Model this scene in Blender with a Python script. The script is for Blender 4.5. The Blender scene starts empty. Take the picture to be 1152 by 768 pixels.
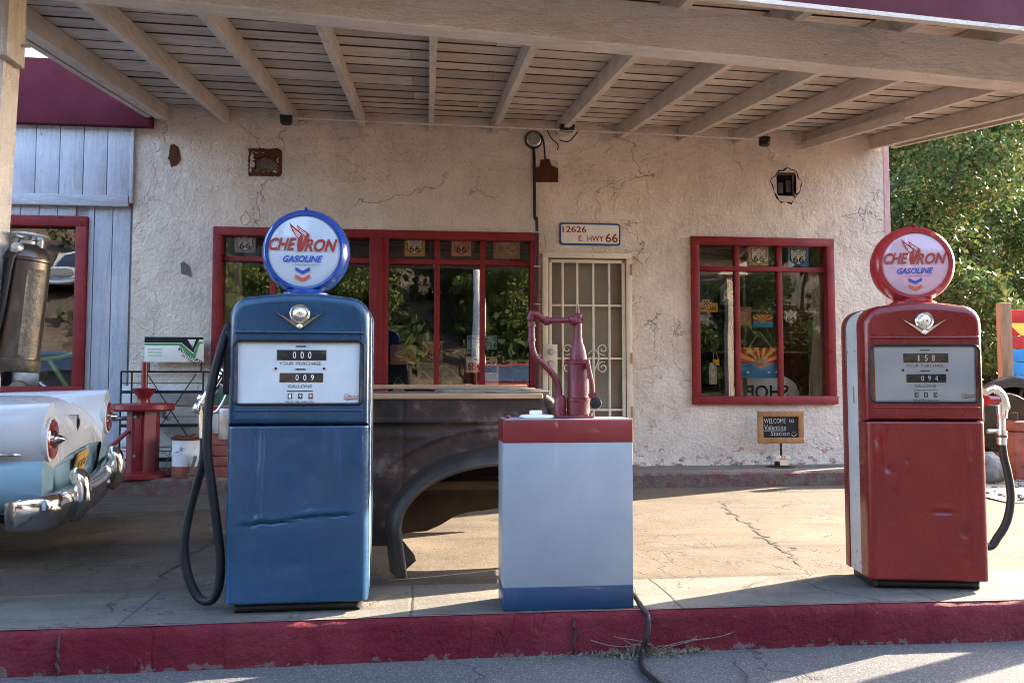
import bpy, bmesh, math, random
import numpy as np
from mathutils import Vector, Matrix, noise as mnoise

random.seed(7)
R = math.radians
scn = bpy.context.scene
col = scn.collection

# ---------------------------------------------------------------- camera model
FPX = 900.0
PITCH = math.atan(48 / FPX)
YAW = math.atan(96 / FPX)
EYE = Vector((0, 0, 1.07))
FWD = Vector((math.sin(YAW) * math.cos(PITCH), math.cos(YAW) * math.cos(PITCH), math.sin(PITCH)))
RGT = Vector((math.cos(YAW), -math.sin(YAW), 0))
UPV = RGT.cross(FWD)


def ray(px, py):
    return FWD + RGT * ((px - 576) / FPX) + UPV * ((384 - py) / FPX)


def at(px, py, Y):
    d = ray(px, py)
    return EYE + d * ((Y - EYE.y) / d.y)


def mirror_at(px, py, Yt, Yw=8.1):
    """where the reflection seen at a pixel of the glass really stands"""
    d = ray(px, py)
    h = EYE + d * (Yw / d.y)
    return h + Vector((d.x, -d.y, d.z)) * ((h.y - Yt) / d.y)


# ---------------------------------------------------------------- mesh builder
def catmull(pts, n=6, closed=False):
    pts = [Vector(p) for p in pts]
    out = []
    L = len(pts)
    for i in range(L if closed else L - 1):
        if closed:
            p0, p1, p2, p3 = (pts[(i + k - 1) % L] for k in range(4))
        else:
            p0, p1, p2, p3 = pts[max(i - 1, 0)], pts[i], pts[i + 1], pts[min(i + 2, L - 1)]
        for k in range(n):
            t = k / n
            out.append(0.5 * ((2 * p1) + (p2 - p0) * t + (2 * p0 - 5 * p1 + 4 * p2 - p3) * t * t + (3 * p1 - p0 - 3 * p2 + p3) * t ** 3))
    if not closed:
        out.append(pts[-1])
    return out


FRONT = Matrix(((1, 0, 0, 0), (0, 0, -1, 0), (0, 1, 0, 0), (0, 0, 0, 1)))  # a drawing in x,y stood up facing -Y


class MB:
    def __init__(self):
        self.v = []
        self.f = []
        self.m = []

    def add(self, vs, fs, mi=0, M=None):
        o = len(self.v)
        for p in vs:
            p = Vector(p)
            self.v.append(M @ p if M is not None else p)
        for f in fs:
            self.f.append([i + o for i in f])
            self.m.append(mi)
        return self

    def box(self, c, s, bev=0.0, mi=0, rot=None, seg=2, M=None):
        c = Vector(c)
        hx, hy, hz = s[0] / 2, s[1] / 2, s[2] / 2
        T = Matrix.Translation(c)
        if rot is not None:
            T = T @ (rot.to_4x4() if isinstance(rot, Matrix) else Matrix.Rotation(rot, 4, 'Z'))
        if M is not None:
            T = M @ T
        vs = [(x, y, z) for x in (-hx, hx) for y in (-hy, hy) for z in (-hz, hz)]
        fs = [(0, 1, 3, 2), (4, 6, 7, 5), (0, 4, 5, 1), (2, 3, 7, 6), (0, 2, 6, 4), (1, 5, 7, 3)]
        if bev > 0:
            bm = bmesh.new()
            bv = [bm.verts.new(p) for p in vs]
            for f in fs:
                bm.faces.new([bv[i] for i in f])
            bmesh.ops.bevel(bm, geom=bm.edges[:], offset=min(bev, hx * .95, hy * .95, hz * .95), segments=seg, profile=.5, affect='EDGES', clamp_overlap=True)
            bm.verts.index_update()
            vs = [v.co.copy() for v in bm.verts]
            fs = [[v.index for v in f.verts] for f in bm.faces]
            bm.free()
        return self.add(vs, fs, mi, T)

    def hexa(self, vs, mi=0):
        """eight corners ordered like box()"""
        return self.add(vs, [(0, 1, 3, 2), (4, 6, 7, 5), (0, 4, 5, 1), (2, 3, 7, 6), (0, 2, 6, 4), (1, 5, 7, 3)], mi)

    def tube(self, pts, r, seg=10, mi=0, caps=True, M=None):
        pts = [Vector(p) for p in pts]
        n = len(pts)
        rad = r if isinstance(r, (list, tuple)) else [r] * n
        vs, fs = [], []
        t0 = (pts[1] - pts[0]).normalized()
        a = Vector((0, 0, 1)) if abs(t0.z) < .9 else Vector((1, 0, 0))
        u = t0.cross(a).normalized()
        for i in range(n):
            t = (pts[min(i + 1, n - 1)] - pts[max(i - 1, 0)]).normalized()
            u = (u - t * u.dot(t)).normalized()
            w = t.cross(u)
            for k in range(seg):
                an = 2 * math.pi * k / seg
                vs.append(pts[i] + (u * math.cos(an) + w * math.sin(an)) * rad[i])
        for i in range(n - 1):
            for k in range(seg):
                k2 = (k + 1) % seg
                fs.append((i * seg + k, i * seg + k2, (i + 1) * seg + k2, (i + 1) * seg + k))
        if caps:
            fs.append(list(range(seg))[::-1])
            fs.append([(n - 1) * seg + k for k in range(seg)])
        return self.add(vs, fs, mi, M)

    def lathe(self, prof, M=None, seg=32, mi=0, mis=None):
        """profile of (r, z) turned about local Z"""
        vs, fs = [], []
        n = len(prof)
        for r, z in prof:
            for k in range(seg):
                an = 2 * math.pi * k / seg
                vs.append((max(r, 1e-4) * math.cos(an), max(r, 1e-4) * math.sin(an), z))
        for i in range(n - 1):
            for k in range(seg):
                k2 = (k + 1) % seg
                fs.append((i * seg + k, i * seg + k2, (i + 1) * seg + k2, (i + 1) * seg + k))
        fs.append(list(range(seg))[::-1])
        fs.append([(n - 1) * seg + k for k in range(seg)])
        return self.add(vs, fs, mi, M)

    def prism(self, outl, y0, y1, mi=0, M=None):
        """outline in (x, z), from y0 (front) to y1"""
        n = len(outl)
        vs = [(x, y0, z) for x, z in outl] + [(x, y1, z) for x, z in outl]
        fs = [list(range(n)), [n + i for i in range(n)][::-1]]
        fs += [(i, i + n, (i + 1) % n + n, (i + 1) % n) for i in range(n)]
        return self.add(vs, fs, mi, M)

    def rprism(self, outl, y0, y1, rf=0.0, rb=0.0, mi=0, M=None, hole=None, hole_depth=.04, steps=5):
        """convex outline extruded with rounded front / back edges; optional hole in the front cap"""
        n = len(outl)

        def off(d):
            res = []
            for i in range(n):
                p0, p1, p2 = Vector(outl[i - 1]), Vector(outl[i]), Vector(outl[(i + 1) % n])
                e1, e2 = (p1 - p0).normalized(), (p2 - p1).normalized()
                n1, n2 = Vector((-e1.y, e1.x)), Vector((-e2.y, e2.x))
                mm = (n1 + n2) / max(.3, 1 + n1.dot(n2))
                res.append(p1 + mm * d)
            return res
        rings = []
        if rf > 0:
            for k in range(steps + 1):
                th = math.pi / 2 * k / steps
                rings.append((off(rf * (1 - math.sin(th))), y0 + rf * (1 - math.cos(th))))
        else:
            rings.append((off(0), y0))
        if rb > 0:
            for k in range(steps + 1):
                th = math.pi / 2 * (1 - k / steps)
                rings.append((off(rb * (1 - math.sin(th))), y1 - rb * (1 - math.cos(th))))
        else:
            rings.append((off(0), y1))
        vs, fs = [], []
        for o, y in rings:
            vs += [(p.x, y, p.y) for p in o]
        for i in range(len(rings) - 1):
            for k in range(n):
                k2 = (k + 1) % n
                fs.append((i * n + k, (i + 1) * n + k, (i + 1) * n + k2, i * n + k2))
        L = len(rings) - 1
        fs.append([L * n + k for k in range(n)])
        if hole is None:
            fs.append(list(range(n))[::-1])
        else:
            bm = bmesh.new()
            a = [bm.verts.new(vs[k]) for k in range(n)]
            b = [bm.verts.new((x, y0, z)) for x, z in hole]
            es = [bm.edges.new((a[i], a[(i + 1) % n])) for i in range(n)]
            es += [bm.edges.new((b[i], b[(i + 1) % len(b)])) for i in range(len(b))]
            bmesh.ops.triangle_fill(bm, use_beauty=True, use_dissolve=False, edges=es)
            bm.verts.index_update()
            self.add([v.co.copy() for v in bm.verts], [[v.index for v in f.verts] for f in bm.faces], mi, M)
            bm.free()
            h = len(hole)
            hv = [(x, y0, z) for x, z in hole] + [(x, y0 + hole_depth, z) for x, z in hole]
            self.add(hv, [(i, (i + 1) % h, (i + 1) % h + h, i + h) for i in range(h)], mi, M)
        return self.add(vs, fs, mi, M)

    def ball(self, c, r, mi=0, seg=16, sc=(1, 1, 1), M=None):
        prof = [(r * math.sin(math.pi * i / 10), -r * math.cos(math.pi * i / 10)) for i in range(11)]
        T = Matrix.Translation(Vector(c)) @ Matrix.Diagonal((*sc, 1))
        if M is not None:
            T = M @ T
        return self.lathe(prof, T, seg, mi)

    def cyl(self, p0, p1, r, seg=16, mi=0, r1=None, M=None):
        return self.tube([p0, p1], [r, r if r1 is None else r1], seg, mi, True, M)

    def text(self, s, x0, x1, z0, z1, y, mi=0, M=None, shear=0.0, bold=0.0, depth=0.0, mirror=False):
        """words fitted into the rectangle, standing at y and facing -Y"""
        cu = bpy.data.curves.new('lettering', 'FONT')
        cu.body = s
        cu.shear = shear
        cu.offset = bold
        cu.resolution_u = 3
        cu.extrude = 0
        ob = bpy.data.objects.new('lettering', cu)
        me = ob.to_mesh()
        if len(me.vertices):
            co = np.empty(len(me.vertices) * 3)
            me.vertices.foreach_get('co', co)
            co = co.reshape(-1, 3)
            mn, mx = co.min(0), co.max(0)
            sp = np.maximum(mx - mn, 1e-6)
            xs = x0 + (co[:, 0] - mn[0]) / sp[0] * (x1 - x0)
            if mirror:
                xs = x0 + x1 - xs
            zs = z0 + (co[:, 1] - mn[1]) / sp[1] * (z1 - z0)
            vs = [(a, y, b) for a, b in zip(xs, zs)]
            fs = [list(p.vertices) for p in me.polygons]
            if mirror:
                fs = [f[::-1] for f in fs]
            self.add(vs, fs, mi, M)
        ob.to_mesh_clear()
        bpy.data.objects.remove(ob)
        bpy.data.curves.remove(cu)
        return self

    def poly(self, pts, y, mi=0, M=None):
        return self.add([(x, y, z) for x, z in pts], [list(range(len(pts)))], mi, M)

    def build_each(self, name, mats, parent=None, **kw):
        """one object for every loose piece"""
        par = list(range(len(self.v)))

        def find(i):
            while par[i] != i:
                par[i] = par[par[i]]
                i = par[i]
            return i
        for f in self.f:
            a = find(f[0])
            for i in f[1:]:
                par[find(i)] = a
        grp = {}
        for f, m_ in zip(self.f, self.m):
            grp.setdefault(find(f[0]), []).append((f, m_))
        res = []
        for g in grp.values():
            ids = sorted({i for f, _ in g for i in f})
            ix = {i: k for k, i in enumerate(ids)}
            q = MB()
            q.v = [self.v[i] for i in ids]
            q.f = [[ix[i] for i in f] for f, _ in g]
            q.m = [m_ for _, m_ in g]
            res.append(q.build(name, mats, parent, **kw))
        return res

    def build(self, name, mats, parent=None, angle=35, world=False, recalc=True):
        me = bpy.data.meshes.new(name)
        vs = self.v
        if world and parent is not None:
            inv = parent.matrix_basis.inverted()
            p = parent.parent
            while p is not None:
                inv = inv @ p.matrix_basis.inverted()
                p = p.parent
            vs = [inv @ p_ for p_ in vs]
        me.from_pydata([tuple(p) for p in vs], [], self.f)
        if not isinstance(mats, (list, tuple)):
            mats = [mats]
        for m in mats:
            me.materials.append(m)
        if len(mats) > 1:
            me.polygons.foreach_set('material_index', self.m)
        if recalc:
            bm = bmesh.new()
            bm.from_mesh(me)
            bmesh.ops.recalc_face_normals(bm, faces=bm.faces[:])
            bm.to_mesh(me)
            bm.free()
        me.polygons.foreach_set('use_smooth', [True] * len(me.polygons))
        me.set_sharp_from_angle(angle=R(angle))
        me.update()
        o = bpy.data.objects.new(name, me)
        col.objects.link(o)
        if parent is not None:
            o.parent = parent
        return o


def tag(o, label, cat, group=None, kind=None):
    if label:
        o['label'] = label
    if cat:
        o['category'] = cat
    if group:
        o['group'] = group
    if kind:
        o['kind'] = kind
    return o


def thing(name, label, cat, loc=(0, 0, 0), rz=0.0, group=None):
    o = bpy.data.objects.new(name, None)
    o.empty_display_size = .1
    col.objects.link(o)
    o.matrix_basis = Matrix.Translation(Vector(loc)) @ Matrix.Rotation(rz, 4, 'Z')
    return tag(o, label, cat, group)


def struct(o):
    o['kind'] = 'structure'
    return o


def rrect(x0, x1, z0, z1, r, n=6):
    pts = []
    for cx, cz, a0 in ((x1 - r, z0 + r, -90), (x1 - r, z1 - r, 0), (x0 + r, z1 - r, 90), (x0 + r, z0 + r, 180)):
        for k in range(n + 1):
            a = R(a0 + 90 * k / n)
            pts.append((cx + r * math.cos(a), cz + r * math.sin(a)))
    return pts


def ragged(cx, cz, rx, rz, n=18, j=.25, seed=0):
    rnd = random.Random(seed)
    return [(cx + rx * (1 + rnd.uniform(-j, j)) * math.cos(2 * math.pi * k / n), cz + rz * (1 + rnd.uniform(-j, j)) * math.sin(2 * math.pi * k / n)) for k in range(n)]


# ---------------------------------------------------------------- materials
class NT:
    def __init__(self, name):
        self.mat = bpy.data.materials.new(name)
        self.mat.use_nodes = True
        self.t = self.mat.node_tree
        self.b = self.t.nodes['Principled BSDF']
        self.tc = self.t.nodes.new('ShaderNodeTexCoord')

    def n(self, typ, **kw):
        nd = self.t.nodes.new('ShaderNode' + typ)
        for k, v in kw.items():
            setattr(nd, k, v)
        return nd

    def link(self, a, b):
        self.t.links.new(a, b)

    def setin(self, nd, i, v):
        if hasattr(v, 'links') or hasattr(v, 'is_linked'):
            self.link(v, nd.inputs[i])
        else:
            nd.inputs[i].default_value = v

    def vec(self, scale=(1, 1, 1), loc=(0, 0, 0), rot=(0, 0, 0), src='Object'):
        m = self.n('Mapping')
        self.link(self.tc.outputs[src], m.inputs['Vector'])
        m.inputs['Scale'].default_value = scale
        m.inputs['Location'].default_value = loc
        m.inputs['Rotation'].default_value = rot
        return m.outputs[0]

    def noise(self, scale, detail=4, rough=.55, vec=None, dist=0.0):
        nd = self.n('TexNoise')
        nd.inputs['Scale'].default_value = scale
        nd.inputs['Detail'].default_value = detail
        nd.inputs['Roughness'].default_value = rough
        nd.inputs['Distortion'].default_value = dist
        self.link(vec if vec is not None else self.vec(), nd.inputs['Vector'])
        return nd.outputs['Fac']

    def ramp(self, fac, lo, hi, a=0.0, b=1.0):
        nd = self.n('MapRange')
        nd.clamp = True
        self.link(fac, nd.inputs[0])
        for i, v in zip((1, 2, 3, 4), (lo, hi, a, b)):
            nd.inputs[i].default_value = v
        return nd.outputs[0]

    def math(self, op, a, b=0.0, clamp=False):
        nd = self.n('Math', operation=op, use_clamp=clamp)
        self.setin(nd, 0, a)
        self.setin(nd, 1, b)
        return nd.outputs[0]

    def mix(self, fac, a, b):
        nd = self.n('Mix', data_type='RGBA')
        self.setin(nd, 0, fac)
        for i, v in ((6, a), (7, b)):
            if isinstance(v, tuple):
                nd.inputs[i].default_value = (*v, 1) if len(v) == 3 else v
            else:
                self.link(v, nd.inputs[i])
        return nd.outputs[2]

    def contour(self, scale, width, vec=None, detail=5, level=.5):
        """thin wandering lines"""
        f = self.noise(scale, detail, .55, vec, .3)
        d = self.math('ABSOLUTE', self.math('SUBTRACT', f, level))
        return self.ramp(d, 0.0, width, 1.0, 0.0)

    def bump(self, h, strength=.5, dist=.01):
        nd = self.n('Bump')
        nd.inputs['Strength'].default_value = strength
        nd.inputs['Distance'].default_value = dist
        self.link(h, nd.inputs['Height'])
        self.link(nd.outputs[0], self.b.inputs['Normal'])

    def out(self, color=None, rough=None, metal=None, coat=None, spec=None):
        for k, v in (('Base Color', color), ('Roughness', rough), ('Metallic', metal), ('Coat Weight', coat), ('Specular IOR Level', spec)):
            if v is None:
                continue
            if isinstance(v, tuple):
                v = (*v, 1)
            self.setin(self.b, k, v)
        return self.mat


def pbr(name, c1, c2=None, scale=6, thr=(.35, .65), rough=.6, rough2=None, metal=0.0, bump=.15, bscale=60, bdist=.004, stretch=(1, 1, 1),
        c3=None, s3=12, t3=(.62, .68), coat=None, spec=None, detail=6, metal3=None):
    m = NT(name)
    v = m.vec(stretch)
    f = m.ramp(m.noise(scale, detail, .6, v), *thr)
    c = m.mix(f, c1, c2 or tuple(x * .8 for x in c1))
    rg = m.ramp(f, 0, 1, rough, rough2 if rough2 is not None else min(1, rough * 1.15))
    mt = metal
    if c3 is not None:
        g = m.ramp(m.noise(s3, 8, .65, v), *t3)
        c = m.mix(g, c, c3)
        if metal3 is not None:
            mt = m.ramp(g, 0, 1, metal, metal3)
        rg = m.math('ADD', rg, m.math('MULTIPLY', g, .25), True)
    if bump > 0:
        m.bump(m.noise(bscale, 5, .6, v), bump, bdist)
    if spec is None and rough > .45:
        spec = .22
    return m.out(c, rg, mt, coat, spec)


M = {}


def make_materials():
    # stucco of the station front
    m = NT('stucco')
    v = m.vec()
    big = m.ramp(m.noise(.55, 5, .6, v), .35, .65)
    mid = m.ramp(m.noise(3.2, 8, .65, v), .35, .7)
    fine = m.noise(38, 6, .7, v)
    c = m.mix(big, (.74, .64, .545), (.59, .505, .43))
    c = m.mix(m.math('MULTIPLY', mid, .7), c, (.43, .36, .305))
    c = m.mix(m.ramp(fine, .54, .74, 0, .7), c, (.30, .25, .22))
    c = m.mix(m.ramp(fine, .46, .30, 0, .55), c, (.74, .66, .60))
    c = m.mix(m.ramp(m.noise(11, 8, .75, m.vec((1, 1, 1), (4, 4, 1))), .62, .74, 0, .6), c, (.33, .28, .25))
    c = m.mix(m.ramp(m.noise(2.2, 6, .7, m.vec((2.2, 2.2, .35), (4, 1, 1))), .56, .72, 0, .45), c, (.33, .28, .26))
    lowm = m.noise(1.1, 3, .5, m.vec((1, 1, 1), (3, 0, 7)))
    ck1 = m.math('MULTIPLY', m.contour(.62, .0021, v, 6), m.ramp(lowm, .45, .52, 0, .95))
    ck2 = m.math('MULTIPLY', m.contour(1.7, .0035, m.vec((1, 1, 1), (9, 2, 4)), 7), m.ramp(lowm, .40, .46, .38, 0))
    ck3 = m.math('MULTIPLY', m.contour(1.0, .0022, m.vec((1, 1, 1.5), (1, 8, 2)), 7, .64), .5)
    ck = m.math('MAXIMUM', m.math('MAXIMUM', ck1, ck2), ck3)
    c = m.mix(m.math('MULTIPLY', ck, .7), c, (.15, .12, .10))
    # old maroon paint showing through low on the wall
    sep = m.n('SeparateXYZ')
    m.link(m.tc.outputs['Object'], sep.inputs[0])
    low = m.ramp(sep.outputs[2], .25, .85, 1, 0)
    pl = m.noise(9, 8, .7, m.vec((1, 1, 1.6), (5, 5, 5)))
    pk = m.math('GREATER_THAN', m.math('ADD', pl, m.math('MULTIPLY', low,   .2)), .735)
    c = m.mix(m.math('MULTIPLY', pk, .65), c, (.30, .12, .12))
    gr = m.math('GREATER_THAN', m.math('ADD', m.noise(6, 8, .7, m.vec((1, 1, 2), (2, 9, 5))), m.math('MULTIPLY', m.ramp(sep.outputs[2], .22, .5, 1, 0), .26)), .80)
    c = m.mix(m.math('MULTIPLY', gr, .8), c, (.10, .085, .075))
    patch = m.ramp(m.noise(.85, 6, .55, v, .3), .498, .503)
    h = m.math('ADD', m.math('MULTIPLY', m.noise(24, 8, .7, v), .34), m.math('MULTIPLY', m.noise(6, 5, .55, v), .8))
    h = m.math('ADD', h, m.math('MULTIPLY', patch, .16))
    h = m.math('SUBTRACT', h, m.math('MULTIPLY', ck, .3))
    m.bump(h, .9, .045)
    M['stucco'] = m.out(c, .92, spec=.2)
    M['stucco_chip'] = pbr('stucco_chip', (.50, .44, .39), (.36, .32, .28), 14, rough=.95, bump=.6, bscale=30, bdist=.01)
    M['side_pink'] = pbr('side_pink', (.55, .36, .36), (.48, .27, .28), 5, rough=.9, bump=.5, bscale=25, bdist=.01)

    # road, pavement, driveway
    m = NT('asphalt')
    v = m.vec()
    f = m.noise(1.3, 5, .6, v)
    sp = m.noise(140, 3, .6, v)
    c = m.mix(m.ramp(f, .3, .7), (.044, .044, .049), (.066, .063, .063))
    c = m.mix(m.ramp(sp, .52, .66, 0, .6), c, (.19, .18, .175))
    c = m.mix(m.ramp(sp, .46, .36, 0, .6), c, (.05, .05, .055))
    ck = m.math('MULTIPLY', m.contour(.8, .004, v, 7), m.ramp(m.noise(.7, 2, .5, m.vec((1, 1, 1), (4, 4, 4))), .45, .5))
    c = m.mix(m.math('MULTIPLY', ck, .9), c, (.02, .02, .02))
    m.bump(m.math('SUBTRACT', m.math('ADD', m.noise(110, 4, .7, v), m.math('MULTIPLY', m.noise(9, 5, .6, v), .8)), ck), .6, .006)
    M['asphalt'] = m.out(c, .9, spec=.12)

    def concrete(name, ca, cb, cc, seams):
        m = NT(name)
        v = m.vec()
        f = m.ramp(m.noise(1.6, 8, .65, v), .35, .68)
        c = m.mix(f, ca, cb)
        c = m.mix(m.ramp(m.noise(.5, 6, .7, m.vec((1, 1, 1), (8, 3, 1))), .5, .66, 0, .75), c, cc)
        sp = m.noise(48, 6, .75, v)
        c = m.mix(m.ramp(sp, .53, .70, 0, .75), c, tuple(x * .38 for x in ca))
        c = m.mix(m.ramp(m.noise(13, 8, .75, m.vec((1, 1, 1), (5, 9, 2))), .54, .70, 0, .7), c, tuple(x * .5 for x in ca))
        c = m.mix(m.ramp(sp, .42, .3, 0, .5), c, tuple(min(.6, x * 1.6) for x in ca))
        st_ = m.ramp(m.noise(2.2, 7, .7, m.vec((.35, 2.2, 1), (3, 3, 3))), .48, .66, 0, .8)
        c = m.mix(st_, c, tuple(x * .48 for x in ca))
        oil = m.ramp(m.noise(.9, 5, .6, m.vec((1, 1, 1), (11, 4, 2))), .62, .70, 0, .6)
        c = m.mix(oil, c, (.03, .026, .022))
        # pale flakes
        fl = m.ramp(m.noise(7, 8, .7, m.vec((1, 1, 1), (2, 2, 2))), .64, .70)
        c = m.mix(m.math('MULTIPLY', fl, .5), c, tuple(min(.62, x * 1.8) for x in ca))
        ck = m.math('MULTIPLY', m.contour(.9, .0042, v, 7), m.ramp(m.noise(.9, 2, .5, m.vec((1, 1, 1), (1, 7, 4))), .47, .52))
        ck = m.math('MAXIMUM', ck, m.math('MULTIPLY', m.contour(2.4, .006, m.vec((1, 1, 1), (6, 1, 4)), 6), m.ramp(m.noise(.8, 2, .5, m.vec((1, 1, 1), (3, 1, 9))), .58, .62)))
        for ax, off, per in seams:
            s = m.n('SeparateXYZ')
            m.link(v, s.inputs[0])
            q = m.math('ADD', s.outputs[ax], m.math('MULTIPLY', m.noise(3, 3, .5, v), .03))
            d = m.math('ABSOLUTE', m.math('SUBTRACT', m.math('PINGPONG', m.math('ADD', q, off), per), 0))
            ck = m.math('MAXIMUM', ck, m.ramp(d, 0.0, .012, .85, 0))
        c = m.mix(m.math('MULTIPLY', ck, .85), c, (.035, .03, .028))
        h = m.math('ADD', m.noise(55, 5, .7, v), m.math('MULTIPLY', m.noise(4, 5, .6, v), 1.4))
        m.bump(m.math('SUBTRACT', h, m.math('MULTIPLY', ck, 1.2)), .55, .008)
        return m.out(c, .92, spec=.12)
    M['driveway'] = concrete('driveway_concrete', (.100, .079, .060), (.064, .051, .040), (.040, .033, .028), [(0, .95, 2.9)])
    M['island'] = concrete('island_concrete', (.125, .113, .097), (.086, .078, .070), (.058, .053, .049), [(0, .05, .62)])
    M['ledge'] = concrete('ledge_concrete', (.17, .147, .122), (.125, .107, .092), (.09, .077, .067), [(0, .3, 1.1)])
    m = NT('worn_red_ledge_face')
    v = m.vec()
    c = m.mix(m.ramp(m.noise(9, 9, .75, v), .42, .56), (.11, .032, .032), (.115, .092, .076))
    c = m.mix(m.ramp(m.noise(30, 6, .7, v), .5, .7), c, (.07, .05, .045))
    m.bump(m.noise(30, 6, .7, v), .8, .02)
    M['ledge_face'] = m.out(c, .93)

    m = NT('kerb_paint')
    v = m.vec()
    c = m.mix(m.ramp(m.noise(3, 7, .65, v), .35, .7), (.120, .008, .018), (.082, .0065, .013))
    c = m.mix(m.ramp(m.noise(26, 8, .75, v), .64, .70), c, (.10, .065, .065))
    c = m.mix(m.ramp(m.noise(60, 5, .75, v), .66, .70, 0, .6), c, (.30, .25, .23))
    s = m.n('SeparateXYZ')
    m.link(v, s.inputs[0])
    c = m.mix(m.ramp(m.noise(1.1, 7, .7, m.vec((1, 1, 1), (6, 2, 2))), .48, .68, 0, .55), c, (.19, .036, .045))
    c = m.mix(m.ramp(m.noise(5, 8, .75, m.vec((.5, 1, 2), (2, 2, 7))), .60, .70, 0, .6), c, (.03, .008, .010))
    rub = m.math('GREATER_THAN', m.math('ADD', m.noise(14, 8, .7, v), m.ramp(s.outputs[2], -.13, -.08, .17, 0)), .70)
    c = m.mix(m.math('MULTIPLY', rub, .7), c, (.14, .11, .105))
    ck = m.math('MULTIPLY', m.contour(.5, .002, m.vec((1, .3, .3)), 6), .3)
    c = m.mix(ck, c, (.02, .008, .01))
    h = m.math('ADD', m.noise(24, 7, .75, v), m.math('MULTIPLY', m.noise(7, 5, .6, v), 1.5))
    m.bump(m.math('SUBTRACT', h, ck), 1.0, .035)
    M['kerb'] = m.out(c, .8, spec=.12)

    m = NT('dirt')
    v = m.vec()
    c = m.mix(m.ramp(m.noise(1.2, 7, .65, v), .35, .65), (.28, .205, .145), (.18, .13, .095))
    c = m.mix(m.ramp(m.noise(40, 5, .7, v), .55, .68), c, (.35, .28, .21))
    m.bump(m.noise(30, 6, .75, v), .8, .03)
    M['dirt'] = m.out(c, .95)

    m = NT('hillside')
    v = m.vec()
    c = m.mix(m.ramp(m.noise(.35, 8, .7, v), .42, .58), (.15, .10, .062), (.055, .05, .03))
    c = m.mix(m.ramp(m.noise(1.6, 8, .75, v), .5, .62), c, (.05, .045, .032))
    c = m.mix(m.ramp(m.noise(3.5, 8, .75, v), .60, .68), c, (.24, .18, .125))
    m.bump(m.noise(1.2, 8, .7, v), 1.0, .5)
    M['hillside'] = m.out(c, .95)

    # painted timber of the canopy: grain runs along y (rafters) or x (boards, beam)
    def timber(name, ca, cb, cc, st, vary=.0):
        m = NT(name)
        v = m.vec(st)
        g = m.noise(9, 6, .7, v, .4)
        blot = m.ramp(m.noise(1.6, 6, .65, m.vec()), .38, .66)
        c = m.mix(blot, ca, cb)
        c = m.mix(m.ramp(g, .52, .74, 0, .45 if vary else .3), c, cc)
        c = m.mix(m.ramp(g, .44, .30, 0, .5), c, tuple(min(.8, x * 1.3) for x in ca))
        c = m.mix(m.ramp(m.noise(70, 3, .7, m.vec()), .6, .75, 0, .5), c, cc)
        c = m.mix(m.ramp(m.noise(16, 7, .7, m.vec(tuple((1 + x) / 2 for x in st))), .66, .72, 0, .8), c, tuple(x * .35 for x in cc))
        lines = m.contour(1.1, .018, m.vec(tuple(x * .55 for x in st), (3, 5, 1)), 5)
        c = m.mix(m.math('MULTIPLY', lines, .28 if vary else .18), c, tuple(x * .4 for x in cc))
        spots = m.ramp(m.noise(13, 6, .7, m.vec(tuple((1.4 + x) / 3 for x in st), (7, 1, 2))), .66, .70)
        c = m.mix(m.math('MULTIPLY', spots, .8), c, tuple(x * .55 for x in cc))
        if vary:
            g_ = m.n('NewGeometry')
            c = m.mix(m.ramp(g_.outputs['Random Per Island'], 0, 1, 0, vary), c, cc)
        m.bump(m.math('ADD', m.noise(26, 6, .7, v), m.noise(60, 3, .6, m.vec())), .8, .012)
        return m.out(c, .82, spec=.25)
    tan, tan2, dk = (.68, .595, .515), (.52, .45, .39), (.20, .16, .13)
    M['rafter_wood'] = timber('rafter_wood', tan, tan2, dk, (6, .6, 6))
    M['board_wood'] = timber('board_wood', (.80, .71, .615), (.68, .595, .515), (.17, .135, .11), (.6, 6, 6), .42)
    M['beam_wood'] = timber('beam_wood', (.70, .62, .54), (.58, .51, .445), (.32, .265, .22), (.7, 5, 5))
    M['post_wood'] = timber('post_wood', (.52, .45, .39), (.42, .365, .32), (.24, .2, .17), (5, 5, .5))
    M['maroon_board'] = pbr('maroon_board', (.075, .006, .017), (.058, .005, .013), 2.5, rough=.7, bump=.3, bscale=35, bdist=.004, c3=(.05, .006, .014), s3=5, t3=(.6, .75))
    M['siding'] = timber('siding', (.44, .45, .50), (.34, .355, .41), (.16, .165, .19), (5, 5, .35))
    M['siding_trim'] = timber('siding_trim', (.45, .46, .5), (.36, .375, .42), (.2, .2, .225), (.5, 5, 5))
    M['clap'] = pbr('clap', (.56, .54, .54), (.45, .43, .42), 4, rough=.85, bump=.6, bscale=24, bdist=.01, c3=(.11, .10, .095), s3=7, t3=(.58, .66))
    M['red_frame'] = pbr('red_frame', (.20, .016, .018), (.14, .012, .014), 5, rough=.55, bump=.3, bscale=40, bdist=.003, c3=(.07, .012, .012), s3=9, t3=(.62, .7))
    M['weathered'] = pbr('weathered', (.23, .18, .135), (.14, .11, .085), 5, rough=.85, bump=.6, bscale=20, bdist=.006, stretch=(.6, 5, 5), c3=(.05, .04, .03), s3=8, t3=(.55, .65))
    M['plank_dark'] = pbr('plank_dark', (.07, .06, .052), (.11, .095, .08), 5, rough=.8, bump=.5, bscale=20, bdist=.006, stretch=(.5, 5, 5))
    M['plank_tan'] = pbr('plank_tan', (.36, .23, .13), (.25, .155, .09), 5, rough=.8, bump=.5, bscale=20, bdist=.005, stretch=(.5, 6, 6))
    M['post_brown'] = pbr('post_brown', (.25, .15, .09), (.17, .10, .06), 6, rough=.85, bump=.5, bscale=20, bdist=.005, stretch=(5, 5, .5))

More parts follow.
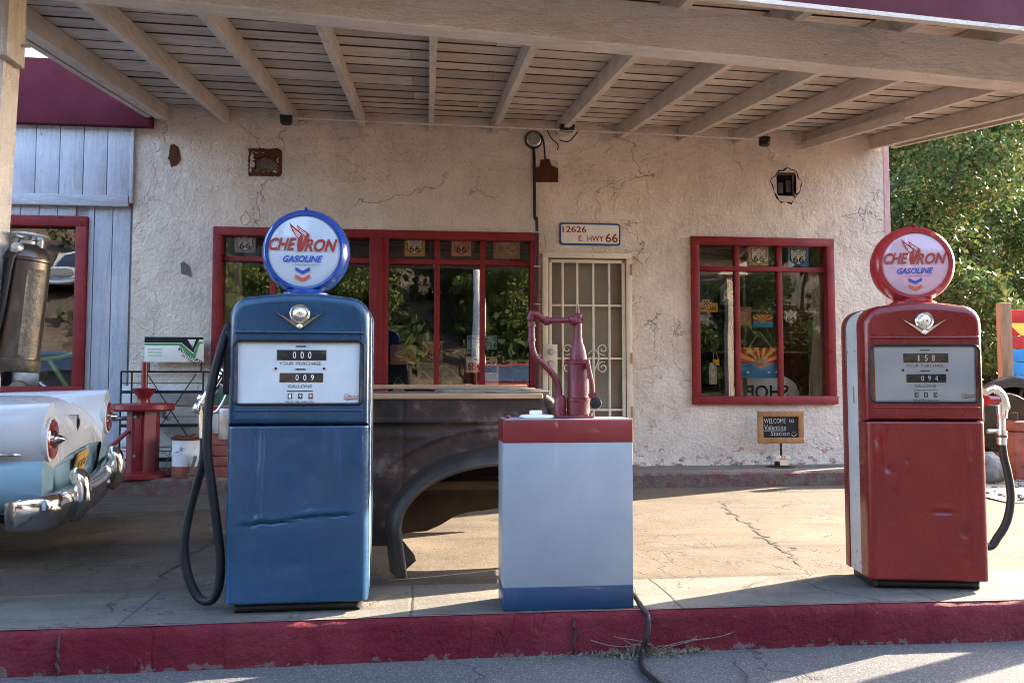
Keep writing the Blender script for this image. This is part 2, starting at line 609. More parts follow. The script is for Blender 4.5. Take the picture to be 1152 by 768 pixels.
    # paints and metals
    def enamel(name, c, rough=.32, spots=None):
        m = NT(name)
        v = m.vec()
        f = m.ramp(m.noise(4, 6, .65, v), .35, .7)
        cc = m.mix(f, c, tuple(x * .82 for x in c))
        cc = m.mix(m.ramp(m.noise(55, 4, .7, v), .68, .74, 0, .8), cc, spots or tuple(x * .4 for x in c))
        fade = m.ramp(m.noise(1.7, 7, .7, m.vec((1, 1, .7), (5, 2, 8))), .48, .72, 0, .45)
        cc = m.mix(fade, cc, tuple(min(1, x * 1.7 + .012) for x in c))
        scr = m.math('MULTIPLY', m.contour(2.6, .006, m.vec((6, 6, .5), (1, 2, 3)), 3), m.ramp(m.noise(5, 4, .6, m.vec((1, 1, 1), (2, 7, 7))), .56, .64))
        cc = m.mix(m.math('MULTIPLY', scr, .5), cc, tuple(min(1, x * 2.2 + .03) for x in c))
        chip = m.ramp(m.noise(17, 9, .8, m.vec((1, 1, 1), (8, 8, 2))), .70, .73)
        cc = m.mix(m.math('MULTIPLY', chip, .85), cc, (.045, .028, .02))
        m.bump(m.math('ADD', m.noise(3.2, 2, .5, v), m.math('MULTIPLY', m.noise(90, 3, .6, v), .02)), .3, .035)
        return m.out(cc, m.ramp(m.noise(7, 7, .7, v), .3, .75, rough - .10, min(1, rough + .12)), 0.0, .18, .32)
    M['pump_blue'] = enamel('pump_blue', (.008, .036, .076), .30, (.16, .2, .26))
    M['pump_red'] = enamel('pump_red', (.120, .004, .005), .30, (.10, .012, .012))
    M['globe_blue'] = enamel('globe_blue', (.005, .034, .17), .22)
    M['globe_red'] = enamel('globe_red', (.22, .010, .014), .22)
    M['oil_pump_red'] = pbr('oil_pump_red', (.115, .006, .011), (.080, .005, .009), 9, rough=.36, rough2=.5, bump=.55, bscale=85, bdist=.004, c3=(.05, .012, .012), s3=22, t3=(.64, .72), spec=.4)
    M['machine_red'] = enamel('machine_red', (.16, .010, .012), .45, (.10, .02, .015))
    M['band_red'] = enamel('band_red', (.135, .009, .010), .42)
    M['band_blue'] = enamel('band_blue', (.006, .026, .066), .42)
    M['silver'] = pbr('silver', (.46, .46, .46), (.38, .38, .38), 5, rough=.4, metal=.25, bump=.12, bscale=70, c3=(.25, .22, .2), s3=16, t3=(.66, .72))
    M['cabinet'] = pbr('cabinet', (.215, .228, .25), (.165, .178, .20), 1.6, rough=.40, bump=.12, bscale=120, bdist=.002, coat=.1, c3=(.15, .15, .16), s3=26, t3=(.66, .74))
    M['chrome'] = pbr('chrome', (.74, .74, .74), (.62, .62, .62), 8, rough=.08, rough2=.18, metal=1.0, bump=.02, bscale=9, bdist=.003)
    M['zinc'] = pbr('zinc', (.46, .45, .43), (.32, .31, .29), 14, rough=.32, metal=.85, bump=.2, bscale=40, bdist=.003)
    M['black_rubber'] = pbr('black_rubber', (.006, .006, .007), (.010, .010, .011), 10, rough=.48, bump=.1, bscale=60)
    M['black_paint'] = pbr('black_paint', (.007, .007, .008), (.016, .014, .013), 8, rough=.5, bump=.15, bscale=40)
    M['ink'] = pbr('ink', (.008, .008, .009), rough=.6, bump=0)
    M['white_ink'] = pbr('white_ink', (.72, .70, .66), rough=.6, bump=0)
    M['dial'] = pbr('dial', (.48, .50, .51), (.41, .43, .45), 4, rough=.5, bump=.05)
    M['globe_face'] = pbr('globe_face', (.34, .37, .42), (.29, .32, .37), 3, rough=.14, bump=.03, bscale=6, coat=.4)
    M['globe_face_pink'] = pbr('globe_face_pink', (.42, .26, .29), (.37, .22, .25), 3, rough=.14, bump=.03, bscale=6, coat=.4)
    M['logo_red'] = pbr('logo_red', (.24, .015, .022), (.22, .03, .018), 4, rough=.25, bump=0)
    M['logo_orange'] = pbr('logo_orange', (.50, .07, .035), rough=.25, bump=0)
    M['logo_blue'] = pbr('logo_blue', (.018, .05, .30), rough=.25, bump=0)
    M['logo_white'] = pbr('logo_white', (.70, .71, .74), rough=.2, bump=0)
    M['rust'] = pbr('rust', (.014, .010, .009), (.050, .025, .017), 7, rough=.55, bump=.6, bscale=30, bdist=.006, c3=(.12, .10, .088), s3=7, t3=(.54, .74), spec=.22)
    M['rust_edge'] = pbr('rust_edge', (.040, .030, .026), (.018, .014, .012), 7, rough=.5, bump=.4, bscale=40, bdist=.004, spec=.35)
    M['rust_inner'] = pbr('rust_inner', (.036, .023, .015), (.066, .038, .02), 3, rough=.85, bump=.6, bscale=30, bdist=.006, c3=(.05, .04, .03), s3=10, t3=(.5, .6))
    M['rust_plate'] = pbr('rust_plate', (.050, .018, .009), (.095, .032, .014), 12, rough=.85, bump=.6, bscale=50, bdist=.004)
    M['hole_dark'] = pbr('hole_dark', (.008, .006, .005), (.025, .017, .012), 14, rough=.9, bump=.5, bscale=30)
    M['screen_grey'] = pbr('screen_grey', (.26, .22, .185), (.17, .14, .115), 30, rough=.85, bump=.5, bscale=80)
    M['copper'] = pbr('copper', (.095, .066, .055), (.070, .060, .055), 5, rough=.30, rough2=.42, metal=.9, bump=.2, bscale=14, bdist=.006, stretch=(1, 1, .3), c3=(.14, .12, .10), s3=9, t3=(.55, .68))
    M['brass_dull'] = pbr('brass_dull', (.08, .066, .050), (.05, .043, .036), 20, rough=.45, metal=.7, bump=.6, bscale=60, bdist=.006)
    M['car_blue'] = pbr('car_blue', (.20, .33, .41), (.18, .30, .38), 2, rough=.22, bump=.03, bscale=6, coat=.5)
    M['car_white'] = pbr('car_white', (.45, .445, .46), (.38, .375, .39), 2.2, rough=.25, bump=.03, bscale=6, coat=.4, c3=(.40, .36, .33), s3=4, t3=(.66, .8))
    M['tail_red'] = pbr('tail_red', (.22, .012, .012), (.14, .01, .01), 10, rough=.15, bump=.2, bscale=60, coat=.6)
    M['plate_yellow'] = pbr('plate_yellow', (.42, .24, .05), (.30, .15, .04), 8, rough=.5, bump=.1)
    M['cream'] = pbr('cream', (.64, .55, .43), (.55, .46, .35), 7, rough=.5, bump=.15, bscale=40, c3=(.3, .2, .12), s3=14, t3=(.66, .72))
    M['door_mesh'] = pbr('door_mesh', (.27, .235, .19), (.22, .19, .155), 4, rough=.8, bump=.3, bscale=200, bdist=.002)
    M['enamel_white'] = pbr('enamel_white', (.68, .65, .60), (.60, .57, .52), 6, rough=.45, bump=.05, c3=(.35, .28, .22), s3=14, t3=(.66, .72))
    M['pail_white'] = pbr('pail_white', (.52, .50, .48), (.40, .38, .36), 6, rough=.65, bump=.2, c3=(.16, .09, .06), s3=8, t3=(.58, .66))
    M['green'] = pbr('green', (.03, .25, .05), rough=.45, bump=0)
    M['chalk_black'] = pbr('chalk_black', (.009, .009, .009), (.016, .015, .015), 7, rough=.75, bump=.05)
    M['chalk'] = pbr('chalk', (.55, .53, .50), (.35, .34, .33), 60, rough=.95, bump=0)
    M['oak'] = pbr('oak', (.30, .15, .06), (.21, .10, .04), 6, rough=.55, bump=.3, bscale=25, stretch=(3, 3, .6))
    M['sign_yellow'] = pbr('sign_yellow', (.75, .44, .06), (.62, .36, .05), 8, rough=.55, bump=.05)
    M['sign_tan'] = pbr('sign_tan', (.62, .44, .28), (.50, .33, .20), 6, rough=.6, bump=.2, stretch=(.6, 4, 4))
    M['sign_brown'] = pbr('sign_brown', (.40, .22, .115), (.27, .145, .075), 6, rough=.6, bump=.2, stretch=(.6, 4, 4))
    M['sign_orange'] = pbr('sign_orange', (.70, .33, .17), (.58, .28, .17), 8, rough=.6, bump=.2)
    M['sign_blue'] = pbr('sign_blue', (.08, .30, .62), (.06, .24, .52), 8, rough=.5, bump=.05)
    M['sign_green'] = pbr('sign_green', (.08, .14, .10), (.05, .09, .07), 8, rough=.6, bump=.05)
    M['sign_white'] = pbr('sign_white', (.80, .78, .72), (.70, .67, .60), 8, rough=.5, bump=.05)
    M['sign_grey'] = pbr('sign_grey', (.42, .42, .40), (.33, .33, .30), 8, rough=.5, bump=.05)
    M['flag_red'] = pbr('flag_red', (.52, .035, .03), (.42, .028, .025), 8, rough=.6, bump=.1)
    M['flag_yellow'] = pbr('flag_yellow', (.78, .50, .08), (.66, .40, .07), 8, rough=.6, bump=.1)
    M['flag_blue'] = pbr('flag_blue', (.04, .26, .55), (.035, .20, .45), 8, rough=.6, bump=.1)
    M['curtain'] = pbr('curtain', (.50, .47, .44), (.42, .39, .36), 4, rough=.9, bump=.1)
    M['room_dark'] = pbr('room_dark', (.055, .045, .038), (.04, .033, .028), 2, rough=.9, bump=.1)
    M['room_red'] = pbr('room_red', (.20, .025, .025), (.15, .02, .02), 2, rough=.5, bump=.05)
    M['room_wood'] = pbr('room_wood', (.16, .11, .07), (.11, .075, .05), 4, rough=.7, bump=.1)
    M['rock'] = pbr('rock', (.20, .19, .18), (.13, .125, .12), 3, rough=.9, bump=.8, bscale=12, bdist=.03)
    M['bark'] = pbr('bark', (.10, .075, .055), (.06, .045, .035), 4, rough=.95, bump=1.0, bscale=12, bdist=.03, stretch=(3, 3, .5))
    M['lime_green'] = pbr('lime_green', (.25, .42, .05), rough=.4, bump=0)
    M['dry_grass'] = pbr('dry_grass', (.17, .14, .10), (.09, .075, .05), 60, rough=.9, bump=0)
    M['brick_red'] = pbr('brick_red', (.26, .075, .05), (.18, .05, .035), 8, rough=.8, bump=.4, bscale=24, bdist=.006, c3=(.10, .05, .04), s3=9, t3=(.58, .66))

    def glass(name, refl, tint, rough=.0):
        mt = bpy.data.materials.new(name)
        mt.use_nodes = True
        t = mt.node_tree
        t.nodes.clear()
        o = t.nodes.new('ShaderNodeOutputMaterial')
        mx = t.nodes.new('ShaderNodeMixShader')
        tr = t.nodes.new('ShaderNodeBsdfTransparent')
        gl = t.nodes.new('ShaderNodeBsdfGlossy')
        fr = t.nodes.new('ShaderNodeFresnel')
        ad = t.nodes.new('ShaderNodeMath')
        ad.operation = 'ADD'
        ad.use_clamp = True
        ad.inputs[1].default_value = refl
        fr.inputs['IOR'].default_value = 1.4
        tr.inputs[0].default_value = (*tint, 1)
        gl.inputs['Roughness'].default_value = rough
        gl.inputs['Color'].default_value = (.95, .95, .97, 1)
        # slightly wavy old glass
        tc = t.nodes.new('ShaderNodeTexCoord')
        nz = t.nodes.new('ShaderNodeTexNoise')
        nz.inputs['Scale'].default_value = 2.2
        nz.inputs['Detail'].default_value = 1
        bp = t.nodes.new('ShaderNodeBump')
        bp.inputs['Strength'].default_value = .15
        bp.inputs['Distance'].default_value = .01
        t.links.new(tc.outputs['Object'], nz.inputs['Vector'])
        t.links.new(nz.outputs['Fac'], bp.inputs['Height'])
        t.links.new(bp.outputs[0], gl.inputs['Normal'])
        t.links.new(fr.outputs[0], ad.inputs[0])
        t.links.new(ad.outputs[0], mx.inputs[0])
        t.links.new(tr.outputs[0], mx.inputs[1])
        t.links.new(gl.outputs[0], mx.inputs[2])
        t.links.new(mx.outputs[0], o.inputs[0])
        return mt
    M['window_glass'] = glass('window_glass', .03, (.97, .97, .97))
    M['dial_glass'] = glass('dial_glass', .01, (.97, .98, .98), .02)
    M['car_glass'] = glass('car_glass', .2, (.35, .40, .40))

    def leaf(name, cols):
        m = NT(name)
        g = m.n('NewGeometry')
        rp = m.n('ValToRGB')
        m.link(g.outputs['Random Per Island'], rp.inputs[0])
        e = rp.color_ramp.elements
        e[0].color = (*cols[0], 1)
        e[1].color = (*cols[-1], 1)
        for i, c in enumerate(cols[1:-1]):
            q = e.new((i + 1) / (len(cols) - 1))
            q.color = (*c, 1)
        m.b.inputs['Transmission Weight'].default_value = 0
        m.out(rp.outputs[0], .65, spec=.12)
        # thin leaves let light through
        tl = m.n('BsdfTranslucent')
        mx = m.n('MixShader')
        mx.inputs[0].default_value = .22
        m.link(rp.outputs[0], tl.inputs[0])
        m.link(m.b.outputs[0], mx.inputs[1])
        m.link(tl.outputs[0], mx.inputs[2])
        out = [x for x in m.t.nodes if x.type == 'OUTPUT_MATERIAL'][0]
        m.link(mx.outputs[0], out.inputs[0])
        return m.mat
    M['leaf'] = leaf('leaf', [(.033, .062, .016), (.05, .08, .02), (.075, .10, .028), (.045, .075, .026), (.05, .085, .022), (.16, .125, .04), (.045, .08, .02)])
    M['leaf_dark'] = leaf('leaf_dark', [(.022, .042, .014), (.036, .056, .016), (.03, .047, .016), (.055, .07, .022)])
    M['leaf_lime'] = leaf('leaf_lime', [(.06, .085, .02), (.09, .11, .028), (.05, .075, .02), (.12, .13, .035)])


M['gap_dark'] = None
make_materials()
M['gap_dark'] = pbr('gap_dark', (.045, .034, .027), (.10, .08, .065), 9, rough=.95, bump=.2)  # dark colour for shade and grime between the roof boards
# ---------------------------------------------------------------- ground
WALL = 8.1
ISL = 0.04          # island top
ROADZ = -0.14
KERB_Y = 3.575


def drive_z(y):
    return 0.022 + (y - 4.2) * 0.0195


def sheet(name, x0, x1, y0, y1, zf, mat, nx=1, ny=1):
    mb = MB()
    vs, fs = [], []
    for j in range(ny + 1):
        for i in range(nx + 1):
            x, y = x0 + (x1 - x0) * i / nx, y0 + (y1 - y0) * j / ny
            vs.append((x, y, zf(x, y)))
    for j in range(ny):
        for i in range(nx):
            a = j * (nx + 1) + i
            fs.append((a, a + 1, a + nx + 2, a + nx + 1))
    mb.add(vs, fs)
    return struct(mb.build(name, mat, recalc=False))


def kerb_y(x):
    return KERB_Y + .03 * math.exp(-((x - .6) / 1.6) ** 2) + .012 * mnoise.noise((x * 1.3, 2, 5))


sheet('ground', -220, 220, -220, 220, lambda x, y: -.2, M['dirt'])
sheet('road', -60, 60, -5.2, KERB_Y + .2, lambda x, y: ROADZ + .006 * mnoise.noise((x * .8, y * .8, 0)), M['asphalt'], 160, 24)
sheet('driveway', -30, 14, 4.0, 7.6, lambda x, y: drive_z(y), M['driveway'], 6, 4)
sheet('yard', 4.9, 40, 6.35, 60, lambda x, y: drive_z(min(y, 8)) + .018 + .02 * mnoise.noise((x, y, 3)), M['dirt'], 60, 60)

# island: kerb stone painted maroon in front, concrete slab on top
mb = MB()
prof = [(0.0, -.20), (0.0, ISL - .035), (.006, ISL - .014), (.022, ISL - .002), (.05, ISL + .004)]
xs = [-14 + 28 * i / 560 for i in range(561)]
vs = []
for x in xs:
    ky = kerb_y(x)
    for k, (dy, z) in enumerate(prof):
        q = .012 * mnoise.noise((x * 6, z * 9, 1)) + .009 * mnoise.noise((x * 17, z * 20, 4))
        edge = .010 * mnoise.noise((x * 9, 7, 1)) if k >= 2 else 0
        vs.append((x, ky + dy + q + edge * .6, z + (edge * .6 if k in (1, 2, 3) else 0)))
n = len(prof)
fs = []
for i in range(len(xs) - 1):
    for k in range(n - 1):
        fs.append((i * n + k, (i + 1) * n + k, (i + 1) * n + k + 1, i * n + k + 1))
mb.add(vs, fs)
struct(mb.build('kerb', M['kerb'], angle=60))
mb = MB()
vs = []
rows = 10
for x in xs:
    ky = kerb_y(x) + .028
    back = 4.19 + .012 * mnoise.noise((x * 1.1, 9, 9))
    for k in range(rows):
        y = ky + (back - ky) * k / (rows - 1)
        vs.append((x, y, ISL + .002 * mnoise.noise((x * 3, y * 3, 0)) + (.004 if k == 0 else .002)))
    vs.append((x, back + .008, ISL - .06))
n = rows + 1
fs = [(i * n + k, (i + 1) * n + k, (i + 1) * n + k + 1, i * n + k + 1) for i in range(len(xs) - 1) for k in range(n - 1)]
mb.add(vs, fs)
struct(mb.build('island_pavement', M['island'], angle=50))

# raised walkway along the front of the station
LEDGE_Z, LEDGE_Y = .225, 7.5
mb = MB()
xs = [-9 + 13.95 * i / 280 for i in range(281)]
vs, fs = [], []
for x in xs:
    e = .012 * mnoise.noise((x * 5, 1, 1)) + .008 * mnoise.noise((x * 15, 1, 4))
    vs += [(x, LEDGE_Y + e, .0), (x, LEDGE_Y + e * .8, LEDGE_Z - .02 + e * .5), (x, LEDGE_Y + .02, LEDGE_Z), (x, WALL + .05, LEDGE_Z + .004)]
mi = []
for i in range(280):
    for k in range(3):
        fs.append((i * 4 + k, (i + 1) * 4 + k, (i + 1) * 4 + k + 1, i * 4 + k + 1))
for k, f in enumerate(fs):
    mb.add([vs[i] for i in f], [(0, 1, 2, 3)], 1 if k % 3 == 2 else 0)
mb.add([(4.95, LEDGE_Y, 0), (4.95, WALL + .05, 0), (4.95, WALL + .05, LEDGE_Z), (4.95, LEDGE_Y, LEDGE_Z)], [(0, 1, 2, 3)], 0)
struct(mb.build('walkway', [M['ledge_face'], M['ledge']], angle=50))


# hillside across the road, behind the photographer: it is what the windows mirror
def hill_z(x, y):
    d = max(0.0, -5.0 - y)
    z = -.16 + 1.9 * (1 - math.exp(-d / 4)) + .42 * d + 1.5 * mnoise.noise((x * .06, y * .06, 2)) * min(1, d / 6)
    z += .5 * mnoise.noise((x * .3, y * .3, 7)) * min(1, d / 3) + .18 * mnoise.noise((x * .9, y * .9, 1)) * min(1, d / 2)
    return min(z, 22 + 2 * mnoise.noise((x * .05, y * .05, 4)))


sheet('hill', -70, 70, -75, -5.0, hill_z, M['hillside'], 200, 120)


# ---------------------------------------------------------------- the station building
def wall_grid(x0, x1, z0, z1, holes, y0, th, step=.5):
    xs = {x0, x1}
    zs = {z0, z1}
    for a, b, c, d in holes:
        xs |= {a, b}
        zs |= {c, d}
    xs, zs = sorted(xs), sorted(zs)
    mb = MB()

    def solid(i, j):
        cx, cz = (xs[i] + xs[i + 1]) / 2, (zs[j] + zs[j + 1]) / 2
        return not any(a < cx < b and c < cz < d for a, b, c, d in holes)
    nx, nz = len(xs) - 1, len(zs) - 1
    for i in range(nx):
        for j in range(nz):
            if not solid(i, j):
                continue
            a, b, c, d = xs[i], xs[i + 1], zs[j], zs[j + 1]
            mb.add([(a, y0, c), (b, y0, c), (b, y0, d), (a, y0, d)], [(0, 1, 2, 3)])
            mb.add([(a, y0 + th, c), (b, y0 + th, c), (b, y0 + th, d), (a, y0 + th, d)], [(3, 2, 1, 0)])
            for di, dj, e in ((-1, 0, ((a, c), (a, d))), (1, 0, ((b, d), (b, c))), (0, -1, ((b, c), (a, c))), (0, 1, ((a, d), (b, d)))):
                ii, jj = i + di, j + dj
                if ii < 0 or jj < 0 or ii >= nx or jj >= nz or not solid(ii, jj):
                    (p, q), (r, s) = e
                    mb.add([(p, y0, q), (r, y0, s), (r, y0 + th, s), (p, y0 + th, q)], [(0, 1, 2, 3)])
    return mb


XL = at(148, 300, WALL).x            # joint between garage and station
XR = at(1003, 300, WALL).x
WTOP = 3.95


def span(pxl, pxr, pyt, pyb, Y=WALL):
    return at(pxl, pyt, Y).x, at(pxr, pyt, Y).x, at(pxl, pyb, Y).z, at((pxl + pxr) / 2, pyt, Y).z


WZ0, WZ1 = .86, 2.62
ax0, ax1 = at(240, 300, WALL).x, at(606, 300, WALL).x
bx0, bx1 = at(777, 300, WALL).x, at(937, 300, WALL).x
dx0, dx1 = at(610, 350, WALL).x, at(710, 350, WALL).x
DZ1 = at(660, 285, WALL).z
vx0, vx1, vz0, vz1 = at(281, 180, WALL).x, at(316, 180, WALL).x, at(298, 197, WALL).z, at(298, 169, WALL).z
hx0, hx1, hz0, hz1 = at(873, 208, WALL).x, at(896, 208, WALL).x, at(884, 221, WALL).z, at(884, 194, WALL).z
holes = [(ax0 + .05, ax1 - .05, WZ0 + .05, WZ1 - .05), (bx0 + .05, bx1 - .05, WZ0 + .05, WZ1 - .05), (dx0 + .02, dx1 - .02, .1, DZ1 - .02),
         (vx0, vx1, vz0, vz1), (hx0, hx1, hz0, hz1)]
station = thing('gas_station', 'old cracked cream stucco gas station building with red framed windows', 'building', (0, WALL + 3, 0))
wall_grid(XL, XR, .1, WTOP, holes, WALL, .24).build('front_wall', M['stucco'], station, world=True)
BACK = WALL + 6
mb = MB()
mb.box(((XR - .12), (WALL + .24 + BACK) / 2, 2.0), (.24, BACK - WALL - .24 - .004, 4.0), mi=0)
mb.build('side_wall', M['side_pink'], station, world=True)
MB().box((XL + .12, (WALL + .24 + BACK) / 2, 2.0), (.24, BACK - WALL - .25, 4.0)).build('side_wall', M['stucco'], station, world=True)
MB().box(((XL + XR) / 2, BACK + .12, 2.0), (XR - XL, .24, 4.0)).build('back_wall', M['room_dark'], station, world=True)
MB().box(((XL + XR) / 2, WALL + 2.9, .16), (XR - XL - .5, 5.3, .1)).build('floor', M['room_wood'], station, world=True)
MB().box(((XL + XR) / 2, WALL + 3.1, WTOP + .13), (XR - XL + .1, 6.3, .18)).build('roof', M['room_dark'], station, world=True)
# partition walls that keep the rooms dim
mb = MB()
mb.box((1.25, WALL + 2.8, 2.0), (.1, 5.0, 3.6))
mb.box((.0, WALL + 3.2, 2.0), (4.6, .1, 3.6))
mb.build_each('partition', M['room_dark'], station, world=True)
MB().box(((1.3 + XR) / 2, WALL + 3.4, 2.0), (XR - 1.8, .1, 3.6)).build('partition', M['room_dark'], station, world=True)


def window(x0, x1, z0, z1, mull, transom, wide=(), parent=station, t=.085):
    """red timber frame: casing, thin mullions, a transom, wide posts; panes behind"""
    mb = MB()
    y = WALL + .0
    d = .10
    mb.box(((x0 + x1) / 2, y + .012, z1 - t / 2), (x1 - x0, d, t), .006)
    mb.box(((x0 + x1) / 2, y + .008, z0 + t / 2), (x1 - x0 + .01, d + .03, t), .006)
    for x in (x0 + t / 2, x1 - t / 2):
        mb.box((x, y + .012, (z0 + z1) / 2), (t, d, z1 - z0 - 2 * t + .002), .006)
    for x, w in mull:
        mb.box((x, y + .045, (z0 + z1) / 2), (w, .05, z1 - z0 - 2 * t + .01), .006)
    cuts = [x0 + t] + sorted([x for x, w in wide]) + [x1 - t]
    for x, w in wide:
        mb.box((x, y + .01, (z0 + z1) / 2), (w, .10, z1 - z0 - 2 * t + .004), .006)
        mb.box((x, y - .043, (z0 + z1) / 2), (w * .45, .016, z1 - z0 - 2 * t + .002), .004)
    if transom:
        mb.box(((x0 + x1) / 2, y + .040, transom), (x1 - x0 - 2 * t + .01, .056, .05), .006)
    w = mb.build('window', M['red_frame'], parent, world=True)
    MB().box(((x0 + x1) / 2, y + .055, (z0 + z1) / 2), (x1 - x0 - 2 * t + .04, .004, z1 - z0 - 2 * t + .04)).build('pane', M['window_glass'], w, world=True)
    return w


TR = 2.31
window(ax0, ax1, WZ0, WZ1, [(at(306, 350, WALL).x, .05), (at(491.5, 350, WALL).x, .055), (at(543, 350, WALL).x, .055)], TR, [(at(426, 350, WALL).x, .19)])
window(bx0, bx1, WZ0, WZ1, [(at(831, 350, WALL).x, .055), (at(879, 350, WALL).x, .055)], 2.29)

# front door behind its cream security grille
DZ0 = LEDGE_Z + .02
dw = dx1 - dx0
door = MB().box(((dx0 + dx1) / 2, WALL + .09, (DZ0 + DZ1) / 2), (dw - .05, .04, DZ1 - DZ0 - .03), .004).build('door', M['door_mesh'], station, world=True)
g = MB()
gy = WALL - .005
fw = .055
for x in (dx0 + fw / 2, dx1 - fw / 2):
    g.box((x, gy, (DZ0 + DZ1) / 2), (fw, .06, DZ1 - DZ0), .006)
    s = -1 if x > (dx0 + dx1) / 2 else 1
    g.box((x + s * .052, gy + .006, (DZ0 + DZ1) / 2 - .02), (.034, .034, DZ1 - DZ0 - .10), .005)
g.box(((dx0 + dx1) / 2, gy - .002, DZ1 - fw / 2), (dw, .064, fw), .006)
g.box(((dx0 + dx1) / 2, gy + .006, DZ1 - .085), (dw - .12, .034, .034), .005)
g.box(((dx0 + dx1) / 2, gy + .006, DZ0 + .05), (dw - .12, .034, .04), .005)
for px in (633, 649.5, 667.5, 685.5):
    x = at(px, 350, WALL).x
    g.box((x, gy + .008, (DZ0 + DZ1) / 2 - .02), (.022, .022, DZ1 - DZ0 - .14), .003)
for py in (343.5, 403, 461):
    z = at(660, py, WALL).z
    g.box(((dx0 + dx1) / 2, gy + .011, z), (dw - .14, .018, .022), .003)
zc = at(660, 403, WALL).z
for px in (637, 679):
    xc = at(px, 403, WALL).x
    for s in (1, -1):
        sgn = 1 if px < 650 else -1
        sp = []
        for k in range(40):
            a = k / 39 * 4.2 * math.pi * .62
            r = .016 + .045 * k / 39
            sp.append((xc + sgn * .01 + r * math.cos(a) * sgn, gy - .004, zc + s * (.095 + r * math.sin(a) * -1)))
        g.tube(sp, .006, 6)
cx = at(658, 403, WALL).x
for s in (-1, 1):
    g.tube(catmull([(cx, gy - .004, zc - .27), (cx + s * .10, gy - .004, zc - .12), (cx + s * .145, gy - .004, zc + .02), (cx + s * .09, gy - .004, zc + .09), (cx + s * .03, gy - .004, zc + .04)], 6), .006, 6)
g.build('grille', M['cream'], door, world=True)
lk = MB()
lx, lz = at(619, 395, WALL).x, at(619, 404, WALL).z
lk.box((lx, gy - .034, lz), (.135, .01, .30), .003)
lk.build('lock_plate', M['cream'], door, world=True)
for py in (396, 409):
    MB().lathe([(.001, -.075), (.026, -.072), (.034, -.055), (.034, -.042), (.020, -.036), (.020, -.03)], Matrix.Translation((lx, gy - .01, at(619, py, WALL).z)) @ Matrix.Rotation(R(-90), 4, 'X') @ Matrix.Diagonal((1, 1, 1, 1)), 20).build('lock', M['zinc'], door, world=True)
hg = MB()
for py in (303, 402, 462):
    hg.cyl((dx1 - .005, gy - .03, at(706, py + 7, WALL).z), (dx1 - .005, gy - .03, at(706, py - 5, WALL).z), .013, 10)
hg.build_each('hinge', M['sign_brown'], door, world=True)

# openings and scars of the front wall
zc = (vz0 + vz1) / 2
xc = (vx0 + vx1) / 2
mb = MB()
mb.box((xc, WALL + .06, zc), (vx1 - vx0 - .01, .008, vz1 - vz0 - .01))
for k in range(9):
    mb.box((vx0 + (k + .5) * (vx1 - vx0) / 9, WALL + .052, zc - .03), (.004, .006, (vz1 - vz0) * .8))
for k in range(7):
    mb.box((xc, WALL + .05, vz0 + (k + .5) * (vz1 - vz0) / 8), (vx1 - vx0 - .02, .005, .004))
vent = mb.build('vent', M['screen_grey'], station, world=True)
mb = MB()
rn = random.Random(14)
for i in range(20):
    t = i / 20
    per = [(vx0, vz0), (vx1, vz0), (vx1, vz1), (vx0, vz1)]
    e = int(t * 4)
    u = t * 4 - e
    a, b = per[e], per[(e + 1) % 4]
    mb.prism(ragged(a[0] + (b[0] - a[0]) * u, a[1] + (b[1] - a[1]) * u, rn.uniform(.025, .05), rn.uniform(.02, .045), 10, .45, i + 60), WALL - .0015 - .0001 * i, WALL + .01)
mb.build('broken_plaster', M['stucco_chip'], vent, world=True)
mb = MB()
o = rrect(vx0 - .03, vx1 + .03, vz0 - .03, vz1 + .03, .03, 4)
rn = random.Random(4)
N_ = 60
vs = []
for k in range(N_):
    a = 2 * math.pi * k / N_
    m_ = max(abs(math.cos(a)), abs(math.sin(a)))
    ex, ez = math.cos(a) / m_, math.sin(a) / m_
    hx2, hz3 = (vx1 - vx0) / 2, (vz1 - vz0) / 2
    o1 = .010 + .012 * mnoise.noise((ex * 4, ez * 4, 2)) + rn.uniform(0, .006)
    i1 = .030 + .022 * mnoise.noise((ex * 3, ez * 3, 9)) + rn.uniform(0, .010) + (.025 if ez > .9 else 0)
    ox, oz = xc + ex * (hx2 + o1), zc + ez * (hz3 + o1)
    ix, iz = xc + ex * (hx2 - i1), zc + ez * (hz3 - i1)
    vs += [(ix, WALL + .03, iz), (ix, WALL - .002, iz), (ox, WALL - .004, oz), (ox, WALL + .01, oz)]
fs = [(k * 4 + e, k * 4 + e + 1, ((k + 1) % N_) * 4 + e + 1, ((k + 1) % N_) * 4 + e) for k in range(N_) for e in range(3)]
mb.add(vs, fs)
mb.prism(ragged(xc - .06, vz1 - .03, .055, .05, 12, .3, 3), WALL - .002, WALL + .045)
mb.prism(ragged(xc + .09, vz1 - .04, .05, .06, 12, .3, 5), WALL - .0035, WALL + .045)
mb.prism(ragged(vx0 + .02, zc, .03, .10, 12, .3, 6), WALL - .0015, WALL + .045)
mb.build('rim', M['rust_plate'], vent, world=True)
mb = MB()
xc, zc = (hx0 + hx1) / 2, (hz0 + hz1) / 2
mb.box((xc, WALL + .1, zc), (hx1 - hx0 - .004, .01, hz1 - hz0 - .004))
box_ = mb.build('junction_box', M['hole_dark'], station, world=True)
mb = MB()
mb.box((xc - .05, WALL + .06, zc - .03), (.06, .05, .12), .004)
mb.box((xc + .04, WALL + .06, zc - .01), (.055, .05, .13), .004)
mb.build('socket', pbr('socket_blue', (.03, .035, .07), rough=.4), box_, world=True)
